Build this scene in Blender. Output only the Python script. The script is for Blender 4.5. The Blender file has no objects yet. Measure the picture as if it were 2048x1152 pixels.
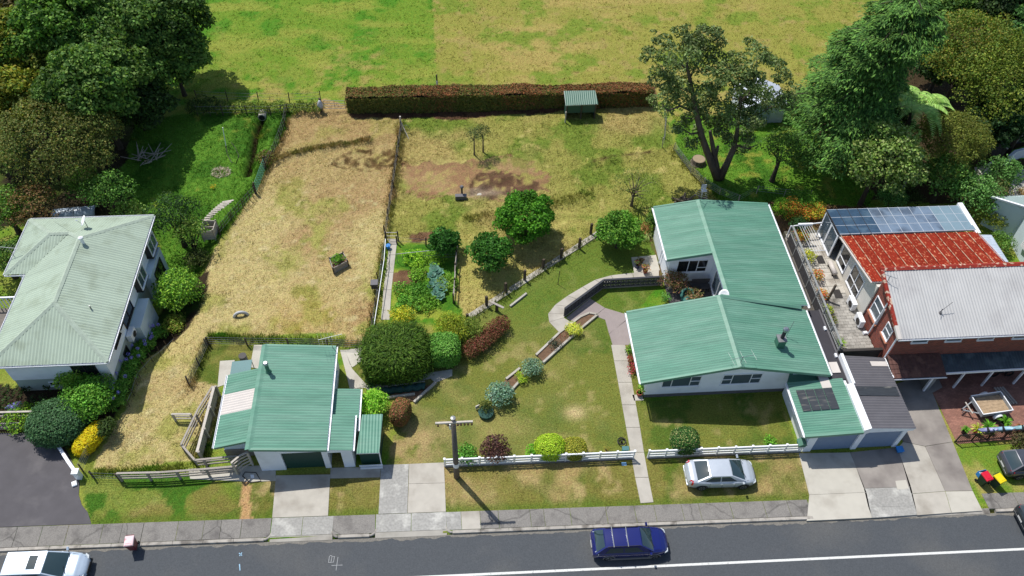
import bpy, math, random
import numpy as np
from mathutils import Vector, Matrix
random.seed(7)
RNG = np.random.default_rng(7)
sc = bpy.context.scene
col = sc.collection
R = math.radians

# ------------------------------------------------------------------ camera
CAM_H, FPX, TILT, ROLL, YAW = 48.0, 1600.0, R(49.5), R(2.0), R(5.4)
_fw = Vector((0, math.cos(TILT), -math.sin(TILT)))
_rt = Vector((1, 0, 0))
_up = Vector((0, math.sin(TILT), math.cos(TILT)))
_r2 = _rt*math.cos(ROLL) + _up*math.sin(ROLL)
_u2 = -_rt*math.sin(ROLL) + _up*math.cos(ROLL)
_rz = Matrix.Rotation(-YAW, 3, 'Z')
FW, RT, UP = _rz @ _fw, _rz @ _r2, _rz @ _u2
CAM = Vector((0, 0, CAM_H))
cd = bpy.data.cameras.new('camera')
cam = bpy.data.objects.new('camera', cd)
col.objects.link(cam)
m = Matrix((RT, UP, -FW)).transposed().to_4x4()
m.translation = CAM
cam.matrix_world = m
cd.sensor_width = 36.0
cd.lens = 36.0*FPX/2048.0
cd.clip_start, cd.clip_end = 0.5, 2000
sc.camera = cam

# ------------------------------------------------------------------ sky, sun, exposure
SUN_DIR = Vector((-2.54, 3.285, 7.32)).normalized()
elev = math.asin(SUN_DIR.z)
azim = math.atan2(SUN_DIR.x, SUN_DIR.y)
w = bpy.data.worlds.new('World')
sc.world = w
w.use_nodes = True
nt = w.node_tree
bg = nt.nodes['Background']
sky = nt.nodes.new('ShaderNodeTexSky')
sky.sky_type = 'NISHITA'
sky.sun_disc = False
sky.sun_elevation = elev
sky.sun_rotation = azim
nt.links.new(sky.outputs[0], bg.inputs[0])
bg.inputs[1].default_value = 0.125
sd = bpy.data.lights.new('sun', 'SUN')
sd.energy = 4.6
sd.angle = R(0.53)
sd.color = (1.0, 0.965, 0.91)
sun = bpy.data.objects.new('sun', sd)
col.objects.link(sun)
sun.rotation_euler = (-SUN_DIR).to_track_quat('-Z', 'Y').to_euler()
sun.location = (-30, 40, 90)
sc.view_settings.view_transform = 'Standard'
sc.view_settings.look = 'None'
sc.view_settings.exposure = 0.12
sc.view_settings.gamma = 1.0
sc.view_settings.use_curve_mapping = False
sc.cycles.max_bounces = 6
sc.cycles.transparent_max_bounces = 6

# ------------------------------------------------------------------ pixel helpers: a camera ray through an image pixel met with a level or an upright plane
def ray(px, py):
    return FW*FPX + RT*(px-1024) - UP*(py-576)
def P(px, py, z=0.0):
    d = ray(px, py)
    return CAM + d*((z-CAM_H)/d.z)
def at(px, py, Y):
    d = ray(px, py)
    return CAM + d*(Y/d.y)
def Pz(px, py):            # on the ground surface
    p = P(px, py)
    for _ in range(3):
        p = P(px, py, gz(p.x, p.y))
    return p

# ------------------------------------------------------------------ mesh builder
def lin(c):
    return tuple((v/255/12.92 if v/255 <= .04045 else ((v/255+.055)/1.055)**2.4) for v in c)
def S(r, g, b, k=0.78):
    return tuple(v*k for v in lin((r, g, b)))

def offset_of(o):
    t = Vector((0, 0, 0))
    while o is not None:
        t += o.location
        o = o.parent
    return t

class MB:
    def __init__(s):
        s.v, s.f = [], []
    def add(s, vs, fs):
        n = len(s.v)
        s.v += [tuple(v) for v in vs]
        s.f += [tuple(i+n for i in f) for f in fs]
        return s
    def hexa(s, b, t):                         # 4 bottom, 4 top corners, same order
        return s.add(list(b)+list(t), [(3,2,1,0),(4,5,6,7),(0,1,5,4),(1,2,6,5),(2,3,7,6),(3,0,4,7)])
    def box(s, x0, x1, y0, y1, z0, z1):
        return s.hexa([(x0,y0,z0),(x1,y0,z0),(x1,y1,z0),(x0,y1,z0)], [(x0,y0,z1),(x1,y0,z1),(x1,y1,z1),(x0,y1,z1)])
    def obox(s, c, lx, ly, lz, rz=0.0):        # centre of the base
        a, b = math.cos(rz), math.sin(rz)
        q = [(c[0]+a*x-b*y, c[1]+b*x+a*y) for x, y in ((-lx/2,-ly/2),(lx/2,-ly/2),(lx/2,ly/2),(-lx/2,ly/2))]
        return s.hexa([(x,y,c[2]) for x,y in q], [(x,y,c[2]+lz) for x,y in q])
    def prism(s, poly, z0, z1):
        n = len(poly)
        zz0 = z0 if hasattr(z0, '__len__') else [z0]*n
        zz1 = z1 if hasattr(z1, '__len__') else [z1]*n
        vs = [(p[0],p[1],zz0[i]) for i,p in enumerate(poly)] + [(p[0],p[1],zz1[i]) for i,p in enumerate(poly)]
        area = sum(poly[i][0]*poly[(i+1)%n][1]-poly[(i+1)%n][0]*poly[i][1] for i in range(n))
        fs = [tuple(range(n))[::-1], tuple(range(n,2*n))] + [(i,(i+1)%n,(i+1)%n+n,i+n) for i in range(n)]
        if area < 0: fs = [f[::-1] for f in fs]
        return s.add(vs, fs)
    def beam(s, p, q, wd, ht):                 # rectangular bar from p to q, ht measured upward-ish
        p, q = Vector(p), Vector(q)
        d = (q-p).normalized()
        side = d.cross(Vector((0,0,1)))
        if side.length < 1e-3: side = Vector((1,0,0))
        side.normalize()
        up = side.cross(d).normalized()
        a, b = side*wd/2, up*ht/2
        return s.hexa([p-a-b, p+a-b, q+a-b, q-a-b], [p-a+b, p+a+b, q+a+b, q-a+b])
    def tube(s, pts, rad, n=8, cap=True):
        pts = [Vector(p) for p in pts]
        rad = rad if hasattr(rad, '__len__') else [rad]*len(pts)
        base = len(s.v)
        vs, fs = [], []
        ref = None
        for i, p in enumerate(pts):
            d = (pts[min(i+1,len(pts)-1)]-pts[max(i-1,0)])
            d = d.normalized() if d.length > 1e-6 else Vector((0,0,1))
            if ref is None:
                ref = Vector((1,0,0)) if abs(d.x) < .8 else Vector((0,1,0))
            a = (ref - d*ref.dot(d)).normalized(); b = d.cross(a); ref = a
            for k in range(n):
                t = 2*math.pi*k/n
                vs.append(p + a*rad[i]*math.cos(t) + b*rad[i]*math.sin(t))
        for i in range(len(pts)-1):
            for k in range(n):
                fs.append((i*n+k, i*n+(k+1)%n, (i+1)*n+(k+1)%n, (i+1)*n+k))
        if cap:
            fs.append(tuple(range(n))[::-1]); fs.append(tuple(range((len(pts)-1)*n, len(pts)*n)))
        return s.add(vs, fs)
    def lathe(s, c, prof, n=12):               # prof: (radius, z) bottom to top
        return s.tube([(c[0],c[1],c[2]+z) for r,z in prof], [max(r,1e-4) for r,z in prof], n)
    def patch(s, a, b, c, d, bulge=0.0, n=4, m_=4):   # a-b bottom edge, d-c top edge
        a,b,c,d = map(Vector, (a,b,c,d))
        nn = (b-a).cross(d-a).normalized()
        vs, fs = [], []
        for j in range(m_+1):
            for i in range(n+1):
                u, v = i/n, j/m_
                p = (a*(1-u)+b*u)*(1-v) + (d*(1-u)+c*u)*v
                vs.append(p + nn*bulge*(1-(2*u-1)**2)*(1-(2*v-1)**2*.6))
        for j in range(m_):
            for i in range(n):
                k = j*(n+1)+i
                fs.append((k, k+1, k+n+2, k+n+1))
        return s.add(vs, fs)
    def mesh(s, off=(0,0,0), smooth=False, name='m'):
        me = bpy.data.meshes.new(name)
        o = Vector(off)
        me.from_pydata([tuple(Vector(v)-o) for v in s.v], [], s.f)
        if smooth:
            me.polygons.foreach_set('use_smooth', [True]*len(me.polygons))
        me.update()
        return me
    def build(s, name, mat, parent=None, smooth=False, bevel=0.0, local=False):
        off = Vector((0,0,0)) if (parent is None or local) else offset_of(parent)
        me = s.mesh(off, smooth, name)
        return link(name, me, mat, parent, bevel)

def link(name, me, mat, parent=None, bevel=0.0):
    o = bpy.data.objects.new(name, me)
    if mat is not None and len(me.materials) == 0: me.materials.append(mat)
    col.objects.link(o)
    o.parent = parent
    if bevel:
        b = o.modifiers.new('b', 'BEVEL'); b.width = bevel; b.segments = 2; b.limit_method = 'ANGLE'
    return o
def tag(o, label=None, cat=None, group=None, kind=None):
    if label: o['label'] = label
    if cat: o['category'] = cat
    if group: o['group'] = group
    if kind: o['kind'] = kind
    return o
def thing(name, loc, label, cat, group=None, rz=0.0):
    o = bpy.data.objects.new(name, None)
    o.empty_display_size = .3
    col.objects.link(o)
    o.location = loc; o.rotation_euler = (0,0,rz)
    return tag(o, label, cat, group)
def piece(name, me, parent, loc, rz=0.0, scale=(1,1,1), rot=None):   # loc in world
    o = bpy.data.objects.new(name, me)
    col.objects.link(o)
    o.parent = parent
    o.location = Vector(loc) - (offset_of(parent) if parent else Vector((0,0,0)))
    o.rotation_euler = rot if rot else (0,0,rz)
    o.scale = scale
    return o
def copy_tree(o, parent=None):
    c = o.copy(); col.objects.link(c); c.parent = parent
    for ch in o.children: copy_tree(ch, c)
    return c

# ------------------------------------------------------------------ materials
_M = {}
def pm(name, c, rough=.7, var=.12, scale=3.0, bump=0.0, bscale=40.0, metal=0.0, spec=.4, c2=None, c2scale=.5, c2lo=.5, c2hi=.65, rnd=0.0, streak=None, coat=0.0, crack=0.0):
    if name in _M: return _M[name]
    mt = bpy.data.materials.new(name); mt.use_nodes = True
    n, l = mt.node_tree.nodes, mt.node_tree.links
    b = n['Principled BSDF']
    b.inputs['Roughness'].default_value = rough
    b.inputs['Metallic'].default_value = metal
    b.inputs['Specular IOR Level'].default_value = spec
    b.inputs['Coat Weight'].default_value = coat
    b.inputs['Coat Roughness'].default_value = .05
    geo = n.new('ShaderNodeNewGeometry')
    def noise(sc_, det=4):
        t = n.new('ShaderNodeTexNoise'); t.inputs['Scale'].default_value = sc_; t.inputs['Detail'].default_value = det
        if streak:
            mp = n.new('ShaderNodeMapping'); mp.inputs['Scale'].default_value = streak
            l.new(geo.outputs['Position'], mp.inputs[0]); l.new(mp.outputs[0], t.inputs['Vector'])
        else:
            l.new(geo.outputs['Position'], t.inputs['Vector'])
        return t
    base = n.new('ShaderNodeRGB'); base.outputs[0].default_value = (*c, 1)
    cur = base.outputs[0]
    if c2 is not None:
        t2 = noise(c2scale, 6)
        cr = n.new('ShaderNodeMapRange'); cr.inputs[1].default_value = c2lo; cr.inputs[2].default_value = c2hi
        l.new(t2.outputs[0], cr.inputs[0])
        mx = n.new('ShaderNodeMix'); mx.data_type = 'RGBA'
        l.new(cr.outputs[0], mx.inputs[0]); l.new(cur, mx.inputs[6]); mx.inputs[7].default_value = (*c2, 1)
        cur = mx.outputs[2]
    t = noise(scale, 5)
    mr = n.new('ShaderNodeMapRange'); mr.inputs[1].default_value = .25; mr.inputs[2].default_value = .75
    mr.inputs[3].default_value = 1-var; mr.inputs[4].default_value = 1+var
    l.new(t.outputs[0], mr.inputs[0])
    fac = mr.outputs[0]
    if rnd:
        oi = n.new('ShaderNodeObjectInfo')
        m2 = n.new('ShaderNodeMapRange'); m2.inputs[3].default_value = 1-rnd; m2.inputs[4].default_value = 1+rnd
        l.new(oi.outputs['Random'], m2.inputs[0])
        mm = n.new('ShaderNodeMath'); mm.operation = 'MULTIPLY'
        l.new(fac, mm.inputs[0]); l.new(m2.outputs[0], mm.inputs[1]); fac = mm.outputs[0]
    if crack:
        nd = noise(1.4, 5)
        mxv = n.new('ShaderNodeMix'); mxv.data_type = 'VECTOR'; mxv.inputs[0].default_value = .35
        l.new(geo.outputs['Position'], mxv.inputs[4]); l.new(nd.outputs['Color'], mxv.inputs[5])
        vo = n.new('ShaderNodeTexVoronoi'); vo.feature = 'DISTANCE_TO_EDGE'; vo.inputs['Scale'].default_value = crack
        l.new(mxv.outputs[1], vo.inputs['Vector'])
        m3 = n.new('ShaderNodeMapRange'); m3.inputs[1].default_value = .004; m3.inputs[2].default_value = .016; m3.inputs[3].default_value = .68; m3.inputs[4].default_value = 1
        l.new(vo.outputs['Distance'], m3.inputs[0])
        m4 = n.new('ShaderNodeMath'); m4.operation = 'MULTIPLY'
        l.new(fac, m4.inputs[0]); l.new(m3.outputs[0], m4.inputs[1]); fac = m4.outputs[0]
    vm = n.new('ShaderNodeVectorMath'); vm.operation = 'SCALE'
    l.new(cur, vm.inputs[0]); l.new(fac, vm.inputs['Scale'])
    l.new(vm.outputs[0], b.inputs['Base Color'])
    if bump:
        bt = noise(bscale, 4)
        bp = n.new('ShaderNodeBump'); bp.inputs['Strength'].default_value = bump; bp.inputs['Distance'].default_value = .03
        l.new(bt.outputs[0], bp.inputs['Height']); l.new(bp.outputs[0], b.inputs['Normal'])
    _M[name] = mt
    return mt

def leaf_mat(name, transl=.28, rough=.6):
    if name in _M: return _M[name]
    mt = bpy.data.materials.new(name); mt.use_nodes = True
    n, l = mt.node_tree.nodes, mt.node_tree.links
    b = n['Principled BSDF']; out = n['Material Output']
    a = n.new('ShaderNodeAttribute'); a.attribute_name = 'col'
    l.new(a.outputs['Color'], b.inputs['Base Color'])
    b.inputs['Roughness'].default_value = rough
    b.inputs['Specular IOR Level'].default_value = .15
    tr = n.new('ShaderNodeBsdfTranslucent')
    vm = n.new('ShaderNodeVectorMath'); vm.operation = 'MULTIPLY'; vm.inputs[1].default_value = (1.2, 1.25, .6)
    l.new(a.outputs['Color'], vm.inputs[0]); l.new(vm.outputs[0], tr.inputs['Color'])
    mx = n.new('ShaderNodeMixShader'); mx.inputs[0].default_value = transl
    l.new(b.outputs[0], mx.inputs[1]); l.new(tr.outputs[0], mx.inputs[2]); l.new(mx.outputs[0], out.inputs[0])
    _M[name] = mt
    return mt
LEAF = leaf_mat('leaf')
MATTE_LEAF = leaf_mat('matte_leaf', .15, .75)

def glass_mat(name, c, rough=.06):
    if name in _M: return _M[name]
    mt = pm(name, c, rough=rough, var=.05, spec=.8, coat=.3)
    return mt

# numpy noise
def vnoise(x, y, s, seed=0):
    x = np.asarray(x, float)/s + seed*17.31; y = np.asarray(y, float)/s + seed*9.73
    xi, yi = np.floor(x).astype(np.int64), np.floor(y).astype(np.int64)
    fx, fy = x-xi, y-yi
    fx, fy = fx*fx*(3-2*fx), fy*fy*(3-2*fy)
    def h(a, b):
        k = (a*374761393 + b*668265263 + seed*982451653) & 0x7fffffff
        k = ((k ^ (k >> 13))*1274126177) & 0x7fffffff
        return ((k ^ (k >> 16)) & 0xffff)/65535.0
    return (h(xi,yi)*(1-fx)+h(xi+1,yi)*fx)*(1-fy) + (h(xi,yi+1)*(1-fx)+h(xi+1,yi+1)*fx)*fy
def fbm(x, y, s, oct=4, seed=0):
    r, a, t = 0, 1.0, 0
    for i in range(oct):
        r = r + a*vnoise(x, y, s/2**i, seed+i); t += a; a *= .55
    return r/t
def inpoly(x, y, poly):
    x = np.asarray(x, float); y = np.asarray(y, float)
    c = np.zeros(x.shape, bool)
    n = len(poly)
    for i in range(n):
        x0, y0 = poly[i][0], poly[i][1]; x1, y1 = poly[(i+1)%n][0], poly[(i+1)%n][1]
        if y0 == y1: continue
        k = ((y0 > y) != (y1 > y)) & (x < (x1-x0)*(y-y0)/(y1-y0)+x0)
        c ^= k
    return c
def segdist(x, y, pts):
    d = np.full(np.shape(x), 1e9)
    for a, b in zip(pts[:-1], pts[1:]):
        vx, vy = b[0]-a[0], b[1]-a[1]
        t = np.clip(((x-a[0])*vx+(y-a[1])*vy)/(vx*vx+vy*vy), 0, 1)
        d = np.minimum(d, np.hypot(x-a[0]-t*vx, y-a[1]-t*vy))
    return d
def sstep(e0, e1, v):
    t = np.clip((v-e0)/(e1-e0), 0, 1)
    return t*t*(3-2*t)
# ================================================================== THE GROUND
def pl(*pts): return [tuple(P(*p)[:2]) for p in pts]
def kerb_y(x): return 20.83-.0165*x
def path_y(x): return 22.30-.0205*x          # back of the footpath
Z_FIELD_R = pl((862,-60),(2300,-60),(2300,200),(1305,205),(876,188))
Z_HAY = pl((640,200),(805,228),(800,262),(795,320),(782,410),(770,480),(752,600),(742,660),(735,690),(690,690),(690,668),(417,672),(385,760),(440,770),(425,880),(385,918),(182,942),(240,830),(300,700),(395,625),(415,520),(500,400),(545,320),(575,240))
Z_OLIVE = pl((805,228),(1305,205),(1332,240),(1350,300),(1440,400),(1330,420),(1240,440),(1200,460),(935,640),(908,610),(915,490),(772,482),(795,320))
Z_YARD = pl((380,228),(590,222),(560,290),(545,320),(500,400),(420,500),(400,530),(330,540),(290,430),(240,360),(270,240))
Z_VEG = pl((788,488),(914,488),(908,605),(935,640),(830,640),(775,640))
Z_LAWN = pl((935,640),(1200,460),(1320,430),(1330,560),(1255,640),(1285,800),(1560,786),(1597,907),(1290,920),(890,935),(770,940),(780,900),(800,840),(860,770),(740,775),(690,740),(700,700),(860,700))
Z_BERM = pl((160,945),(560,950),(890,930),(1300,915),(1620,905),(1640,1010),(540,1045),(180,1052))
Z_BERM_R = pl((1900,895),(2300,870),(2300,985),(1950,995))
Z_GYARD = pl((415,680),(540,680),(540,760),(430,770),(385,762))
Z_RGREEN = pl((1345,230),(1600,230),(1745,385),(1740,415),(1560,420),(1440,402),(1352,300))
Z_SOIL = pl((805,335),(870,322),(1000,318),(1060,328),(1105,355),(1085,385),(980,398),(930,396),(860,388),(808,380))
Z_PUG = pl((925,392),(955,352),(1000,340),(1060,352),(1092,378),(1040,388),(985,400))
Z_PUG2 = pl((660,325),(700,300),(790,300),(792,335),(720,345))
Z_HEDGEDIRT = pl((690,190),(1310,170),(1310,214),(1195,215),(1130,222),(1010,232),(930,240),(800,236),(700,236))
Z_VSOIL = pl((786,543),(848,543),(835,562),(792,582))
Z_VSOIL2 = pl((815,470),(870,462),(880,478),(825,488))
Z_LEFTLITTER = pl((-200,-20),(130,-20),(300,120),(330,240),(280,330),(250,440),(-200,460))
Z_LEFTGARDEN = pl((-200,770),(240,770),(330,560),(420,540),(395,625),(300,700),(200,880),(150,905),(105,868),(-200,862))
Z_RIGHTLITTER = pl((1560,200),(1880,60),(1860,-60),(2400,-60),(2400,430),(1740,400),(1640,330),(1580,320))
Z_BEDMAIN = pl((1300,470),(1320,560),(1400,570),(1400,470))
Z_REAR = pl((1430,402),(1740,412),(1700,470),(1560,470),(1440,440))
Z_COURT = pl((1860,780),(2300,740),(2300,872),(1910,890))
TRENCH = pl((524,236),(510,270),(505,300),(494,348))
BANK1 = pl((556,320),(620,300),(690,288),(742,282))
BANK2 = pl((1180,328),(1230,315),(1300,308))
BANK3 = pl((930,440),(1040,425),(1130,405),(1185,388))
BANK4 = pl((800,312),(880,316),(950,318),(1010,322),(1090,345))
def height(x, y):
    x = np.asarray(x, float); y = np.asarray(y, float)
    rough = (inpoly(x,y,Z_HAY) | inpoly(x,y,Z_OLIVE)).astype(float)
    field = (y > 62).astype(float)
    pug = (inpoly(x,y,Z_PUG) | inpoly(x,y,Z_PUG2)).astype(float)
    h = rough*(.16*(fbm(x,y,1.1,3,3)-.5) + .10*(vnoise(x,y,.45,5)-.5)) + field*.22*(fbm(x,y,2.2,3,8)-.5) + pug*.42*(vnoise(x,y,.5,6)-.5)
    h = h + .03*(fbm(x,y,3,2,12)-.5)*(1-rough)
    wob = .5*(vnoise(x,y,1.3,21)-.5)
    h = h + rough*(.2*np.exp(-((segdist(x,y,BANK1)+wob)/.4)**2) + .22*np.exp(-((segdist(x,y,BANK2)+wob)/.5)**2)
                   + .16*np.exp(-((segdist(x,y,BANK3)+wob)/.6)**2) + .15*np.exp(-((segdist(x,y,BANK4)+wob)/.8)**2))
    h = h - .75*np.exp(-(segdist(x,y,TRENCH)/.34)**4)
    dep = sstep(-27.0,-24.2,x)*(1-sstep(-22.6,-19.5,x))*sstep(34.0,38.5,y)*(1-sstep(47,53,y))
    h = h - 1.25*dep
    h = np.where(y < kerb_y(x)+.14, -.3, h)
    return h
def gz(x, y): return float(height(np.array([x]), np.array([y]))[0])

def C8(*c): return np.array(S(*c))
def mixc(c, d, t): return c*(1-t[:,None]) + d*t[:,None]
def ground_colour(x, y):
    n = len(x)
    jx = x + .9*(fbm(x,y,1.6,3,31)-.5); jy = y + .9*(fbm(x,y,1.6,3,41)-.5)
    big, mid, fine, tiny = fbm(x,y,9,4,1), fbm(x,y,2.6,4,2), fbm(x,y,.9,3,4), vnoise(x,y,.35,9)
    def blend(a, b, lo, hi, v): return mixc(a, b, sstep(lo, hi, v))
    def full(c): return np.tile(C8(*c), (n,1))
    # the big field: greener on the near left, browner to the right of the stock line
    streaks = fbm(x*.55+y*.25, y*1.3, 2.4, 4, 15)
    c = full((112,142,44))
    c = blend(c, C8(82,132,32), .48, .64, mid); c = blend(c, C8(138,150,60), .48, .70, streaks)
    nr = sstep(84,66,y)*.45; c = mixc(c, C8(152,150,72), nr*sstep(.35,.6,fine)); c = blend(c, C8(158,148,80), .56, .72, big*.6+fine*.4)
    z = inpoly(x+.5*(fine-.5), y, Z_FIELD_R)
    d = full((148,146,68)); d = blend(d, C8(168,152,86), .48, .66, big*.5+streaks*.5); d = blend(d, C8(122,140,52), .48, .66, mid); d = blend(d, C8(158,146,82), .58, .78, fine)
    c[z] = d[z]
    def zone(poly, d, jit=True):
        k = inpoly(jx if jit else x, jy if jit else y, poly); c[k] = d[k]
    d = full((52,46,30)); d = blend(d, C8(70,84,30), .5, .65, mid); zone(Z_LEFTLITTER, d)  # dark soil and leaf litter under the left wood
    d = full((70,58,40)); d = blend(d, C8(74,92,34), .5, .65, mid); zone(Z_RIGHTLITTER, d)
    d = full((92,136,42)); d = blend(d, C8(70,114,32), .45, .62, mid); d = blend(d, C8(150,156,62), .60, .74, big*.5+fine*.5); zone(Z_YARD, d)
    d = full((100,142,44)); d = blend(d, C8(74,118,34), .45, .62, mid); d = blend(d, C8(140,150,60), .6, .75, fine); zone(Z_RGREEN, d)
    # hay-coloured paddock
    d = full((192,176,120)); d = blend(d, C8(176,150,104), .46, .64, big); d = blend(d, C8(164,160,88), .48, .64, mid); d = blend(d, C8(138,146,66), .58, .74, mid*.6+fine*.4)
    d = blend(d, C8(128,106,68), .64, .80, fine*.6+tiny*.4); d = blend(d, C8(204,190,138), .62, .82, tiny*.5+fine*.5)
    rd = np.exp(-((x-P(610,640).x)**2+((y-P(610,640).y))**2)/9.0); d = mixc(d, C8(176,128,62), np.clip(rd*.5*fine,0,1))
    pk = sstep(50, 56, y); d = mixc(d, C8(168,144,94), pk*.55)
    zone(Z_HAY, d)
    k = inpoly(jx, jy, Z_PUG2); t = k*sstep(.42,.6,fine*.5+tiny*.5); c[:] = mixc(c, C8(112,90,56), t)
    # back paddock behind the houses
    d = full((152,150,76)); d = blend(d, C8(116,134,52), .42, .58, mid); d = blend(d, C8(170,154,94), .53, .72, big); d = blend(d, C8(184,174,104), .66, .84, fine)
    band = sstep(.45,.6,fbm(x*.25,y,2.2,3,55)); low = 1-sstep(47,51,y)
    d = mixc(d, C8(190,178,104), band*low*.5)
    zone(Z_OLIVE, d)
    sp = full((150,118,84)); sp = blend(sp, C8(166,138,96), .42, .6, mid); sp = blend(sp, C8(136,130,70), .54, .68, fine*.5+mid*.5)
    k = inpoly(x+3.2*(fbm(x,y,2.6,4,33)-.5), y+2.4*(fbm(x,y,2.2,4,43)-.5), Z_SOIL); t = k*(.25+.75*sstep(.3,.5,fine*.5+tiny*.5)); c[:] = c*(1-t[:,None])+sp*t[:,None]
    k = inpoly(jx, jy, Z_PUG); t = k*sstep(.32,.52,fine*.4+tiny*.6); c[:] = mixc(c, C8(96,72,54), t*.9)
    wet = np.exp(-(((x-P(965,385).x)/1.6)**2+((y-P(965,385).y)/.6)**2)); c[:] = mixc(c, C8(150,132,112), np.clip(wet*1.3,0,1)*.8)
    sp = full((106,78,56)); sp = blend(sp, C8(84,62,46), .45, .6, fine); zone(Z_HEDGEDIRT, sp)
    # lawns
    d = full((120,126,56)); d = blend(d, C8(90,112,42), .44, .60, mid); d = blend(d, C8(148,142,80), .52, .72, big*.6+mid*.4); d = blend(d, C8(154,146,88), .60, .80, fine)
    gr = sstep(34,40,y); d = mixc(d, C8(98,124,44), gr*.72)
    tr = np.exp(-((x-P(820,890).x)**2/6+(y-P(820,890).y)**2/4)); d = mixc(d, C8(184,158,112), np.clip(tr*1.2,0,1)*.7*sstep(.3,.55,fine))
    tr = np.exp(-((x-P(1150,825).x)**2/.5+(y-P(1150,825).y)**2/.3)); d = mixc(d, C8(212,188,140), np.clip(tr,0,1)*.8)
    zone(Z_LAWN, d, False)
    d = full((130,126,62)); d = blend(d, C8(94,114,40), .46, .60, mid); d = blend(d, C8(168,148,96), .47, .64, big*.5+mid*.5); d = blend(d, C8(174,156,104), .58, .78, fine)
    gl = 1-sstep(-16,-14,x); d = mixc(d, C8(112,140,44), gl*sstep(.35,.5,mid)*.7); d = mixc(d, C8(66,112,30), gl*sstep(.50,.56,fbm(x,y,2.0,4,78))*.9)
    ed = sstep(.75,.15,y-path_y(x)); d = mixc(d, C8(96,118,40), ed*.75)
    zone(Z_BERM, d, False)
    d = full((112,140,46)); d = blend(d, C8(162,154,84), .55, .7, mid); zone(Z_BERM_R, d, False)
    d = full((128,126,62)); d = blend(d, C8(92,108,40), .45, .6, mid); zone(Z_GYARD, d)
    d = full((98,140,40)); d = blend(d, C8(70,118,30), .45, .6, fine); d = blend(d, C8(150,160,60), .6,.75, mid); zone(Z_VEG, d)
    sp = full((128,98,72)); sp = blend(sp, C8(108,80,58), .45, .6, fine); zone(Z_VSOIL, sp); zone(Z_VSOIL2, sp)
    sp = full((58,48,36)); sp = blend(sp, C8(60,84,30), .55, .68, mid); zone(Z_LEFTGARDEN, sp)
    sp = full((112,88,62)); sp = blend(sp, C8(88,110,44), .5, .65, mid); zone(Z_BEDMAIN, sp); zone(Z_REAR, sp)
    t = np.exp(-((segdist(x,y,TRENCH))/.26)**4); c[:] = mixc(c, C8(60,46,32), np.clip(t*1.2,0,1))
    t = np.exp(-((segdist(x,y,BANK1)+.5*(fine-.5))/.26)**2)*sstep(.35,.6,tiny*.5+fine*.5); c[:] = mixc(c, C8(108,116,50), t*.9)
    t = np.exp(-((segdist(x,y,BANK2)+.4*(fine-.5))/.22)**2)*sstep(.35,.6,fine); c[:] = mixc(c, C8(84,64,44), t)
    t = np.exp(-((segdist(x,y,BANK3)+.4*(fine-.5))/.35)**2)*sstep(.3,.55,fine); c[:] = mixc(c, C8(108,122,48), t*.8)
    strip = pl((486,955),(500,955),(503,1046),(478,1046)); zone(strip, full((196,160,112)), False)
    return np.clip(c, .004, .9)

def axis(a, b, step, far):
    core = np.arange(a, b, step)
    out, s, v = [], step, b
    while v < far: s *= 1.35; v += s; out.append(v)
    return core, out
fx, ox = axis(-50, 62, .2, 420); fy, oy = axis(19, 92, .2, 520)
xs = np.concatenate([[-(o-62)-50 for o in reversed(ox)], fx, ox]); ys = np.concatenate([[19-(o-92)*.3 for o in reversed(oy)], fy, oy])
GX, GY = np.meshgrid(xs, ys)
gx_, gy_ = GX.ravel(), GY.ravel()
gh = height(gx_, gy_)
gcol = ground_colour(gx_, gy_)
nx, ny = len(xs), len(ys)
me = bpy.data.meshes.new('ground')
me.vertices.add(nx*ny); me.vertices.foreach_set('co', np.stack([gx_, gy_, gh], 1).ravel())
ii = (np.arange(ny-1)[:,None]*nx + np.arange(nx-1)[None,:]).ravel()
quads = np.stack([ii, ii+1, ii+nx+1, ii+nx], 1)
me.loops.add(quads.size); me.loops.foreach_set('vertex_index', quads.ravel().astype(np.int32))
me.polygons.add(len(quads)); me.polygons.foreach_set('loop_start', np.arange(0, quads.size, 4, dtype=np.int32))
me.polygons.foreach_set('use_smooth', np.ones(len(quads), bool))
me.update()
at_ = me.color_attributes.new('col', 'FLOAT_COLOR', 'POINT')
at_.data.foreach_set('color', np.concatenate([gcol, np.ones((len(gcol),1))], 1).ravel())
gm = bpy.data.materials.new('grassland'); gm.use_nodes = True
n, l = gm.node_tree.nodes, gm.node_tree.links
b = n['Principled BSDF']; b.inputs['Roughness'].default_value = .9; b.inputs['Specular IOR Level'].default_value = .1
a = n.new('ShaderNodeAttribute'); a.attribute_name = 'col'
geo = n.new('ShaderNodeNewGeometry')
def nz(s, d=4):
    t = n.new('ShaderNodeTexNoise'); t.inputs['Scale'].default_value = s; t.inputs['Detail'].default_value = d
    l.new(geo.outputs['Position'], t.inputs['Vector']); return t
t1, t2, t4 = nz(9.0, 6), nz(3.2, 5), nz(30.0, 3)
mr = n.new('ShaderNodeMapRange'); mr.inputs[1].default_value = .3; mr.inputs[2].default_value = .7; mr.inputs[3].default_value = .68; mr.inputs[4].default_value = 1.30
l.new(t1.outputs[0], mr.inputs[0])
hs = n.new('ShaderNodeHueSaturation')
m2 = n.new('ShaderNodeMapRange'); m2.inputs[1].default_value = .3; m2.inputs[2].default_value = .7; m2.inputs[3].default_value = .485; m2.inputs[4].default_value = .515
l.new(t2.outputs[0], m2.inputs[0]); mf = n.new('ShaderNodeMapRange'); mf.inputs[1].default_value = .3; mf.inputs[2].default_value = .7; mf.inputs[3].default_value = .72; mf.inputs[4].default_value = 1.28
l.new(t4.outputs[0], mf.inputs[0]); mg = n.new('ShaderNodeMath'); mg.operation = 'MULTIPLY'; l.new(mr.outputs[0], mg.inputs[0]); l.new(mf.outputs[0], mg.inputs[1])
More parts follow.
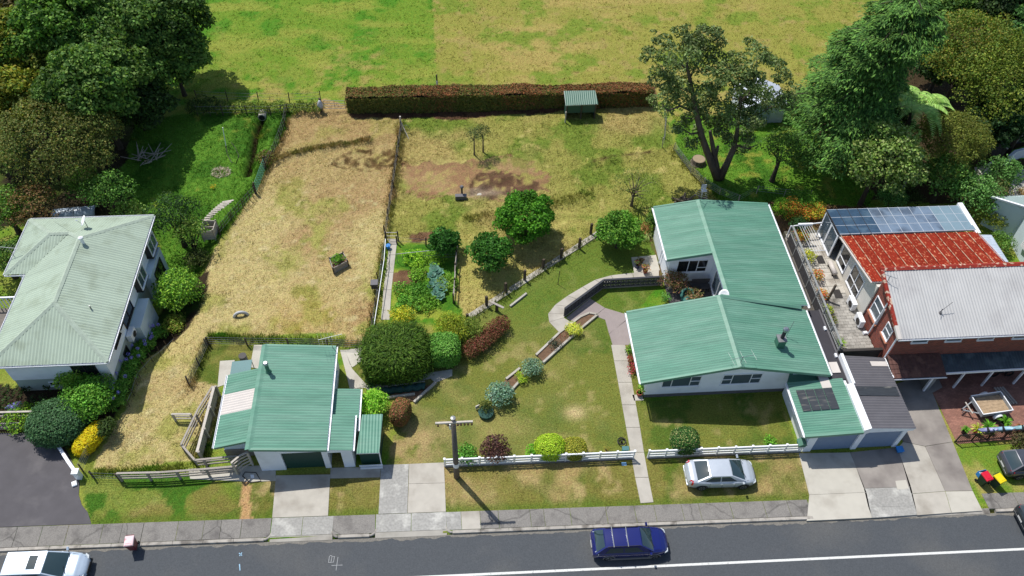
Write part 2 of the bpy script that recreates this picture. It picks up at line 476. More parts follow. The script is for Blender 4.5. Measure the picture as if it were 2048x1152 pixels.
l.new(m2.outputs[0], hs.inputs['Hue']); l.new(mg.outputs[0], hs.inputs['Value']); l.new(a.outputs['Color'], hs.inputs['Color'])
l.new(hs.outputs[0], b.inputs['Base Color'])
bp = n.new('ShaderNodeBump'); bp.inputs['Strength'].default_value = .9; bp.inputs['Distance'].default_value = .08
t3 = nz(12.0, 5)
l.new(t3.outputs[0], bp.inputs['Height']); l.new(bp.outputs[0], b.inputs['Normal'])
ground = link('ground', me, gm)
tag(ground, kind='structure')

# ------------------------------------------------------------------ road, kerb, footpath
ROAD = pm('road_seal', S(80,84,88), rough=.85, var=.2, scale=14, bump=.5, bscale=60, c2=S(100,100,98), c2scale=.16, c2lo=.5, c2hi=.75)
def lx(x0, x1, f, n=2): return [(x0+(x1-x0)*i/n, f(x0+(x1-x0)*i/n)) for i in range(n+1)]
def strip_poly(x0, x1, f0, f1): return [(x0,f0(x0)),(x1,f0(x1)),(x1,f1(x1)),(x0,f1(x0))]
rd = MB().prism(strip_poly(-160, 160, lambda x: kerb_y(x)-11.5, lambda x: kerb_y(x)+.02), -.28, -.11).build('road', ROAD)
tag(rd, kind='structure')
# gravel chips gathered in the gutter
GUT = pm('gutter_grit', S(128,124,116), rough=.9, var=.3, scale=9, bump=.6, bscale=50)
poly = []
gxs = np.arange(-40, 60, .17)
edge = [(x, kerb_y(x)-.03-.16*vnoise(np.array([x]),np.array([0.]),.5,3)[0]-.1*random.random()) for x in gxs]
vs = [(x, kerb_y(x)+.01, -.105) for x in gxs] + [(x, y, -.105) for x, y in edge]
k = len(gxs)
gut = MB().add(vs, [(k+i, k+i+1, i+1, i) for i in range(k-1)]).build('gutter', GUT); tag(gut, kind='structure')
a0, a1 = P(880,1152.5,-.11), P(2048,1098,-.11)
def line_y(x): return a0.y + (a1.y-a0.y)*(x-a0.x)/(a1.x-a0.x)
PAINT = pm('road_paint', S(225,225,220), rough=.7, var=.1, scale=8, c2=S(190,190,186), c2scale=6, c2lo=.6, c2hi=.7)
wl = MB().prism(strip_poly(-60, 160, lambda x: line_y(x)-.075, lambda x: line_y(x)+.075), -.112, -.106).build('road_marking', PAINT); tag(wl, kind='structure')
sm = MB()
def stroke(p, q, w_=.035):
    p, q = P(*p,-.11), P(*q,-.11)
    d = (q-p).normalized(); s_ = Vector((-d.y,d.x,0))*w_
    sm.prism([(p-s_)[:2],(q-s_)[:2],(q+s_)[:2],(p+s_)[:2]], -.111, -.1055)
for p, q in (((663,1131),(685,1130)),((672,1141),(676,1114)),((659,1112),(657,1125)),((664,1113),(662,1124)),((669,1113),(667,1124)),((657,1125),(668,1124)),((664,1113),(670,1113)),((660,1111),(664,1112))): stroke(p, q, .014)
sm = sm.build('survey_mark', pm('worn_paint', S(170,172,172), rough=.8, var=.25, scale=12)); tag(sm, kind='structure')
sm = MB(); stroke((479,1128),(480,1141), .03); stroke((478,1106),(484,1111), .025); stroke((484,1105),(479,1112), .025)
BLUEP = pm('blue_paint', S(150,190,215), rough=.7)
sm = sm.build('survey_mark', BLUEP); tag(sm, kind='structure')

FOOT = pm('footpath_old', S(138,134,128), rough=.9, var=.24, scale=16, bump=.6, bscale=45, c2=S(112,108,104), c2scale=1.1, c2lo=.5, c2hi=.72, rnd=.07, crack=.36)
CONC = pm('concrete', S(188,182,170), rough=.85, var=.08, scale=1.6, bump=.25, bscale=50, c2=S(162,155,143), c2scale=.7, c2lo=.5, c2hi=.72, rnd=.05)
CONC_L = pm('concrete_light', S(198,193,180), rough=.85, var=.05, scale=1.5, bump=.2, bscale=50, c2=S(184,178,165), c2scale=.8, rnd=.03)
CONC_D = pm('concrete_stained', S(158,151,143), rough=.85, var=.1, scale=1.3, bump=.3, bscale=50, c2=S(114,106,102), c2scale=.4, c2lo=.45, c2hi=.72, rnd=.05)
CONC_G = pm('concrete_aggregate', S(166,164,158), rough=.9, var=.2, scale=7, bump=.5, bscale=40, c2=S(196,194,186), c2scale=1.1, c2lo=.5, c2hi=.65, rnd=.06)
KERBM = pm('kerb_concrete', S(176,170,160), rough=.85, var=.15, scale=3, bump=.3, c2=S(120,114,106), c2scale=1.2, rnd=.08)
TAR = pm('driveway_tar', S(90,87,90), rough=.85, var=.14, scale=1.0, bump=.4, bscale=45, c2=S(122,118,118), c2scale=.35, c2lo=.52, c2hi=.75)
PINK = pm('path_pinkgrey', S(158,146,142), rough=.85, var=.07, scale=1.5, bump=.2)

foot = thing('footpath', (0,21.9,0), None, None); foot['kind'] = 'structure'
def slab(name, poly, mat, parent, z0=-.12, z1=.03, gap=.012):
    cx = sum(p[0] for p in poly)/len(poly); cy = sum(p[1] for p in poly)/len(poly)
    q = []
    for p in poly:
        dx, dy = p[0]-cx, p[1]-cy; L = math.hypot(dx, dy) or 1
        q.append((p[0]-dx/L*gap*1.4, p[1]-dy/L*gap*1.4))
    return MB().prism(q, z0, z1).build(name, mat, parent)
X1, X2 = P(545,1035).x, P(668,1030).x        # garage crossing
X3, X4 = P(752,1030).x, P(893,1024).x        # second crossing
X5, X6 = P(1614,998).x, P(1962,985).x        # shared crossing
def foot_run(x0, x1, n, mats, skew=.06):
    cuts = [x0] + [x0+(x1-x0)*(i+random.uniform(-.28,.28))/n for i in range(1,n)] + [x1]
    for i in range(n):
        a_, b_ = cuts[i], cuts[i+1]
        slab('slab', [(a_,kerb_y(a_)+.26),(b_,kerb_y(b_)+.26),(b_-skew*.5,path_y(b_)),(a_-skew*.5,path_y(a_))], mats[i % len(mats)], foot, z1=.03+random.uniform(-.006,.006))
foot_run(-46, X1, 22, [FOOT]); foot_run(X2, X3, 1, [FOOT]); foot_run(X4, X4+3.3, 3, [CONC_G, CONC, FOOT]); foot_run(X4+3.3, X5, 12, [FOOT]); foot_run(X6, 62, 14, [FOOT])
def crossing(x0, x1, n, mats):
    for i in range(n):
        a_, b_ = x0+(x1-x0)*i/n, x0+(x1-x0)*(i+1)/n
        slab('slab', [(a_,kerb_y(a_)+.30),(b_,kerb_y(b_)+.30),(b_,path_y(b_)+.0),(a_,path_y(a_)+.0)], mats[i%len(mats)], foot)
    q = strip_poly(x0, x1, lambda x: kerb_y(x)-.02, lambda x: kerb_y(x)+.29)
    MB().prism(q, -.25, [-.085,-.085,.026,.026]).build('apron', CONC, foot)
crossing(X1, X2, 2, [CONC_G]); crossing(X3, X4, 2, [CONC_G])
kerb = thing('kerb', (0,20.8,0), None, None); kerb['kind'] = 'structure'
def kerb_run(x0, x1, ends=(1,1)):
    n_ = max(1, round((x1-x0)/1.8))
    for i in range(n_):
        a_, b_ = x0+(x1-x0)*i/n_, x0+(x1-x0)*(i+1)/n_
        k_ = MB()
        k_.hexa([(a_+.005,kerb_y(a_),-.25),(b_-.005,kerb_y(b_),-.25),(b_-.005,kerb_y(b_)+.25,-.25),(a_+.005,kerb_y(a_)+.25,-.25)],
                [(a_+.005,kerb_y(a_)+.05,.034),(b_-.005,kerb_y(b_)+.05,.034),(b_-.005,kerb_y(b_)+.25,.034),(a_+.005,kerb_y(a_)+.25,.034)])
        k_.build('kerbstone', KERBM, kerb, bevel=.02)
    for x, s_, e_ in ((x0,-1,ends[0]),(x1,1,ends[1])):      # curved return at a crossing
        if e_:
            pts = [(x+s_*.42*math.sin(t), kerb_y(x)+.15+.42*(1-math.cos(t)), -.04) for t in np.linspace(0,1.4,6)]
            MB().tube(pts, .085, 8).build('kerb_return', KERBM, kerb, smooth=True)
kerb_run(-46, X1-.35, (0,1)); kerb_run(X2+.35, X3-.35); kerb_run(X4+.35, X5, (1,0)); kerb_run(X6+.4, 62, (0,0))

# ------------------------------------------------------------------ driveways and paths
def drive(name, slabs, kind_mats):
    c0 = P(*slabs[0][0])
    d = thing(name, (c0.x,c0.y,0), None, None); d['kind'] = 'structure'
    for px, mt in zip(slabs, kind_mats):
        q = [(x, path_y(x)+.012 if abs(y-path_y(x)) < .45 and y > path_y(x)-.4 and x < 20 else y) for x, y in pl(*px)]
        slab('slab', q, mt, d)
    return d
drive('driveway_garage', [((552,951),(661,949),(657,1026),(545,1029))], [CONC])
slab_ = bpy.data.objects['driveway_garage']
slab('slab', pl((376,938),(552,930),(552,962),(505,964),(380,958)), CONC_L, slab_); slab('slab', pl((661,936),(762,934),(760,955),(660,957)), CONC, slab_)
drive('driveway', [((762,930),(818,928),(815,1022),(757,1026)), ((818,928),(888,925),(890,966),(817,968)), ((817,968),(890,966),(892,1020),(815,1022))], [CONC_G, CONC, CONC])
slabs = [((1597,907),(1700,905),(1733,985),(1618,990)), ((1618,990),(1733,985),(1744,1036),(1613,1042)),
         ((1700,905),(1795,895),(1822,974),(1727,977)), ((1727,977),(1822,974),(1831,1012),(1736,1015)), ((1736,1015),(1831,1012),(1834,1030),(1744,1036)),
         ((1795,895),(1806,884),(1850,893),(1890,983),(1822,988)), ((1850,893),(1905,884),(1945,982),(1890,983)),
         ((1822,988),(1890,983),(1903,1026),(1834,1031)), ((1890,983),(1945,982),(1965,1022),(1903,1026)),
         ((1806,884),(1775,820),(1865,786),(1905,884),(1850,893)), ((1780,820),(1760,780),(1870,740),(1885,775),(1865,786))]
drive('driveway_shared', slabs, [CONC_L, CONC_L, CONC_D, CONC_G, CONC_G, CONC, CONC_D, CONC, CONC_L, CONC_D, CONC_D])
t = bpy.data.objects['driveway_shared']
slab('patch_slab', pl((1790,962),(1812,960),(1818,978),(1794,980)), CONC_L, t, z1=.036)
q = [(X5, kerb_y(X5)-.02),(X6, kerb_y(X6)-.02),(X6, kerb_y(X6)+.3),(X5, kerb_y(X5)+.3)]
MB().prism(q, -.25, [-.085,-.085,.026,.026]).build('apron', KERBM, t)
d = drive('driveway_tar', [((-260,862),(40,866),(85,866),(108,872),(124,886),(138,908),(150,935),(160,965),(158,990),(164,1010),(176,1025),(184,1046),(-260,1062))], [TAR])
# front path of the main house, slab by slab
d = thing('garden_path', (13.5,27,0), None, None); d['kind'] = 'structure'
pL, pR = [(1222,690),(1228,722),(1236,765),(1244,810),(1252,855),(1261,905),(1270,955),(1281,1007)], [(1250,690),(1258,722),(1264,765),(1272,810),(1280,855),(1288,905),(1297,955),(1307,1005)]
for i in range(7): slab('slab', pl(pL[i],pR[i],pR[i+1],pL[i+1]), CONC, d)
slab('slab', pl((1264,790),(1284,789),(1288,801),(1268,802)), CONC, d)
d = thing('curved_path', (8,36,0), None, None); d['kind'] = 'structure'
A_ = [(1318,541),(1265,546),(1222,551),(1190,560),(1165,574),(1135,592),(1110,610),(1096,628),(1098,644),(1118,665)]
B_ = [(1318,556),(1268,558),(1228,562),(1205,568),(1180,584),(1158,600),(1140,614),(1130,628),(1128,636),(1152,650)]
for i in range(len(A_)-1): slab('slab', pl(A_[i],B_[i],B_[i+1],A_[i+1]), CONC, d)
slab('slab', pl((1262,515),(1312,510),(1320,541),(1268,546)), CONC_L, d)
d = thing('sunken_path', (11,36,0), None, None); d['kind'] = 'structure'
for q in (((1132,636),(1180,597),(1210,616),(1190,632),(1150,648)), ((1210,616),(1250,628),(1252,642),(1218,668),(1210,640),(1190,632)), ((1218,668),(1252,640),(1262,690),(1225,691))):
    slab('slab', pl(*q), PINK, d, z1=.026)
d = thing('cottage_path', (-7,32,0), None, None); d['kind'] = 'structure'
for q in (((690,700),(730,694),(736,715),(705,735),(700,730)), ((680,700),(690,700),(705,738),(738,775),(700,780),(690,740)), ((730,775),(862,745),(905,739),(905,752),(870,766),(862,757),(740,785)), ((508,690),(535,690),(528,740),(500,735))):
    slab('slab', pl(*q), CONC_L, d)
slab('slab', pl((440,722),(470,720),(455,768),(435,775)), CONC_L, d)
d = thing('vegetable_path', (-7,40,0), None, None); d['kind'] = 'structure'
pL, pR = [(778,478),(776,510),(771,545),(767,580),(762,640)], [(795,478),(791,510),(787,545),(783,580),(779,640)]
for i in range(4): slab('slab', pl(pL[i],pR[i],pR[i+1],pL[i+1]), CONC, d)
# diagonal mowing strip
d = thing('mowing_strip', (4,38,0), None, None); d['kind'] = 'structure'
a_, b_ = P(938,634), P(1204,462)
dr = (b_-a_).normalized(); s_ = Vector((-dr.y,dr.x,0))*.24
for i in range(7):
    p, q = a_+(b_-a_)*i/7, a_+(b_-a_)*(i+1)/7
    slab('slab', [(p-s_)[:2],(q-s_)[:2],(q+s_)[:2],(p+s_)[:2]], CONC, d, z1=.07)
# ================================================================== FOLIAGE TOOLS
def bulk_quads(name, V, mat, parent, colr):            # V: (N,4,3) world
    N = len(V)
    off = np.array(offset_of(parent)) if parent else np.zeros(3)
    me = bpy.data.meshes.new(name)
    me.vertices.add(N*4); me.vertices.foreach_set('co', (V-off).reshape(-1).astype(np.float32))
    me.loops.add(N*4); me.loops.foreach_set('vertex_index', np.arange(N*4, dtype=np.int32))
    me.polygons.add(N); me.polygons.foreach_set('loop_start', np.arange(0, N*4, 4, dtype=np.int32))
    me.update()
    ca = me.color_attributes.new('col', 'FLOAT_COLOR', 'POINT')
    c4 = np.concatenate([np.repeat(colr, 4, 0), np.ones((N*4,1))], 1)
    ca.data.foreach_set('color', c4.reshape(-1).astype(np.float32))
    return link(name, me, mat, parent)
def unit(v): return v/np.maximum(np.linalg.norm(v, axis=1, keepdims=True), 1e-6)
def leaf_quads(pos, nrm, size, aspect=.55, axisv=None, fold=.0):
    N = len(pos)
    t = RNG.normal(size=(N,3)) if axisv is None else axisv + .35*RNG.normal(size=(N,3))
    t = unit(t - nrm*np.sum(t*nrm, 1, keepdims=True))
    b = np.cross(nrm, t)
    s = size[:,None]
    droop = nrm*s*fold
    return np.stack([pos-t*s*.5, pos+b*s*aspect*.5-droop*0, pos+t*s*.5-droop, pos-b*s*aspect*.5], 1)
LEAF_GAIN = 1.68
def tint(N, cols, spread=.16):
    cols = np.array([S(*c) for c in cols])*LEAF_GAIN
    k = RNG.integers(0, len(cols), N)
    c = cols[k]*(1+spread*RNG.normal(size=(N,1)))*(1+.06*RNG.normal(size=(N,3)))
    return np.clip(c, .003, .8)
def dome_clumps(c, R_, H_, n, cr, low=.15, jit=.25):
    """clump centres over an uneven dome standing at c; R_ radius, H_ from z0 to z1"""
    z0, z1 = H_
    out = []
    for i in range(n):
        u = (i+.5)/n
        ph = i*2.399963 + random.uniform(-.3,.3)
        ct = 1-u*(1-low*-1) if False else 1 - u*(1+.35)         # cos(theta) from 1 down to -.35
        st = math.sqrt(max(0, 1-ct*ct))
        k = 1+random.uniform(-jit, jit*.6)
        hz = (z1-z0)/2
        out.append((c[0]+R_*st*math.cos(ph)*k, c[1]+R_*st*math.sin(ph)*k, (z0+z1)/2+hz*ct*k, cr*random.uniform(.7,1.3)))
    return out
def clump_cloud(clumps, per_m2=14, size=.22, aspect=.7, cols=((70,110,40),), spread=.13, flat=.75, out=.7, upb=.35, shell=(.55,1.06), maxn=60000, clumpvar=.12):
    C = np.array(clumps, float)
    area = 4*math.pi*C[:,3]**2*.8
    cnt = np.maximum(8, (area*per_m2)).astype(int)
    if cnt.sum() > maxn: cnt = np.maximum(6, cnt*maxn//cnt.sum())
    idx = np.repeat(np.arange(len(C)), cnt)
    N = len(idx)
    d = unit(RNG.normal(size=(N,3)))
    d[:,2] = np.where(d[:,2] < -.3, -d[:,2]*.6, d[:,2])
    d = unit(d)
    r = C[idx,3]*(shell[0]+(shell[1]-shell[0])*RNG.random(N)**.6)
    lump = 1+.22*(vnoise(d[:,0]*3+idx*3.1, d[:,1]*3+d[:,2]*2, .8, 3)-.5)*2
    pos = C[idx,:3] + d*(r*lump)[:,None]*np.array([1,1,flat])
    nrm = unit(d*out + np.array([0,0,upb]) + .55*RNG.normal(size=(N,3)))
    cl = tint(N, cols, spread)*(1+clumpvar*RNG.normal(size=(len(C),1)))[idx]
    return pos, nrm, size*RNG.uniform(.6,1.3,N), np.clip(cl,.003,.8)
BARK = pm('bark_grey', S(112,100,86), rough=.9, var=.3, scale=6, bump=.8, bscale=18, streak=(1,1,.25))
BARK_D = pm('bark_dark', S(70,60,50), rough=.9, var=.3, scale=6, bump=.8, bscale=18, streak=(1,1,.25))
def limb_pts(a, b, sag=.0, wob=.15, n=5):
    a, b = Vector(a), Vector(b)
    L = (b-a).length
    o = Vector((random.uniform(-1,1),random.uniform(-1,1),random.uniform(-.3,.6)))*wob*L
    return [a+(b-a)*t + o*math.sin(math.pi*t)*.5 + Vector((0,0,sag*L*math.sin(math.pi*t))) for t in [i/n for i in range(n+1)]]
def tree(name, base, label, cat='tree', trunk_h=3, trunk_r=.25, clumps=(), cols=((70,110,40),), bark=None, per_m2=14, size=.22, aspect=.55, limbs=8, group=None, maxn=50000, lean=(0,0), mat=None, flat=.75, leafname='crown', upb=.35, spread=.13, shell=(.55,1.06), clumpvar=.12):
    t = thing(name, base, label, cat, group)
    base = Vector(base)
    top = base + Vector((lean[0], lean[1], trunk_h))
    mb = MB()
    mb.tube([base-Vector((0,0,.2)), base+Vector((0,0,.15)), base.lerp(top,.4), top], [trunk_r*1.35, trunk_r*1.1, trunk_r*.85, trunk_r*.65], 10)
    cl = sorted(clumps, key=lambda c: -c[3])
    pick = random.sample(list(clumps), min(limbs, len(clumps)))
    for c in pick:
        e = Vector(c[:3])
        pts = limb_pts(base.lerp(top, random.uniform(.6,1)), e, .05)
        r0 = trunk_r*random.uniform(.35,.5)
        mb.tube(pts, [r0*(1-.85*i/(len(pts)-1)) for i in range(len(pts))], 6)
    mb.build('trunk', bark or BARK, t, smooth=True)
    pos, nrm, sz, cc = clump_cloud(clumps, per_m2, size, aspect, cols, maxn=maxn, flat=flat, upb=upb, spread=spread, shell=shell, clumpvar=clumpvar)
    bulk_quads(leafname, leaf_quads(pos, nrm, sz, aspect), mat or LEAF, t, cc)
    return t
def shrub(name, px, label, r, h, cols, cat='shrub', n=10, cr=None, size=.14, per_m2=45, z=None, stem=True, group=None, aspect=.6, maxn=9000, rx=1.0, rz=0.0, mat=None, jit=.2, upb=.35, base=None, spread=.13, low0=.12, clumpvar=.12):
    b = Vector(base) if base else Pz(*px)
    t = thing(name, b, label, cat, group)
    cr = cr or r*.5
    cl = dome_clumps((0,0), max(.05,r-cr*.75), (low0*h+cr*.5, h-cr*.6), n, cr, jit=jit)
    out = []
    for c in cl:
        x, y = c[0]*rx, c[1]
        out.append((b.x+x*math.cos(rz)-y*math.sin(rz), b.y+x*math.sin(rz)+y*math.cos(rz), b.z+c[2], c[3]))
    out.append((b.x, b.y, b.z+h*.5, min(r,h*.5)*.75))
    pos, nrm, sz, cc = clump_cloud(out, per_m2, size, aspect, cols, maxn=maxn, upb=upb, spread=spread, clumpvar=clumpvar)
    pos[:,2] = np.maximum(pos[:,2], b.z+.03)
    bulk_quads('foliage', leaf_quads(pos, nrm, sz, aspect), mat or LEAF, t, cc)
    if stem:
        mb = MB()
        for k in range(3):
            a = random.uniform(0,6.28)
            mb.tube(limb_pts((b.x,b.y,b.z-.05), (b.x+math.cos(a)*r*.4, b.y+math.sin(a)*r*.4, b.z+h*.6), 0, .1, 3), [.04+.015*r,.035,.025,.015], 6)
        mb.build('stem', BARK_D, t, smooth=True)
    return t
def blade_tufts(name, pts, h, cols_xy, parent=None, label=None, blades=5, spreadr=.12, wid=.03, lean=.5):
    """pts (N,3) tuft feet, h (N) heights, colours (N,3)"""
    N = len(pts)
    idx = np.repeat(np.arange(N), blades); M_ = len(idx)
    ang = RNG.random(M_)*2*math.pi
    foot_ = pts[idx] + np.stack([np.cos(ang), np.sin(ang), 0*ang],1)*(spreadr*RNG.random(M_))[:,None]
    hh = h[idx]*RNG.uniform(.6,1.2,M_)
    ln = lean*RNG.random(M_)
    tip = foot_ + np.stack([np.cos(ang)*ln*hh, np.sin(ang)*ln*hh, hh],1)
    sd_ = np.stack([-np.sin(ang+.6), np.cos(ang+.6), 0*ang],1)*wid
    mid = foot_*.45+tip*.55 + np.array([0,0,.06])*hh[:,None]
    V = np.stack([foot_-sd_, foot_+sd_, mid+sd_*.7, tip], 1)
    cc = np.clip(cols_xy[idx]*(1+.18*RNG.normal(size=(M_,1))), .004, .8)
    o = bulk_quads(name, V, MATTE_LEAF, parent, cc)
    return o

DARK_CORE = pm('dark_core', S(46,44,28), rough=.95, var=.4, scale=8, bump=1.0, bscale=14)  # dark colour puts the shade between leaves into a solid core
def clipped(name, px, label, rx, ry, h, cols, e=3.0, n=12000, size=.14, aspect=.5, cat='shrub', rz=0.0, rough=.05, out=1.0, base=None, mat=None):
    """a sheared shrub: dense leaf skin over a squarish rounded body with a solid dark core for the shaded inside"""
    b = Vector(base) if base else Pz(*px)
    t = thing(name, b, label, cat)
    def skin(d, k):
        s_ = (np.abs(d)**e).sum(1)**(-1/e)
        q = d*s_[:,None]*np.array([rx,ry,h*.5])*k
        return q
    d = unit(RNG.normal(size=(n,3))*np.array([1,1,1.1])); d = d[d[:,2] > -.75]; m_ = len(d)
    q = skin(d, 1.0)
    lump = 1 + rough*2*(fbm(q[:,0]*1.0+7*q[:,2], q[:,1]+3*q[:,2], .9, 3, 5)-.5) + .05*RNG.normal(size=m_)*size/.14
    q = q*lump[:,None]
    nr = np.sign(d)*np.abs(d)**(e-1)/np.array([rx,ry,h*.5])
    nr = unit(unit(nr)*out + np.array([0,0,.3]) + .5*RNG.normal(size=(m_,3)))
    a, c = math.cos(rz), math.sin(rz)
    rot = lambda v: np.stack([v[:,0]*a-v[:,1]*c, v[:,0]*c+v[:,1]*a, v[:,2]], 1)
    pos = rot(q) + np.array([b.x,b.y,b.z+h*.5]); pos[:,2] = np.maximum(pos[:,2], b.z+.03)
    bulk_quads('foliage', leaf_quads(pos, rot(nr), size*RNG.uniform(.6,1.3,m_), aspect, rot(unit(q+np.array([0,0,.6]))) if aspect < .35 else None), mat or LEAF, t, tint(m_, cols, .12))
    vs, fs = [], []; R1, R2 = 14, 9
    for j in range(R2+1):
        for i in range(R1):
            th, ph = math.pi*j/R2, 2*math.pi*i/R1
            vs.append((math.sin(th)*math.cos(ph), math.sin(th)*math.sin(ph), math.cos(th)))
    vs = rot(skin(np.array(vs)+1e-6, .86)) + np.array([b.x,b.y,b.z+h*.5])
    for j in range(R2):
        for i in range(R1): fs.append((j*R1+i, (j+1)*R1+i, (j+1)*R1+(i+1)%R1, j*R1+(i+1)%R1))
    MB().add([tuple(v) for v in vs], fs).build('twigs_or_core', DARK_CORE, t, smooth=True)  # solid dark body closes the leaf gaps, standing in for inner shade
    return t
# ================================================================== BUILDINGS
WHITE = pm('paint_white', S(240,242,244,.9), rough=.55, var=.04, scale=2, bump=.05)
WALL_W = pm('wall_white', S(232,236,242,.98), rough=.7, var=.05, scale=1.2, bump=.12, bscale=20, c2=S(218,222,228,.95), c2scale=.8, c2lo=.55, c2hi=.75)
WALL_LB = pm('wall_pale', S(205,220,226,.95), rough=.75, var=.05, scale=1.2, bump=.12)
WALL_LOW = pm('wall_lower', S(178,190,180), rough=.8, var=.08, scale=1.2, bump=.15)
GREEN = pm('roof_green', S(100,150,128), rough=.5, var=.12, scale=2.5, spec=.4, rnd=.05, c2=S(120,162,142), c2scale=.8, c2lo=.42, c2hi=.72, streak=(.3,2.2,1))
GREEN_D = pm('roof_green_dark', S(70,120,100), rough=.5, var=.05, scale=.8, rnd=.03)
TEAL = pm('roof_teal', S(68,122,124), rough=.5, var=.08, scale=1.5)
PALE = pm('roof_palegreen', S(176,192,172), rough=.55, var=.06, scale=.7, rnd=.03, c2=S(158,172,150), c2scale=.9, c2lo=.5, c2hi=.72)
PALE_F = pm('flashing_pale', S(176,190,172), rough=.6, var=.15, scale=3)
GREY_R = pm('roof_zinc', S(198,197,194), rough=.45, var=.05, scale=.6, rnd=.03, c2=S(184,182,180), c2scale=.5, c2lo=.5, c2hi=.7)
DGREY_R = pm('roof_charcoal', S(104,102,106), rough=.6, var=.1, scale=1.2, rnd=.05)
BLACK_R = pm('roof_membrane', S(58,56,62), rough=.75, var=.15, scale=1.5)
RUST = pm('roof_rust', S(142,48,32), rough=.95, spec=.1, var=.3, scale=3, c2=S(206,140,104), c2scale=2.4, c2lo=.58, c2hi=.68, rnd=.12, streak=(2.2,1.6,1))
RUST_CAP = pm('rust_cap', S(150,44,28), rough=.75, var=.25, scale=5, c2=S(215,190,165), c2scale=3, c2lo=.55, c2hi=.62)
PALE_SHEET = pm('roof_offwhite', S(214,206,198), rough=.6, var=.06, scale=1.5, rnd=.03)
TRIM = pm('trim_white', S(238,240,244,.92), rough=.5, var=.03)
DARKIN = pm('dark_interior', (.012,.012,.014), rough=.9, var=.1)
GLASS = glass_mat('window_glass', (.07,.10,.125), .05)
GLASS_D = glass_mat('window_glass_dark', (.012,.015,.018), .08)
DOORGRN = pm('rollerdoor_green', S(34,72,62), rough=.5, var=.06)
DOORBLU = pm('rollerdoor_grey', S(128,148,176), rough=.5, var=.05)
BRICK = None
def brick_mat():
    mt = bpy.data.materials.new('brickwork'); mt.use_nodes = True
    n, l = mt.node_tree.nodes, mt.node_tree.links
    b = n['Principled BSDF']; b.inputs['Roughness'].default_value = .85
    geo = n.new('ShaderNodeNewGeometry'); sx = n.new('ShaderNodeSeparateXYZ'); l.new(geo.outputs['Position'], sx.inputs[0])
    ad = n.new('ShaderNodeMath'); ad.operation = 'ADD'; l.new(sx.outputs[0], ad.inputs[0]); l.new(sx.outputs[1], ad.inputs[1])
    cb = n.new('ShaderNodeCombineXYZ'); l.new(ad.outputs[0], cb.inputs[0]); l.new(sx.outputs[2], cb.inputs[1])
    br = n.new('ShaderNodeTexBrick'); l.new(cb.outputs[0], br.inputs['Vector'])
    br.inputs['Scale'].default_value = 1.0; br.inputs['Brick Width'].default_value = .24; br.inputs['Row Height'].default_value = .086; br.inputs['Mortar Size'].default_value = .008
    br.inputs['Color1'].default_value = (*S(160,72,52),1); br.inputs['Color2'].default_value = (*S(120,52,42),1); br.inputs['Mortar'].default_value = (*S(150,130,118),1)
    nz_ = n.new('ShaderNodeTexNoise'); nz_.inputs['Scale'].default_value = 1.5; l.new(geo.outputs['Position'], nz_.inputs[0])
    mr = n.new('ShaderNodeMapRange'); mr.inputs[3].default_value = .7; mr.inputs[4].default_value = 1.25; l.new(nz_.outputs[0], mr.inputs[0])
    vm = n.new('ShaderNodeVectorMath'); vm.operation = 'SCALE'; l.new(br.outputs[0], vm.inputs[0]); l.new(mr.outputs[0], vm.inputs['Scale'])
    l.new(vm.outputs[0], b.inputs['Base Color'])
    bp = n.new('ShaderNodeBump'); bp.inputs['Strength'].default_value = .4; bp.inputs['Distance'].default_value = .01; l.new(br.outputs['Fac'], bp.inputs['Height']); bp.invert = True; l.new(bp.outputs[0], b.inputs['Normal'])
    return mt
BRICK = brick_mat()

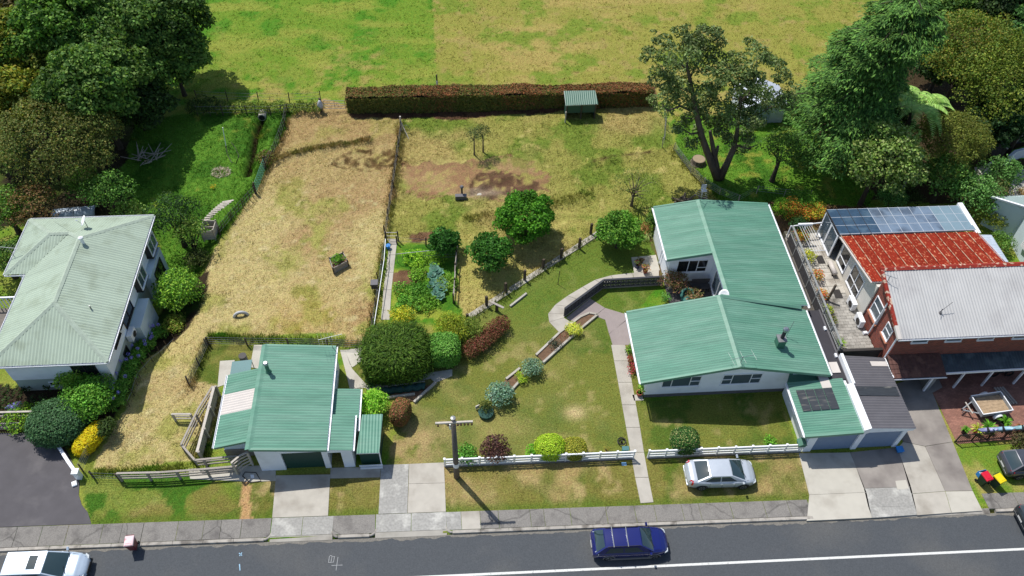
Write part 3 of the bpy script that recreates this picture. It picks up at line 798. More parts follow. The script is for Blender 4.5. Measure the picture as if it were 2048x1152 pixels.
def roof_plane(parent, poly, udir, mat, rib=.2, h=.036, sheet=.8, name='roof_sheet', deck=True, deckmat=None, mats=None, flatten=False):
    """corrugated sheets over a convex planar polygon; ribs run up the slope, udir runs along the eave"""
    pts = [Vector(p) for p in poly]
    nn = (pts[1]-pts[0]).cross(pts[2]-pts[0]).normalized()
    if nn.z < 0: nn = -nn
    u = (Vector(udir) - nn*Vector(udir).dot(nn)).normalized()
    v = nn.cross(u)
    o = pts[0]
    U = [(p-o).dot(u) for p in pts]; V_ = [(p-o).dot(v) for p in pts]
    u0, u1 = min(U), max(U)
    def rng(s):
        lo, hi = 1e9, -1e9
        for i in range(len(pts)):
            a, b_ = (U[i],V_[i]), (U[(i+1)%len(pts)],V_[(i+1)%len(pts)])
            if (a[0]-s)*(b_[0]-s) <= 1e-9 and abs(a[0]-b_[0]) > 1e-6:
                t = (s-a[0])/(b_[0]-a[0]); q = a[1]+(b_[1]-a[1])*t
                lo, hi = min(lo,q), max(hi,q)
            elif abs(a[0]-b_[0]) <= 1e-6 and abs(a[0]-s) < 1e-6:
                lo, hi = min(lo,a[1],b_[1]), max(hi,a[1],b_[1])
        return lo, hi
    ns = max(1, round((u1-u0)/sheet))
    for k in range(ns):
        a, b_ = u0+(u1-u0)*k/ns, u0+(u1-u0)*(k+1)/ns
        nr = max(1, round((b_-a)/rib))
        mb = MB(); prev = None
        lift = .006*(k % 2)
        for i in range(nr*4+1):
            s = a+(b_-a)*i/(nr*4)
            lo, hi = rng(min(max(s,u0+1e-4),u1-1e-4))
            if hi < lo: continue
            z = lift + h*(.5-.5*math.cos(2*math.pi*i/4))
            p, q = o+u*s+v*lo+nn*z, o+u*s+v*hi+nn*z
            n_ = len(mb.v); mb.v += [tuple(p), tuple(q)]
            if prev is not None: mb.f.append((prev, n_, n_+1, prev+1))
            prev = n_
        # a lip at the end of the sheet so that the lap shows
        if mb.f: mb.build(name, mats[k % len(mats)] if mats else mat, parent)
    if deck:
        top = [p-nn*.012 for p in pts]; bot = [p-nn*.09 for p in pts]
        m_ = len(pts)
        nrm = (pts[1]-pts[0]).cross(pts[2]-pts[0])
        if nrm.z < 0: top.reverse(); bot.reverse()
        MB().add(bot+top, [tuple(range(m_))[::-1], tuple(range(m_,2*m_))]+[(i,(i+1)%m_,(i+1)%m_+m_,i+m_) for i in range(m_)]).build('roof_deck', deckmat or TRIM, parent)
def cap(parent, p, q, mat, w_=.34, h=.05, name='ridge_cap'):
    p, q = Vector(p), Vector(q)
    d = (q-p).normalized(); s_ = d.cross(Vector((0,0,1))).normalized()*w_/2
    dn = Vector((0,0,-.05)); up = Vector((0,0,h))
    MB().add([p-s_+dn*1.0, p+up, p+s_+dn, q-s_+dn, q+up, q+s_+dn], [(0,1,4,3),(1,2,5,4),(0,2,1),(3,4,5)]).build(name, mat, parent)
def gutter(parent, p, q, out, mat=None, w_=.13, h=.11):
    p, q, o = Vector(p), Vector(q), Vector(out).normalized()
    up = Vector((0,0,1))
    mb = MB()
    a = [p, p+o*w_, q+o*w_, q]
    mb.hexa([x-up*h for x in a], [x-up*(h-.02) for x in a])
    mb.hexa([p+o*(w_-.02)-up*h, p+o*w_-up*h, q+o*w_-up*h, q+o*(w_-.02)-up*h], [p+o*(w_-.02), p+o*w_, q+o*w_, q+o*(w_-.02)])
    mb.build('gutter', mat or TRIM, parent)
def window(parent, c, wdir, wd, ht, panes, out, frame=TRIM, glass=None, depth=.06, fr=.06, name='window', lying=False, updir=None):
    """window centred at c on a wall; panes: list of (u0,u1,v0,v1) in 0..1"""
    c, wdv, ov = Vector(c), Vector(wdir).normalized(), Vector(out).normalized()
    upv = Vector(updir) if updir else Vector((0,0,1))
    def q(u, v, o_): return c + wdv*(u-.5)*wd + upv*(v-.5)*ht + ov*o_
    mb = MB()
    def bar(u0, u1, v0, v1):
        mb.hexa([q(u0,v0,-.02),q(u1,v0,-.02),q(u1,v1,-.02),q(u0,v1,-.02)], [q(u0,v0,depth),q(u1,v0,depth),q(u1,v1,depth),q(u0,v1,depth)])
    fu, fv = fr/wd, fr/ht
    bar(-fu,0,-fv,1+fv); bar(1,1+fu,-fv,1+fv); bar(0,1,-fv,0); bar(0,1,1,1+fv)
    us = sorted({round(p[0],4) for p in panes}|{round(p[1],4) for p in panes})
    for p in panes:
        if p[0] > 0.01: bar(p[0]-fu*.4, p[0]+fu*.4, p[2], p[3])
        if p[2] > 0.01: bar(p[0]+fu*.4 if p[0]>.01 else 0, p[1]-(fu*.4 if p[1]<.99 else 0), p[2]-fv*.4, p[2]+fv*.4)
    w_ = mb.build(name, frame, parent)
    for p in panes:
        g = MB().hexa([q(p[0],p[2],.004),q(p[1],p[2],.004),q(p[1],p[3],.004),q(p[0],p[3],.004)], [q(p[0],p[2],.02),q(p[1],p[2],.02),q(p[1],p[3],.02),q(p[0],p[3],.02)])
        g.build('pane', glass or GLASS, w_)
    s0 = MB().hexa([q(-fu*1.4,-fv*1.9,-.02),q(1+fu*1.4,-fv*1.9,-.02),q(1+fu*1.4,-fv,-.02),q(-fu*1.4,-fv,-.02)], [q(-fu*1.4,-fv*1.9,.1),q(1+fu*1.4,-fv*1.9,.1),q(1+fu*1.4,-fv,.1),q(-fu*1.4,-fv,.1)])
    s0.build('sill', frame, w_)
    return w_
def wall(parent, poly, z0, z1, mat, name='wall'):
    return MB().prism(poly, z0, z1).build(name, mat, parent)
STEEL = pm('steel_flue', S(175,180,182), rough=.3, metal=.8, var=.1, scale=6)
STEEL_D = pm('galvanised', S(150,152,152), rough=.45, metal=.5, var=.15, scale=6)
def roller_door(parent, x0, x1, y, z1, mat, slats=12, recess=.12):
    d = MB().box(x0, x1, y+recess, y+recess+.03, 0, z1).build('roller_door', mat, parent)
    for k in range(slats):
        z = z1*(k+.15)/slats
        MB().hexa([(x0+.01,y+recess-.025,z),(x1-.01,y+recess-.025,z),(x1-.01,y+recess-.001,z),(x0+.01,y+recess-.001,z)], [(x0+.01,y+recess-.008,z+z1/slats*.85),(x1-.01,y+recess-.008,z+z1/slats*.85),(x1-.01,y+recess-.001,z+z1/slats*.85),(x0+.01,y+recess-.001,z+z1/slats*.85)]).build('slat', mat, d)
def antenna(base, h, label, az=0, n=6, L=1.3, mast=True, tilt=0):
    t = thing('television_antenna', base, label, 'antenna')
    b = Vector(base)
    MB().tube([b-Vector((0,0,.15)), b+Vector((0,0,h))], .022, 6).build('mast', STEEL_D, t)
    d = Vector((math.cos(az), math.sin(az), tilt)).normalized(); s_ = Vector((-math.sin(az), math.cos(az), 0))
    c = b+Vector((0,0,h-.05))
    MB().tube([c-d*L/2, c+d*L/2], .018, 6).build('boom', STEEL, t)
    for k in range(n):
        p = c+d*L*(k/(n-1)-.5); w_ = .55-.05*k
        MB().tube([p-s_*w_, p+s_*w_], .006, 5).build('element', STEEL_D, t)
    return t
def dish(base, label, az, h=.6, r=.4):
    t = thing('satellite_dish', base, label, 'satellite dish')
    b = Vector(base)
    MB().tube([b-Vector((0,0,.1)), b+Vector((0,0,h))], .03, 6).build('mast', STEEL_D, t)
    d = Vector((math.cos(az)*.8, math.sin(az)*.8, .6)).normalized()
    c = b+Vector((0,0,h))
    s_ = d.cross(Vector((0,0,1))).normalized(); u = s_.cross(d)
    mb = MB(); vs = [c]; n = 16
    for j in (1,2,3):
        for k in range(n):
            a = 2*math.pi*k/n; rr = r*j/3
            vs.append(c+s_*rr*math.cos(a)+u*rr*1.1*math.sin(a)+d*.22*rr*rr/r)
    fs = [(0,1+k,1+(k+1)%n) for k in range(n)]
    for j in range(2):
        for k in range(n): fs.append((1+j*n+k,1+(j+1)*n+k,1+(j+1)*n+(k+1)%n,1+j*n+(k+1)%n))
    o = mb.add(vs, fs).build('reflector', WHITE, t, smooth=True)
    sm_ = o.modifiers.new('s','SOLIDIFY'); sm_.thickness = .02
    f_ = c+d*.5-u*.1
    MB().tube([c-u*r*.9, f_], .015, 5).build('feed_arm', STEEL_D, t)
    MB().tube([f_-d*.06, f_+d*.08], .04, 8).build('receiver', WHITE, t)
    return t

# ------------------------------------------------------------------ B1: the pale-roofed house on the left
B = thing('hip_roof_house', (-27.6,32.9,0), 'two-storey white house under a pale green hip roof beside the dry paddock', 'house')
ex0, ex1, ey0, ey1, ez, rz_ = -31.6, -23.8, 32.5, 46.4, 3.7, 5.42
bx = -33.1
wx0, wx1, wy0, wy1 = -31.0, -24.35, 33.0, 45.9
MB().prism([(wx0,wy0),(wx1,wy0),(wx1,wy1),(bx+.6,wy1),(bx+.6,41.2),(wx0,41.2)], 1.35, 3.62).build('wall', WALL_W, B)
MB().prism([(wx0+.03,wy0+.03),(wx1-.03,wy0+.03),(wx1-.03,wy1-.03),(bx+.63,wy1-.03),(bx+.63,41.23),(wx0+.03,41.23)], -1.8, 1.35).build('lower_wall', WALL_LOW, B)
MB().box(wx1-.1, wx1+.75, 37.4, 40.2, -1.8, 1.1).build('porch_box', WALL_LB, B)
MB().box(wx1-.1, wx1+.5, 42.0, 45.3, -1.8, 1.3).build('lower_bay', WALL_LB, B)
F0, F1 = (-27.7,36.4,rz_), (-27.7,42.5,rz_)
E_ = lambda x,y: (x,y,ez)
roof_plane(B, [E_(ex0,ey0),E_(ex1,ey0),F0], (1,0,0), PALE, sheet=.85)
roof_plane(B, [E_(ex1,ey0),E_(ex1,ey1),F1,F0], (0,1,0), PALE, sheet=.85)
roof_plane(B, [E_(ex1,ey1),(-31.6,ey1,ez),F1], (1,0,0), PALE, sheet=.85)
roof_plane(B, [E_(ex0,ey0),F0,F1,(-31.6,ey1,ez)], (0,1,0), PALE, sheet=.85)
br = 4.94
roof_plane(B, [E_(bx,40.7),(-30.25,43.55,br),E_(bx,46.4)], (0,1,0), PALE, sheet=.85)
roof_plane(B, [E_(bx,40.7),(-31.6,40.7,ez),(-28.85,43.55,br),(-30.25,43.55,br)], (1,0,0), PALE, sheet=.85, deck=False)
roof_plane(B, [E_(bx,46.42),(-30.25,43.55,br),(-28.85,43.55,br),(-31.6,46.42,ez)], (1,0,0), PALE, sheet=.85, deck=False)
for p, q in ((E_(ex0,ey0),F0),(E_(ex1,ey0),F0),(F0,F1),(E_(ex1,ey1),F1),(F1,(-28.85,43.55,br+.02)),(E_(bx,40.7),(-30.25,43.55,br)),((-30.25,43.55,br),(-28.85,43.55,br)),(E_(bx,46.4),(-30.25,43.55,br))):
    cap(B, Vector(p)+Vector((0,0,.03)), Vector(q)+Vector((0,0,.03)), PALE_F)
cap(B, (-31.6,40.7,ez+.0), (-28.85,43.55,br-.03), PALE_F, h=.02, name='valley')
gutter(B, E_(ex0,ey0), E_(ex1,ey0), (0,-1,0)); gutter(B, E_(ex1,ey0), E_(ex1,ey1), (1,0,0)); gutter(B, E_(ex0,40.7), E_(ex0,ey0), (-1,0,0)); gutter(B, E_(bx,ey1), E_(bx,40.7), (-1,0,0)); gutter(B, E_(bx,40.7), E_(ex0,40.7), (0,-1,0)); gutter(B, E_(ex1,ey1), E_(bx,ey1), (0,1,0))
MB().box(ex0+.02,ex1-.02,ey0+.02,ey1-.02,ez-.16,ez-.1).build('soffit', TRIM, B)
one, two = [(0,1,0,1)], [(0,.5,0,1),(.5,1,0,1)]
DKFR = pm('frame_dark', S(52,48,46), rough=.6)
window(B, (-25.9,wy0,2.55), (1,0,0), 1.5, 1.5, two, (0,-1,0), DKFR, GLASS_D)
window(B, (-28.6,wy0,3.2), (1,0,0), 2.4, .35, one, (0,-1,0), DKFR, GLASS_D)
window(B, (-28.4,wy0+.03,.75), (1,0,0), .8, .35, one, (0,-1,0), TRIM, GLASS_D)
for yy, zz, wd, ht in ((35.4,2.7,1.3,.9),(36.6,2.75,.6,.6),(38.0,2.3,1.9,1.4)): window(B, (wx1,yy,zz), (0,1,0), wd, ht, two, (1,0,0), DKFR, GLASS_D)
for yy in (41.2, 44.6):
    MB().box(wx1, wx1+.5, yy-.85, yy+.85, 1.6, 1.75).build('window_box', DKFR, B)
    MB().box(wx1, wx1+.42, yy-.8, yy+.8, 1.75, 3.1).build('bay_window', DKFR, B)
    window(B, (wx1+.42,yy,2.45), (0,1,0), 1.4, 1.2, two, (1,0,0), TRIM, GLASS)
window(B, (wx1+.5,43.7,.2), (0,1,0), 1.7, 1.3, two, (1,0,0), DKFR, GLASS_D)
window(B, (wx1-.03,35.6,.4), (0,1,0), .7, .9, one, (1,0,0), DKFR, GLASS_D)
f0 = P(160,480,5.2)
fl = MB().lathe((-27.35,42.1,5.2), [(.11,0),(.11,.55),(.17,.56),(.17,.66),(.05,.74)], 12).build('flue', WHITE, B, smooth=False)
for p in ((-25.6,36.5,4.4),): MB().tube([p, (p[0],p[1],p[2]+.45)], .05, 8).build('vent_pipe', STEEL_D, B)
t = thing('heat_pump_unit', (wx1,36.9,1.0), 'grey heat pump box on the side wall of the pale-roofed house', 'heat pump')
MB().box(wx1+.04,wx1+.42,36.4,37.3,.75,1.4).build('casing', WHITE, t, bevel=.02); MB().lathe((0,0,0),[(.01,0),(.24,0),(.24,.02)],14).build('fan_grille', DKFR, t, local=True).location = (.45,0,.05)
t.children[-1].rotation_euler = (0,R(90),0)
MB().box(wx1-.01,wx1+.42,36.5,36.56,.68,.75).build('bracket', STEEL_D, t); MB().box(wx1-.01,wx1+.42,37.1,37.16,.68,.75).build('bracket', STEEL_D, t)
dish((-27.9,44.4,4.6), 'grey satellite dish on the pale green hip roof', R(200), .7, .38)
antenna((-33.0,42.5,3.6), 1.1, 'many-rod television antenna at the left eave of the pale hip roof', R(170), 8, 1.5)
# side deck railing at the far left
t = thing('deck_railing', (-33.6,40.2,0), 'white deck rail at the notch of the pale-roofed house', 'railing')
MB().box(-36,-31.7,39.9,40.0,2.0,2.1).build('top_rail', TRIM, t)
for k in range(16): MB().box(-36+.27*k,-35.95+.27*k,39.92,39.98,.9,2.0).build('baluster', TRIM, t)
MB().box(-36,-31.1,35.5,39.9,.75,.9).build('deck', pm('deck_boards', S(120,112,104), rough=.8, var=.2, scale=4), t)
for k in range(4): MB().box(-35.8+1.5*k,-35.7+1.5*k,35.55,35.65,-.1,.75).build('post', TRIM, t)

# ------------------------------------------------------------------ B2: the cottage garage
B = thing('cottage_garage', (-11,25.9,0), 'white cottage garage with green corrugated roof and dark roller door', 'garage')
zl, zr = 3.12, 2.6
x0, x1, y0, y1 = -13.72, -8.98, 25.72, 33.85
wl_, wr_, wf, wb = -13.55, -9.1, 25.88, 33.7
RJ = -11.98                                     # door jamb
# front wall around the door opening, side and back walls
MB().prism([(wl_,wf),(RJ,wf),(RJ,wf+.15),(wl_,wf+.15)], 0, [3.0,2.84,2.84,3.0]).build('wall', WALL_W, B)
MB().prism([(RJ,wf),(-9.42,wf),(-9.42,wf+.15),(RJ,wf+.15)], 2.15, [2.84,2.55,2.55,2.84]).build('lintel', WALL_W, B)
MB().prism([(-9.42,wf-.02),(wr_+.05,wf-.02),(wr_+.05,wf+.15),(-9.42,wf+.15)], 0, 2.5).build('pilaster', TRIM, B)
MB().prism([(wl_,wf+.15),(wl_+.12,wf+.15),(wl_+.12,wb),(wl_,wb)], 0, 3.0).build('wall', WALL_W, B)
MB().prism([(wr_-.12,wf+.15),(wr_,wf+.15),(wr_,wb),(wr_-.12,wb)], 0, 2.5).build('wall', WALL_W, B)
MB().prism([(wl_,wb),(wr_,wb),(wr_,wb+.12),(wl_,wb+.12)], 0, [3.0,2.5,2.5,3.0]).build('wall', WALL_W, B)
MB().box(wl_+.12, wr_-.12, wf+.4, wb, 0, .05).build('floor_slab', CONC_D, B)
roller_door(B, RJ+.01, -9.43, wf, 2.15, DOORGRN, 14)
roof_plane(B, [(x0,y0,zl),(x1,y0,zr),(x1,y1,zr),(x0,y1,zl)], (0,1,0), GREEN, sheet=.82, rib=.205)
cap(B, (x0,y0,zl+.03), (x0,y1,zl+.03), GREEN, w_=.5)
MB().box(x0-.02,x1+.02,y0-.05,y0-.01,2.5,2.6)
MB().hexa([(x0,y0-.04,zl-.16),(x1,y0-.04,zr-.16),(x1,y0+.1,zr-.16),(x0,y0+.1,zl-.16)],[(x0,y0-.04,zl+.045),(x1,y0-.04,zr+.045),(x1,y0+.1,zr+.045),(x0,y0+.1,zl+.045)]).build('barge_board', GREEN, B)
MB().hexa([(x0,y1-.1,zl-.16),(x1,y1-.1,zr-.16),(x1,y1+.04,zr-.16),(x0,y1+.04,zl-.16)],[(x0,y1-.1,zl+.045),(x1,y1-.1,zr+.045),(x1,y1+.04,zr+.045),(x0,y1+.04,zl+.045)]).build('barge_board', GREEN, B)
gutter(B, (x1,y0,zr), (x1,y1,zr), (1,0,0))
window(B, (wr_,32.1,1.7), (0,1,0), 1.3, 1.0, two, (1,0,0))
# left lean-to with one run of off-white sheets
hx, lx0 = -13.75, -16.2
ly0, ly1 = 26.5, 32.1
roof_plane(B, [(lx0,ly0,2.2),(hx,ly0,2.92),(hx,ly1,2.92),(lx0,ly1,2.2)], (0,1,0), GREEN, sheet=.8, rib=.2, name='leanto_sheet', mats=[GREEN,GREEN,GREEN,PALE_SHEET,PALE_SHEET,GREEN,GREEN])
MB().hexa([(lx0,ly0-.05,2.05),(hx,ly0-.05,2.77),(hx,ly0+.1,2.77),(lx0,ly0+.1,2.05)],[(lx0,ly0-.05,2.245),(hx,ly0-.05,2.965),(hx,ly0+.1,2.965),(lx0,ly0+.1,2.245)]).build('barge_board', GREEN, B)
gutter(B, (lx0,ly0,2.2), (lx0,ly1,2.2), (-1,0,0))
MB().box(lx0+.25, hx, ly0+.6, ly1-.15, 0, 2.08).build('leanto_wall', WALL_LB, B)
MB().box(lx0+.2, hx-.4, ly0+.55, ly0+.6, 0, .9).build('leanto_footing', CONC_D, B)
# right lower roofs
roof_plane(B, [(-8.86,25.78,2.5),(-7.4,25.78,2.3),(-7.4,28.4,2.3),(-8.86,28.4,2.5)], (0,1,0), GREEN, sheet=.9, rib=.2, name='porch_sheet')
gutter(B, (-7.4,25.78,2.3), (-7.4,28.4,2.3), (1,0,0))
roof_plane(B, [(-8.86,27.4,2.16),(-7.2,27.4,2.0),(-7.2,30.62,2.0),(-8.86,30.62,2.16)], (0,1,0), GREEN, sheet=.9, rib=.2, name='porch_sheet')
gutter(B, (-7.2,27.4,2.0), (-7.2,30.62,2.0), (1,0,0))
MB().box(-8.2,-7.5,25.85,26.0,0,2.28).build('porch_wall', WALL_W, B); MB().box(-9.05,-8.2,25.85,26.0,2.0,2.3).build('lintel', WALL_W, B)
MB().box(-9.05,-7.5,28.1,30.4,0,1.95).build('porch_wall', WALL_LB, B); MB().box(-7.62,-7.5,26.0,28.1,0,2.2).build('porch_wall', WALL_W, B)
MB().box(-8.95,-8.25,27.2,27.3,0,2.0).build('door', DARKIN, B)
fb = Vector((-13.25,31.6,3.0))
fl_ = MB().lathe(fb, [(.13,0),(.13,.95)], 14).build('flue', GREEN_D, B); MB().lathe(fb+Vector((0,0,.95)), [(.17,0),(.17,.14),(.12,.2)], 14).build('flue_cap', STEEL, fl_)
MB().lathe(fb+Vector((0,0,.02)), [(.24,0),(.2,.1),(.13,.22)], 14).build('flue_flashing', GREEN_D, B)
antenna((-9.2,33.7,2.7), 1.25, 'many-rod television antenna on the back corner of the cottage garage', R(15), 8, 1.6)
# little teal porch roof behind the lean-to
t = thing('teal_awning', (-15.6,32.7,0), 'small teal sloping awning behind the cottage garage lean-to', 'awning')
MB().hexa([(-16.35,32.2,1.35),(-14.9,32.2,1.55),(-14.9,33.6,1.75),(-16.3,33.6,1.6)],[(-16.35,32.2,1.4),(-14.9,32.2,1.6),(-14.9,33.6,1.8),(-16.3,33.6,1.65)]).build('cover', TEAL, t)
for q in ((-16.3,32.25,1.35),(-16.25,33.55,1.6),(-14.95,33.55,1.75)): MB().tube([(q[0],q[1],0),q], .03, 6).build('post', STEEL_D, t)
# separate small shed
B = thing('garden_shed', (-6.5,27,0), 'small green corrugated lean-to shed beside the cottage garage', 'shed')
roof_plane(B, [(-7.2,25.7,2.0),(-5.75,25.7,1.95),(-5.6,28.45,2.15),(-6.95,28.45,2.2)], (1,0,0), GREEN, sheet=.75, rib=.19)
MB().prism([(-7.1,26.0),(-5.85,26.0),(-5.72,28.35),(-6.9,28.35)], 0, [1.9,1.85,2.03,2.08]).build('wall', DOORGRN, B)
MB().box(-7.15,-5.7,25.62,25.72,0,.2).build('sill_board', TRIM, B); MB().box(-7.2,-5.68,25.66,25.72,.32,.42).build('sill_board', TRIM, B)
MB().tube([(-5.78,25.85,0),(-5.78,25.85,1.9)], .04, 8).build('downpipe', TRIM, B)

# ------------------------------------------------------------------ B3: the main house, two green gables
B = thing('main_house', (18.4,30.1,0), 'long white house with two low green corrugated gable roofs', 'house')
ax0, arx, ax1, ay0, ay1, aez, arz = 11.76, 18.32, 24.95, 29.48, 35.62, 2.9, 4.36
roof_plane(B, [(ax0,ay0,aez),(arx,ay0,arz),(arx,ay1,arz),(ax0,ay1,aez)], (0,1,0), GREEN, sheet=.77, rib=.2)
roof_plane(B, [(arx,ay0,arz),(ax1,ay0,aez),(ax1,ay1-.4,aez),(arx,ay1,arz)], (0,1,0), GREEN, sheet=.77, rib=.2)
cap(B, (arx,ay0,arz+.04), (arx,ay1,arz+.04), GREEN, w_=.46)
for xa, za, xb, zb in ((ax0,aez,arx,arz),(arx,arz,ax1,aez)):
    for yy in (ay0, ay1):
        MB().hexa([(xa,yy-.05,za-.2),(xb,yy-.05,zb-.2),(xb,yy+.09,zb-.2),(xa,yy+.09,za-.2)],[(xa,yy-.05,za+.05),(xb,yy-.05,zb+.05),(xb,yy+.09,zb+.05),(xa,yy+.09,za+.05)]).build('barge_board', GREEN, B)
gutter(B, (ax0,ay0,aez), (ax0,ay1,aez), (-1,0,0)); gutter(B, (ax1,ay0,aez), (ax1,ay1-.4,aez), (1,0,0))
hx0, hx1, hy0, hy1 = 12.45, 24.4, 30.12, 35.3
def gz_at(x): return aez-.16+(arz-aez)*(1-abs(x-arx)/(6.6))
MB().add([(hx0,hy0,.45),(hx1,hy0,.45),(hx1,hy0,gz_at(hx1)),(arx,hy0,gz_at(arx)),(hx0,hy0,gz_at(hx0)),(hx0,hy1,.45),(hx1,hy1,.45),(hx1,hy1,gz_at(hx1)),(arx,hy1,gz_at(arx)),(hx0,hy1,gz_at(hx0))],
         [(0,1,2,3,4),(9,8,7,6,5),(0,5,6,1),(1,6,7,2),(2,7,8,3),(3,8,9,4),(4,9,5,0)]).build('wall', WALL_W, B)
MB().box(hx0+.05,hx1-.05,hy0+.05,hy1,-.1,.45).build('foundation', pm('foundation', S(110,108,112), rough=.85, var=.1), B)
GABLE_V = pm('gable_vent', S(60,70,80), rough=.7)
MB().add([(16.4,hy0-.02,3.74),(18.3,hy0-.02,3.95),(20.2,hy0-.02,3.78),(18.3,hy0-.02,4.12)], [(0,1,2,3)]).build('gable_vent', GABLE_V, B)
tri = [(0,.2,0,.5),(0,.2,.5,1),(.2,.75,0,1),(.75,1,0,.5),(.75,1,.5,1)]
window(B, (14.85,hy0,1.95), (1,0,0), 2.6, 1.1, [(0,.24,0,.8),(.24,.74,0,1),(.74,1,0,.5),(.74,1,.5,1)], (0,-1,0))
window(B, (19.1,hy0,1.95), (1,0,0), 2.7, 1.1, [(0,.24,0,.5),(0,.24,.5,1),(.24,.74,0,1),(.74,1,0,.5),(.74,1,.5,1)], (0,-1,0))
for yy in (31.8,34.2): window(B, (hx0,yy,1.9), (0,1,0), 1.4, 1.1, two, (-1,0,0))
# chimney with steel flue
c = Vector((21.9,31.75,3.4))
MB().box(21.45,22.0,31.35,31.95,3.1,4.35).build('chimney', GREEN_D, B, bevel=.02)
MB().box(21.42,22.03,31.32,31.98,4.34,4.42).build('chimney_cap', STEEL_D, B)
fl_ = MB().lathe((21.75,31.68,4.42), [(.13,0),(.13,.78)], 14).build('flue', BLACK_R, B); MB().lathe((21.75,31.68,5.2), [(.19,0),(.2,.22),(.1,.32)], 14).build('flue_cap', STEEL, fl_)
# rear wing
rx0, rrx, rx1, ry0, ry1, rez, rrz = 15.62, 19.25, 25.1, 40.37, 46.1, 3.2, 3.82
rm = 35.4
roof_plane(B, [(rx0,ry0,rez),(rrx,ry0,rrz),(rrx,ry1,rrz),(rx0,ry1,rez)], (0,1,0), GREEN, sheet=.77, rib=.2)
# right slope runs from the back gable to the front wing, sheet by sheet
roof_plane(B, [(rrx,rm,rrz),(rx1,rm,rez),(rx1,ry1,rez),(rrx,ry1,rrz)], (0,1,0), GREEN, sheet=.77, rib=.2, h=.042)
cap(B, (rrx,ry1,rrz+.04), (rrx,rm+.3,rrz+.04), GREEN, w_=.5)
cap(B, (arx+.1,ay1+.02,arz+.06), (ax1-.4,ay1-.36,aez+.33), GREEN, w_=.36, name='junction_flashing')
for xa, za, xb, zb, yy in ((rx0,rez,rrx,rrz,ry1),(rrx,rrz,rx1,rez,ry1),(rx0,rez,rrx,rrz,ry0)):
    MB().hexa([(xa,yy-.05,za-.2),(xb,yy-.05,zb-.2),(xb,yy+.09,zb-.2),(xa,yy+.09,za-.2)],[(xa,yy-.05,za+.05),(xb,yy-.05,zb+.05),(xb,yy+.09,zb+.05),(xa,yy+.09,za+.05)]).build('barge_board', GREEN, B)
MB().box(rrx-.09,rrx-.02,rm+.3,ry0-.06,rrz-.3,rrz-.02).build('fascia', TRIM, B)
gutter(B, (rx0,ry0,rez), (rx0,ry1,rez), (-1,0,0)); gutter(B, (rx1,rm-.2,rez), (rx1,ry1,rez), (1,0,0))
MB().prism([(16.05,40.75),(rrx+.3,40.75),(rrx+.3,45.8),(16.05,45.8)], 0, [3.12,3.6,3.6,3.12]).build('wall', WALL_W, B)
MB().prism([(rrx+.3,35.3),(24.6,35.3),(24.6,45.8),(rrx+.3,45.8)], 0, [3.62,3.1,3.1,3.62]).build('wall', WALL_W, B)
window(B, (17.9,40.75,1.95), (1,0,0), 2.3, 1.25, [(0,.36,0,1),(.36,.68,0,1),(.68,1,0,.35),(.68,1,.35,1)], (0,-1,0), TRIM, GLASS_D)
window(B, (rrx+.3,38.6,1.5), (0,1,0), 2.4, 1.9, two, (-1,0,0), TRIM, GLASS)
window(B, (rrx+.3,36.3,1.4), (0,1,0), .9, 2.0, one, (-1,0,0), TRIM, GLASS_D, name='door')
MB().box(16.0,rrx+.29,35.7,40.74,-.05,.12).build('deck', pm('deck_dark', S(88,84,86), rough=.8, var=.15, scale=4), B)
MB().tube([(16.0,40.9,3.05),(15.95,42.6,2.4),(15.93,42.8,.1)], .045, 8).build('downpipe', TRIM, B)
dish((rrx-.35,36.1,3.3), 'white satellite dish over the porch of the main house', R(210), .55, .42)
antenna((arx,ay0+.25,arz+.05), .75, 'wide television antenna at the front gable peak of the main house', R(10), 3, 1.6)
antenna((rrx+.1,ry1-.1,rrz), 1.0, 'small television antenna at the rear gable of the main house', R(60), 5, 1.0)
t = thing('aerial_rod', (22.5,32.4,3.3), 'thin rod aerial standing behind the steel flue', 'antenna')
MB().tube([(22.5,32.4,3.2),(22.75,32.7,4.9)], .018, 6).build('rod', STEEL_D, t)
# black membrane roof along the right side of the main house
B = thing('side_lean_to', (25.6,32,0), 'black flat lean-to roof between the main house and the trellis fence', 'lean-to')
MB().box(24.42,26.15,29.4,35.5,2.3,2.42).build('roof', BLACK_R, B)
MB().box(26.15,26.28,28.6,35.5,2.28,2.5).build('fascia', DGREY_R, B)
MB().box(24.42,26.2,29.5,35.4,0,2.3).build('wall', WALL_LB, B)
MB().box(25.35,25.95,29.9,30.8,2.43,2.5).build('skylight', PALE_SHEET, B)
MB().box(24.95,25.05,31.0,33.2,2.9,3.0)
for k in range(2): MB().box(26.0,26.14,31.2+2.4*k,31.5+2.4*k,2.42,2.56).build('vent_box', TRIM, B)

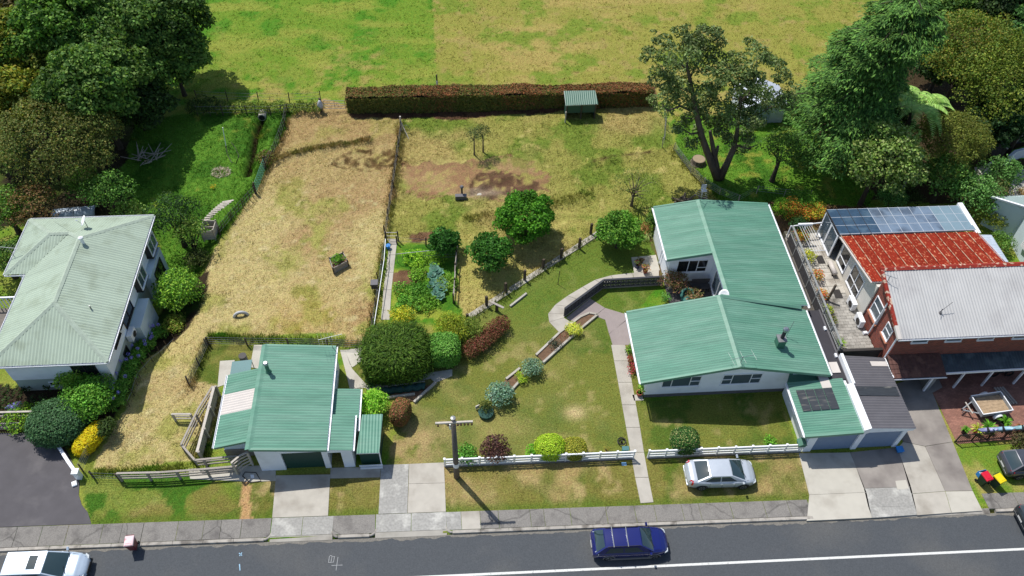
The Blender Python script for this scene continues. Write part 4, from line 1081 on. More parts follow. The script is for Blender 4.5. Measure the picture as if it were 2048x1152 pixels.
# ------------------------------------------------------------------ B4: the double garage
B = thing('double_garage', (25.5,25.3,0), 'white double garage, half green roof and half charcoal roof', 'garage')
gx0, gx1, gx2 = 21.95, 25.8, 29.45
gy0, gy1 = 25.1, 29.35
roof_plane(B, [(gx0,gy0,2.4),(gx1,gy0,2.62),(gx1,gy1,2.62),(gx0,gy1,2.4)], (0,1,0), GREEN, sheet=.72, rib=.2, name='roof_sheet')
CLEAR = pm('translucent_panel', S(62,66,70), rough=.35, var=.3, scale=3, streak=(.6,6,1), c2=S(120,118,112), c2scale=1.2, c2lo=.58, c2hi=.66)
for k in range(4):
    MB().hexa([(22.35+.62*k,26.95,2.50+.036*k),(22.93+.62*k,26.95,2.53+.036*k),(22.93+.62*k,28.6,2.53+.036*k),(22.35+.62*k,28.6,2.50+.036*k)],[(22.35+.62*k,26.95,2.52+.036*k),(22.93+.62*k,26.95,2.55+.036*k),(22.93+.62*k,28.6,2.55+.036*k),(22.35+.62*k,28.6,2.52+.036*k)]).build('skylight', CLEAR, B)
MB().hexa([(24.2,28.65,2.53),(24.85,28.65,2.57),(24.85,29.9,2.57),(24.2,29.9,2.53)],[(24.2,28.65,2.57),(24.85,28.65,2.61),(24.85,29.9,2.61),(24.2,29.9,2.57)]).build('skylight', PALE_SHEET, B)
MB().hexa([(gx0,gy0-.05,2.22),(gx1,gy0-.05,2.44),(gx1,gy0+.12,2.44),(gx0,gy0+.12,2.22)],[(gx0,gy0-.05,2.45),(gx1,gy0-.05,2.67),(gx1,gy0+.12,2.67),(gx0,gy0+.12,2.45)]).build('barge_board', GREEN, B)
gutter(B, (gx0,gy0,2.4), (gx0,gy1,2.4), (-1,0,0))
DG = DGREY_R
roof_plane(B, [(26.28,25.25,2.82),(gx2,25.25,2.5),(gx2,30.95,2.5),(26.28,31.1,2.82)], (0,1,0), DG, sheet=.8, rib=.2)
MB().hexa([(26.35,27.75,2.86),(29.3,27.75,2.56),(29.3,28.5,2.56),(26.35,28.5,2.86)],[(26.35,27.75,2.88),(29.3,27.75,2.58),(29.3,28.5,2.58),(26.35,28.5,2.88)]).build('skylight', CLEAR, B)
MB().hexa([(28.2,30.2,2.67),(29.4,30.2,2.55),(29.4,30.6,2.55),(28.2,30.6,2.67)],[(28.2,30.2,2.69),(29.4,30.2,2.57),(29.4,30.6,2.57),(28.2,30.6,2.69)]).build('patch_sheet', PALE_SHEET, B)
MB().hexa([(25.8,25.1,2.3),(26.28,25.2,2.3),(26.28,28.7,2.3),(25.8,28.7,2.3)],[(25.78,25.1,2.86),(26.28,25.2,2.92),(26.28,28.7,2.92),(25.78,28.7,2.86)]).build('parapet', WHITE, B)
MB().box(26.2,26.4,28.7,31.2,2.3,2.93).build('parapet', WHITE, B)
gf = 25.3
for xa, xb in ((22.5,23.06),(25.86,26.24),(28.77,29.05)):
    MB().box(xa,xb,gf,gf+.2,0,2.15).build('pilaster', WALL_W, B)
MB().prism([(22.5,gf+.02),(29.05,gf+.02),(29.05,gf+.2),(22.5,gf+.2)], 2.15, [2.36,2.5,2.5,2.36]).build('lintel', WALL_W, B)
MB().prism([(26.2,gf-.02),(29.4,gf-.02),(29.4,gf+.02),(26.2,gf+.02)], [2.2,2.2,2.2,2.2], [2.76,2.42,2.42,2.76]).build('barge_board', WALL_W, B)
roller_door(B, 23.06, 25.86, gf, 2.15, DOORBLU, 13); roller_door(B, 26.24, 28.77, gf, 2.15, DOORBLU, 13)
MB().box(22.5,22.62,gf+.2,30.0,0,2.34).build('wall', WHITE, B); MB().box(28.95,29.05,gf+.2,30.9,0,2.4).build('wall', WALL_W, B); MB().box(22.62,28.95,30.0,30.1,0,2.4).build('wall', WALL_W, B)
MB().box(25.95,26.15,gf+.2,30.0,0,2.3).build('wall', WALL_W, B); MB().box(22.62,28.95,gf+.2,30.0,-.02,.045).build('floor_slab', CONC_D, B)
MB().prism([(22.0,29.35),(24.2,29.35),(24.2,30.1),(22.4,30.1)], 2.28, 2.36).build('back_roof', GREEN_D, B)  # darker green puts the main house's shadow into this strip's colour
window(B, (22.5,28.2,1.5), (0,1,0), .9, 1.1, one, (-1,0,0))
MB().box(22.46,22.5,29.0,29.8,.05,2.0).build('door', TRIM, B)
# ------------------------------------------------------------------ B5: the brick house on the right
B = thing('brick_house', (35,33,0), 'red brick house with pale zinc roof and rusty red rear roof', 'house')
bx0, bx1 = 30.66, 43.6
CAM_K, TERR_Z = .969, 1.5
def scale_about_cam(t):            # the brick house and its patio scaled about the camera onto a terrace 1.5 m above the drive
    t.location = (t.location.x*CAM_K, t.location.y*CAM_K, TERR_Z+t.location.z*CAM_K)
    t.scale = (CAM_K,)*3
roof_plane(B, [(30.15,31.5,3.9),(44,31.5,3.9),(44,36.55,5.6),(30.15,36.55,5.6)], (1,0,0), GREY_R, sheet=.84, rib=.21, h=.03)
MB().add([(bx0,32.0,0),(bx0,36.4,0),(bx0,36.4,5.45),(bx0,32.0,3.95),(bx1,32.0,0),(bx1,36.4,0),(bx1,36.4,5.45),(bx1,32.0,3.95)], [(3,2,1,0),(4,5,6,7),(0,1,5,4),(2,3,7,6),(1,2,6,5),(3,0,4,7)]).build('wall', BRICK, B)
cap(B, (30.1,36.55,5.66), (44,36.55,5.66), RUST_CAP, w_=.4)
MB().hexa([(30.06,31.5,3.78),(30.3,31.5,3.78),(30.3,36.55,5.48),(30.06,36.55,5.48)],[(30.06,31.5,3.98),(30.3,31.5,3.98),(30.3,36.55,5.68),(30.06,36.55,5.68)]).build('barge_capping', RUST_CAP, B)
MB().hexa([(30.05,31.45,3.80),(30.32,31.45,3.80),(30.32,32.4,4.10),(30.05,32.4,4.10)],[(30.05,31.45,3.99),(30.32,31.45,3.99),(30.32,32.4,4.31),(30.05,32.4,4.31)]).build('barge_end', PALE_SHEET, B)
gutter(B, (30.1,31.5,3.9), (44,31.5,3.9), (0,-1,0))
SILL = pm('brick_sill', S(206,140,110), rough=.8)
for xx in (32.3,34.8,37.2,39.8): window(B, (xx,32.0,3.15), (1,0,0), 1.1, .75, one, (0,-1,0), TRIM, GLASS)
window(B, (bx0,35.35,2.4), (0,1,0), 1.3, 1.5, [(0,1,0,.55),(0,1,.55,1)], (-1,0,0), TRIM, GLASS); window(B, (bx0,33.3,2.4), (0,1,0), .8, 1.1, [(0,1,0,.5),(0,1,.5,1)], (-1,0,0), TRIM, GLASS)
for yy, w_ in ((35.35,1.6),(33.3,1.1)): MB().box(bx0-.16,bx0,yy-w_/2,yy+w_/2,1.35 if w_ > 1.2 else 1.6,1.5 if w_ > 1.2 else 1.72).build('window_sill', SILL, B)
MB().tube([(30.35,34.5,4.7),(30.5,34.6,4.4),(30.55,34.8,.15)], .06, 8).build('downpipe', TRIM, B); MB().tube([(30.3,32.0,3.9),(30.55,32.1,3.6),(30.55,32.1,.1)], .06, 8).build('downpipe', TRIM, B)
MB().tube([(30.5,34.95,.12),(30.2,34.9,.12)], .14, 10).build('gully_trap', TRIM, B)
# rusty rear roof over rendered wall
RR = [(30.2,42.6,2.75),(41.4,42.6,2.75),(41.4,36.8,3.9),(30.2,36.8,3.9)]
roof_plane(B, RR, (1,0,0), RUST, sheet=.85, rib=.21, name='rusty_sheet')
LAP = pm('rust_lap', S(214,180,150), rough=.7, var=.3, scale=5, c2=S(170,70,40), c2scale=2.5, c2lo=.5, c2hi=.6)
for k in range(14):
    xx = 30.2+11.2*k/13
    MB().hexa([(xx-.02,36.95,3.92),(xx+.02,36.95,3.92),(xx+.02,42.6,2.8),(xx-.02,42.6,2.8)],[(xx-.02,36.95,3.96),(xx+.02,36.95,3.96),(xx+.02,42.6,2.85),(xx-.02,42.6,2.85)]).build('sheet_lap', LAP, B)
MB().prism([(30.55,36.41),(41.2,36.41),(41.2,42.4),(30.55,42.4)], 0, [3.75,3.75,2.65,2.65]).build('rendered_wall', pm('render_cream', S(226,222,212), rough=.75, var=.05), B)
gutter(B, (30.2,36.8,3.9), (30.2,42.6,2.75), (-1,0,0), PALE_SHEET)
window(B, (30.55,38.9,1.5), (0,1,0), 1.9, 2.0, [(0,.5,0,.4),(0,.5,.4,1),(.5,1,0,.4),(.5,1,.4,1)], (-1,0,0), TRIM, GLASS_D)
window(B, (30.55,41.4,1.5), (0,1,0), 1.3, 2.0, [(0,1,0,.35),(0,1,.35,1)], (-1,0,0), TRIM, GLASS_D)
# polycarbonate conservatory roof: panels on a frame
POLY_D = pm('polycarb_dark', S(58,82,106), rough=.3, var=.15, scale=3, spec=.6, c2=S(78,102,122), c2scale=1.2)
POLY_L = pm('polycarb_pale', S(118,136,156), rough=.3, var=.15, scale=2, spec=.6, c2=S(90,104,122), c2scale=.9)
POLY_B = pm('polycarb_bluegrey', S(128,152,164), rough=.35, var=.08, scale=2)
def cz(y): return 2.86-.07*(y-42.7)
cxs = np.linspace(30.1, 41.4, 14)
for i in range(13):
    mt = POLY_D if i < 4 else (POLY_L if i < 10 else POLY_B)
    for j in range(3):
        ya, yb = 42.75+1.0*j+.025, 42.75+1.0*(j+1)-.025
        sh = .05*(i/13)
        xa, xb = cxs[i]+.025, cxs[i+1]-.025
        MB().hexa([(xa,ya,cz(ya)),(xb,ya,cz(ya)),(xb,yb,cz(yb)),(xa,yb,cz(yb))],[(xa,ya,cz(ya)+.02),(xb,ya,cz(ya)+.02),(xb,yb,cz(yb)+.02),(xa,yb,cz(yb)+.02)]).build('roof_panel', mt, B)
RAFT = pm('rafter_paint', S(190,198,206), rough=.5)
for i in range(14):
    MB().hexa([(cxs[i]-.02,42.7,2.75),(cxs[i]+.02,42.7,2.75),(cxs[i]+.02,45.8,2.53),(cxs[i]-.02,45.8,2.53)],[(cxs[i]-.02,42.7,2.885),(cxs[i]+.02,42.7,2.885),(cxs[i]+.02,45.8,2.665),(cxs[i]-.02,45.8,2.665)]).build('rafter', RAFT if i > 3 else DKFR, B)
for j in range(4): MB().box(30.08,41.42,42.72+1.0*j,42.77+1.0*j,cz(42.75+j)-.12,cz(42.75+j)+.012).build('purlin', RAFT, B)
MB().box(41.3,41.7,42.4,45.9,2.6,2.84).build('edge_gutter', TRIM, B)
for yy in (42.9,44.3,45.7): MB().box(30.15,30.23,yy-.04,yy+.04,0,2.6).build('post', TRIM, B)
window(B, (30.2,43.6,1.3), (0,1,0), 1.2, 2.2, one, (-1,0,0), TRIM, GLASS); window(B, (30.2,45.0,1.3), (0,1,0), 1.2, 2.2, one, (-1,0,0), TRIM, GLASS)
MB().box(30.3,41.3,36.5,45.7,-1.6,.05).build('floor_slab', CONC, B); MB().box(30.3,41.3,45.62,45.7,.05,2.4).build('back_wall', GLASS, B)
MB().box(30.66,43.6,32.0,36.4,-1.6,0).build('lower_wall', BRICK, B)
scale_about_cam(B)
B = thing('carport', (35,30,0), 'tiled canopy and dark-sheeted carport along the front of the brick house', 'carport')
# tiled canopy over the brick house's garage, tile by tile
TILE = pm('concrete_tile', S(98,66,58), rough=.8, var=.2, scale=4, bump=.3, rnd=.14, c2=S(126,90,76), c2scale=1.5)
cols_, rows_ = 14, 5
tx0, tx1, ty0, ty1, tz0, tz1 = 29.55, 33.4, 29.35, 31.0, 2.3, 2.75
tile_me = MB()
tw, tl = (tx1-tx0)/cols_, (ty1-ty0)/rows_
n_ = 6
vs, fs = [], []
for i in range(n_+1):
    u = i/n_; zz = .03*math.sin(math.pi*u)
    vs += [(u*tw-tw/2, -tl/2-.04, zz+.035), (u*tw-tw/2, tl/2, zz)]
for i in range(n_): fs.append((2*i, 2*i+2, 2*i+3, 2*i+1))
vs += [(u*tw/n_-tw/2, -tl/2-.04, 0) for u in range(n_+1)]
k0 = 2*(n_+1)
for i in range(n_): fs.append((k0+i, k0+i+1, 2*i+2, 2*i))
tile_me = tile_me.add(vs, fs).mesh(name='tile'); tile_me.materials.append(TILE)
sl = math.atan2(tz1-tz0, ty1-ty0)
for r_ in range(rows_):
    for c_ in range(cols_):
        piece('tile', tile_me, B, (tx0+tw*(c_+.5), ty0+tl*(r_+.5), tz0+(tz1-tz0)*(r_+.5)/rows_+.02), rot=(sl,0,0))
MB().hexa([(tx0,ty0,tz0-.1),(tx1,ty0,tz0-.1),(tx1,ty1,tz1-.1),(tx0,ty1,tz1-.1)],[(tx0,ty0,tz0-.005),(tx1,ty0,tz0-.005),(tx1,ty1,tz1-.005),(tx0,ty1,tz1-.005)]).build('canopy_deck', DKFR, B)
gutter(B, (tx0,ty0,tz0), (tx1,ty0,tz0), (0,-1,0))
MB().box(tx0-.05,tx0+.05,ty0,ty1,2.1,2.4).build('canopy_fascia', TRIM, B)
MB().box(30.7,32.7,30.92,30.98,0,2.1).build('garage_door', DARKIN, B); MB().box(32.9,33.3,29.75,30.98,0,2.1).build('canopy_wall', pm('block_grey', S(150,150,146), rough=.85, var=.12), B)
MB().box(32.75,32.9,29.6,29.75,0,2.25).build('post', TRIM, B)
# dark-roofed carport
CP = pm('carport_sheet', S(58,72,80), rough=.4, var=.15, scale=2, c2=S(84,98,104), c2scale=1.0, rnd=.06)
roof_plane(B, [(33.45,29.72,2.2),(44,29.9,2.22),(44,31.0,2.55),(33.45,31.0,2.55)], (1,0,0), CP, sheet=.9, rib=.225, name='carport_sheet', deckmat=DKFR)
MB().hexa([(33.4,29.62,2.02),(44,29.8,2.02),(44,29.88,2.02),(33.4,29.70,2.02)],[(33.4,29.62,2.2),(44,29.8,2.2),(44,29.88,2.2),(33.4,29.70,2.2)]).build('carport_beam', TRIM, B)
for xx, yy in ((35.11,29.8),(37.26,29.86),(39.68,29.9),(42.0,29.92)): MB().box(xx-.06,xx+.06,yy-.06,yy+.06,0,2.02).build('post', TRIM, B)
antenna((29.41,34.5,6.64), .6, 'television antenna on the rusty barge of the brick house', R(330), 5, .9)
t = V_ = thing('vent_aerial', (33.6,33.2,4.5), 'small dark aerial bracket in the middle of the zinc roof', 'antenna')
MB().lathe((33.6,33.2,4.45), [(.14,0),(.1,.1),(.03,.15),(.03,.5)], 8).build('base', DGREY_R, t); MB().tube([(33.6,33.2,4.75),(34.3,33.5,5.3)], .018, 5).build('rod', DGREY_R, t); MB().tube([(33.6,33.2,4.75),(33.3,33.0,4.95)], .018, 5).build('rod', DGREY_R, t); scale_about_cam(t)
# brick-paved courtyard with kerbless edge
def paver_mat(name, c1, c2, cm, bw, bh):
    mt = bpy.data.materials.new(name); mt.use_nodes = True
    n, l = mt.node_tree.nodes, mt.node_tree.links
    b = n['Principled BSDF']; b.inputs['Roughness'].default_value = .85
    geo = n.new('ShaderNodeNewGeometry')
    br = n.new('ShaderNodeTexBrick'); l.new(geo.outputs['Position'], br.inputs['Vector'])
    br.inputs['Scale'].default_value = 1.0; br.inputs['Brick Width'].default_value = bw; br.inputs['Row Height'].default_value = bh; br.inputs['Mortar Size'].default_value = .006
    br.inputs['Color1'].default_value = (*c1,1); br.inputs['Color2'].default_value = (*c2,1); br.inputs['Mortar'].default_value = (*cm,1)
    nz_ = n.new('ShaderNodeTexNoise'); nz_.inputs['Scale'].default_value = .9; nz_.inputs['Detail'].default_value = 6; l.new(geo.outputs['Position'], nz_.inputs[0])
    mr = n.new('ShaderNodeMapRange'); mr.inputs[1].default_value = .3; mr.inputs[2].default_value = .7; mr.inputs[3].default_value = .65; mr.inputs[4].default_value = 1.25; l.new(nz_.outputs[0], mr.inputs[0])
    vm = n.new('ShaderNodeVectorMath'); vm.operation = 'SCALE'; l.new(br.outputs[0], vm.inputs[0]); l.new(mr.outputs[0], vm.inputs['Scale']); l.new(vm.outputs[0], b.inputs['Base Color'])
    return mt
PAVE_R = paver_mat('brick_paving', S(164,116,98), S(142,98,84), S(96,76,68), .22, .11)
ct = MB().prism(pl((1865,786),(1885,775),(1870,740),(2300,700),(2300,858),(1915,888)), -.1, .028).build('courtyard_paving', PAVE_R); tag(ct, kind='structure')
# side patio: concrete pavers laid one by one
PAV = pm('paver', S(168,164,156), rough=.85, var=.12, scale=3, bump=.3, rnd=.16, c2=S(120,116,108), c2scale=.9)
PAV_L = pm('paver_large', S(196,190,178), rough=.85, var=.1, scale=3, bump=.3, rnd=.08, c2=S(160,152,140), c2scale=.9)
pt = thing('patio', (29,38,0), None, None); pt['kind'] = 'structure'
MB().box(27.35,30.6,33.0,46,-1.6,.015).build('patio_bed', pm('patio_joint', S(92,90,78), rough=.9), pt)
pav_me = MB().box(-.5,.5,-.5,.5,0,1).mesh(name='paver'); pav_me.materials.append(PAV)
yy, r_ = 33.05, 0
while yy < 38.9:
    xx = 27.4 - (.2 if r_ % 2 else 0)
    while xx < 30.6:
        xa, xb = max(xx,27.38), min(xx+.42,30.62)
        if xb-xa > .08: piece('paver', pav_me, pt, ((xa+xb)/2, yy+.14, .01), scale=(xb-xa-.018,.262,.03+random.uniform(0,.008)))
        xx += .42
    yy += .28; r_ += 1
pav2 = pav_me.copy(); pav2.materials.clear(); pav2.materials.append(PAV_L)
for i in range(9):
    for j in range(4): piece('paver', pav2, pt, (27.8+.82*j, 39.35+.74*i, .01), scale=(.79,.71,.03+random.uniform(0,.008)))
scale_about_cam(pt)
t = thing('patio_wall', (29,32.9,0), 'black boarded screen closing the end of the side patio', 'wall')
MB().box(27.3,30.6,32.75,32.87,-1.6,.9).build('panel', BLACK_R, t); MB().box(27.25,30.62,32.7,32.92,.9,.98).build('capping', DKFR, t); scale_about_cam(t)
for k,(px,z_,lb) in enumerate((((1703,580),.0,'white heat pump unit lying beside the rendered patio wall'),((1718,636),.0,'white heat pump unit at the foot of the brick patio wall'))):
    b_ = Vector((30.15, 37.6 if k == 0 else 35.9, .03))
    t = thing('heat_pump_unit', b_, lb, 'heat pump')
    MB().box(b_.x-.16,b_.x+.2,b_.y-.5,b_.y+.5,.1,.85).build('casing', WHITE, t, bevel=.03); MB().lathe((0,0,0),[(.01,0),(.28,0),(.28,.02)],14).build('fan_grille', DKFR, t, local=True)
    t.children[-1].location = (-.17,-.1,.45); t.children[-1].rotation_euler = (0,R(-90),0)
    MB().box(b_.x-.2,b_.x+.22,b_.y-.4,b_.y-.3,.02,.1).build('foot', DKFR, t); MB().box(b_.x-.2,b_.x+.22,b_.y+.3,b_.y+.4,.02,.1).build('foot', DKFR, t); scale_about_cam(t)
b_ = Vector((29.7,41.3,.04)); t = thing('patio_bench', b_, 'cream rounded bench under the patio windows', 'bench')
MB().tube([(29.9,40.7,.4),(29.9,42.0,.4)], .2, 12).build('seat', PALE_SHEET, t, smooth=True)
for yy in (40.85,41.85): MB().box(29.75,30.05,yy-.05,yy+.05,.03,.35).build('leg', DKFR, t)
scale_about_cam(t)
for k,(xx,yy) in enumerate(((29.4,42.6),(29.6,38.9))):
    o = MB().box(xx-.3,xx+.3,yy-.45,yy+.45,.045,.065).build('door_mat', DKFR); tag(o, ('charcoal door mat on the pavers near the washing line','charcoal door mat on the pavers by the heat pump')[k], 'mat'); scale_about_cam(o)
t = thing('wooden_post', (28.5,38.2,.04), 'short weathered timber post leaning on the side patio', 'post')
MB().tube([(28.5,38.2,.0),(28.75,38.45,1.7)], [.11,.1], 10).build('shaft', BARK, t); MB().lathe((28.5,38.2,0), [(.2,0),(.18,.12),(.1,.16)], 10).build('base', CONC_D, t); scale_about_cam(t)
# folding washing line
t = thing('washing_line', (28.3,44.2,0), 'white fold-down washing line with parallel cords at the patio end', 'washing line')
MB().box(27.7,28.9,44.85,45.0,1.75,1.95).build('housing', WHITE, t)
for xx in (27.75,28.85): MB().tube([(xx,44.92,0),(xx,44.92,1.85)], .03, 6).build('post', STEEL_D, t)
for k in range(6): MB().tube([(27.8+.2*k,44.85,1.8),(28.1+.22*k,42.3,1.5)], .012, 4).build('cord', WHITE, t)
MB().tube([(28.0,42.3,1.5),(29.3,42.3,1.5)], .025, 6).build('end_bar', WHITE, t); scale_about_cam(t)

# ------------------------------------------------------------------ B6: the grey-roofed house at the right edge
B = thing('grey_roof_house', (48,43,0), 'pale house with grey-green roof and white chimney at the right edge', 'house')
GG = pm('roof_greygreen', S(152,170,168), rough=.5, var=.06, scale=1, rnd=.03)
e3 = 3.0
A1, A2, A3 = P(1978,400,e3), P(2021,432,3.6), P(2040,497,e3)
hx_, hy_ = 44.3, 46.6
roof_plane(B, [(44.3,46.3,3.0),(46.2,44.3,3.55),(54,44.3,3.55),(54,46.6,3.0)], (1,0,0), GG, sheet=.85)
roof_plane(B, [(46.2,44.3,3.55),(45.6,40.6,3.0),(54,40.6,3.0),(54,44.3,3.55)], (1,0,0), GG, sheet=.85)
MB().prism([(44.7,46.1),(46.3,44.2),(46.0,40.9),(54,40.9),(54,46.1)], 0, [2.95,3.4,2.9,2.9,2.95]).build('wall', WALL_LB, B)
for p,q in (((44.3,46.3,3.04),(46.2,44.3,3.6)),((46.2,44.3,3.6),(45.6,40.6,3.04))): MB().beam(p,q,.16,.14).build('barge_board', TRIM, B)
MB().box(46.9,47.7,43.3,44.5,3.0,4.7).build('chimney', WALL_LB, B); MB().box(46.82,47.78,43.22,44.58,4.7,4.82).build('chimney_cap', WHITE, B); MB().box(47.1,47.45,43.6,44.2,4.82,4.86).build('chimney_pot', DARKIN, B)
lv = MB().box(45.9,45.98,41.2,42.4,1.2,2.4).build('louvre_window', TRIM, B)
for k in range(9): MB().box(45.84,45.9,41.2,42.4,1.22+.13*k,1.31+.13*k).build('louvre', WHITE, lv)
t = thing('side_awning', (43,41.5,0), 'pale blue corrugated awning beside the rusty roof', 'awning')
roof_plane(t, [(42.0,40.0,2.0),(43.3,40.0,1.9),(43.3,43.0,1.9),(42.0,43.0,2.0)], (0,1,0), pm('awning_blue', S(200,212,226), rough=.5), sheet=.8, deck=False)
for q in ((42.05,40.05),(43.25,40.05),(42.05,42.95),(43.25,42.95)): MB().tube([(q[0],q[1],0),(q[0],q[1],1.88)], .035, 6).build('post', TRIM, t)
# upper-right terrace with walls, path and lawn
TERR = MB().prism(pl((2030,345),(2120,338),(2120,400),(2012,402),(2020,370)), -.05, .35).build('terrace', CONC_L); tag(TERR, kind='structure')
t = thing('retaining_wall', tuple(P(2000,330)), 'curved white masonry wall round the terrace in the upper corner', 'wall')
pp = [P(*q) for q in ((2008,330),(2020,320),(2040,315),(2120,312))]
for a_, b_ in zip(pp[:-1], pp[1:]): MB().beam(a_+Vector((0,0,.5)), b_+Vector((0,0,.5)), .25, 1.2).build('wall_section', WALL_W, t)
lw = MB().prism(pl((1995,310),(2060,290),(2200,285),(2200,318),(2035,318)), -.05, .06).build('terrace_lawn', pm('lawn_bright', S(110,165,40), rough=.9, var=.2, scale=4, bump=.6)); tag(lw, kind='structure')
t = thing('slat_fence', tuple(P(1975,300)), 'dark timber fence with pale capping around the upper-corner lawn', 'fence')
TIM_D = pm('timber_dark', S(78,76,78), rough=.85, var=.25, scale=5, bump=.3)
pp = [P(*q) for q in ((1950,320),(1975,300),(1998,325))]
pq = [P(1975,300), P(2010,292), P(2060,282), P(2150,270)]
for run in (pp[1:], pq):
    for a_, b_ in zip(run[:-1], run[1:]):
        L = (b_-a_).length; n_ = max(2,int(L/.35))
        for k in range(n_):
            q0, q1 = a_+(b_-a_)*(k+.04)/n_, a_+(b_-a_)*(k+.96)/n_
            MB().beam(q0+Vector((0,0,.8)), q1+Vector((0,0,.8)), .03, 1.6).build('paling', TIM_D, t)
        MB().beam(a_+Vector((0,0,1.63)), b_+Vector((0,0,1.63)), .14, .06).build('capping', PALE_SHEET, t)
t = thing('timber_edging', tuple(P(1965,375)), 'pale timber wall stepping down beside the grey-roofed house', 'wall')
for a_, b_ in (((1965,345),(1978,335)),((1948,352),(1985,405)),((1985,405),(2005,430))):
    a_, b_ = P(*a_), P(*b_); MB().beam(a_+Vector((0,0,.4)), b_+Vector((0,0,.4)), .12, .9).build('board', PALE_SHEET, t)
t = thing('concrete_path', tuple(P(1960,345)), None, None); t['kind'] = 'structure'
slab('slab', pl((1948,335),(1980,330),(1985,345),(1952,352)), CONC, t)
b_ = P(1790,405)                                                     # leaning lamp pole behind the conservatory
t = thing('leaning_pole', b_, 'tall grey steel pole leaning behind the conservatory roof', 'pole')
MB().tube([b_, at(1824,340,b_.y+.2)], [.09,.075], 10).build('shaft', STEEL_D, t); MB().lathe(at(1824,340,b_.y+.2), [(.1,0),(.1,.12),(.02,.16)], 10).build('cap', WHITE, t)
b_ = P(1993,308); t = thing('clothes_post', b_, 'short white-capped pole in the corner of the upper lawn', 'pole')
MB().tube([b_, b_+Vector((.3,.3,2.2))], .07, 8).build('shaft', STEEL_D, t); MB().lathe(b_+Vector((.3,.3,2.2)), [(.12,0),(.12,.1)], 8).build('cap', WHITE, t)
# ================================================================== FENCES, POSTS AND WALLS
TIM = pm('timber_grey', S(168,160,150), rough=.9, var=.25, scale=6, bump=.4, rnd=.12, streak=(4,4,1))
TIM_B = pm('timber_brown', S(84,72,60), rough=.9, var=.3, scale=6, bump=.4, rnd=.15)
TIM_P = pm('timber_pale', S(196,188,176), rough=.85, var=.15, scale=5, bump=.3, rnd=.08)
WIRE = pm('fence_wire', S(150,152,150), rough=.4, metal=.6)
_pm = {}
def post_mesh(w_, mat, round_=False):
    k = (round(w_,3), mat.name, round_)
    if k not in _pm:
        mb = MB()
        if round_: mb.tube([(0,0,-.15),(0,0,.97),(0,0,1)], [w_/2,w_/2,w_/2*.75], 8)
        else: mb.hexa([(-w_/2,-w_/2,-.15),(w_/2,-w_/2,-.15),(w_/2,w_/2,-.15),(-w_/2,w_/2,-.15)],[(-w_/2,-w_/2,1),(w_/2,-w_/2,1),(w_/2,w_/2,.985),(-w_/2,w_/2,.985)])
        _pm[k] = mb.mesh(name='post'); _pm[k].materials.append(mat)
    return _pm[k]
def along(pts, step=None, n=None):
    pts = [Vector((p[0],p[1],0)) for p in pts]
    seg = [(b_-a_).length for a_, b_ in zip(pts[:-1], pts[1:])]
    L = sum(seg); n = n or max(1, round(L/step))
    out = []
    for k in range(n+1):
        s = L*k/n
        for (a_, b_), d in zip(zip(pts[:-1], pts[1:]), seg):
            if s <= d+1e-6: out.append(a_+(b_-a_)*(s/d)); break
            s -= d
    return out
def wire_fence(label, px, step, h, w_=.09, mat=None, wires=(.3,.6,.9), battens=0, bmat=None, round_=True, jit=.08, cat='fence', name='wire_fence', wr=.012, lean=.06):
    g = [P(*q) for q in px]
    b0 = Vector((g[0].x, g[0].y, gz(g[0].x,g[0].y)))
    t = thing(name, b0, label, cat)
    me = post_mesh(w_, mat or TIM_B, round_)
    pts = along(g, step)
    for p in pts:
        q = p + Vector((random.uniform(-jit,jit),random.uniform(-jit,jit),0))
        piece('post', me, t, (q.x,q.y,gz(q.x,q.y)), scale=(random.uniform(.85,1.15),random.uniform(.85,1.15),h*random.uniform(.9,1.08)), rot=(random.uniform(-lean,lean),random.uniform(-lean,lean),random.uniform(0,3)))
    if battens:
        bm_ = post_mesh(.045, bmat or mat or TIM_B, False)
        bp_ = along(g, step/(battens+1))
        for i, p in enumerate(bp_):
            if i % (battens+1) == 0: continue
            piece('batten', bm_, t, (p.x,p.y,gz(p.x,p.y)+.1), scale=(1,1,h*random.uniform(.78,.95)), rot=(random.uniform(-lean,lean)*1.5,random.uniform(-lean,lean)*1.5,random.uniform(0,3)))
    for f in wires:
        MB().tube([(p.x,p.y,gz(p.x,p.y)+h*f) for p in pts], wr, 4).build('wire', WIRE, t)
    return t
# stock fences of the paddocks
wire_fence('low wire stock fence along the green field beyond the ditch', [(395,200),(434,200),(503,205),(575,205),(642,202)], 3.4, 1.25, wires=(.25,.5,.8))
wire_fence('wire and batten fence along the back of the green yard', [(395,232),(470,230),(540,232),(600,226),(642,226)], 2.4, 1.2, battens=3)
wire_fence('batten fence down the left side of the dry paddock', [(574,226),(568,262),(556,292),(546,318),(532,340)], 2.2, 1.15, battens=3)
wire_fence('batten fence from the green mesh panel down to the white crate', [(513,390),(500,402),(480,425),(458,448),(440,470)], 2.0, 1.1, battens=4)
wire_fence('long batten fence between the dry paddock and the back paddock', [(803,262),(797,310),(790,352),(784,395),(777,440),(772,472)], 1.9, 1.2, battens=2)
wire_fence('fence of dark posts along the vegetable path with pale pipe rail', [(770,486),(764,530),(757,580),(747,640),(742,672)], 1.45, 1.0, battens=0, wires=(.35,.65), jit=.15)
t = thing('pipe_rail', P(771,480), 'pale steel pipe rail beside the vegetable path', 'railing')
MB().tube([P(771,478,.95),P(768,520,.95),P(762,560,.95),P(756,600,.95),P(748,650,.95)], .03, 6).build('rail', WHITE, t)
for q in ((771,480),(764,545),(757,596),(749,650)):
    p = P(*q); MB().tube([p, p+Vector((0,0,.95))], .03, 6).build('upright', STEEL_D, t)
t = thing('green_mesh_panel', P(530,338), 'green mesh panel in the left paddock fence', 'fence')
a_, b_ = P(532,336), P(513,388)
MG = pm('mesh_green', S(96,160,132), rough=.6)
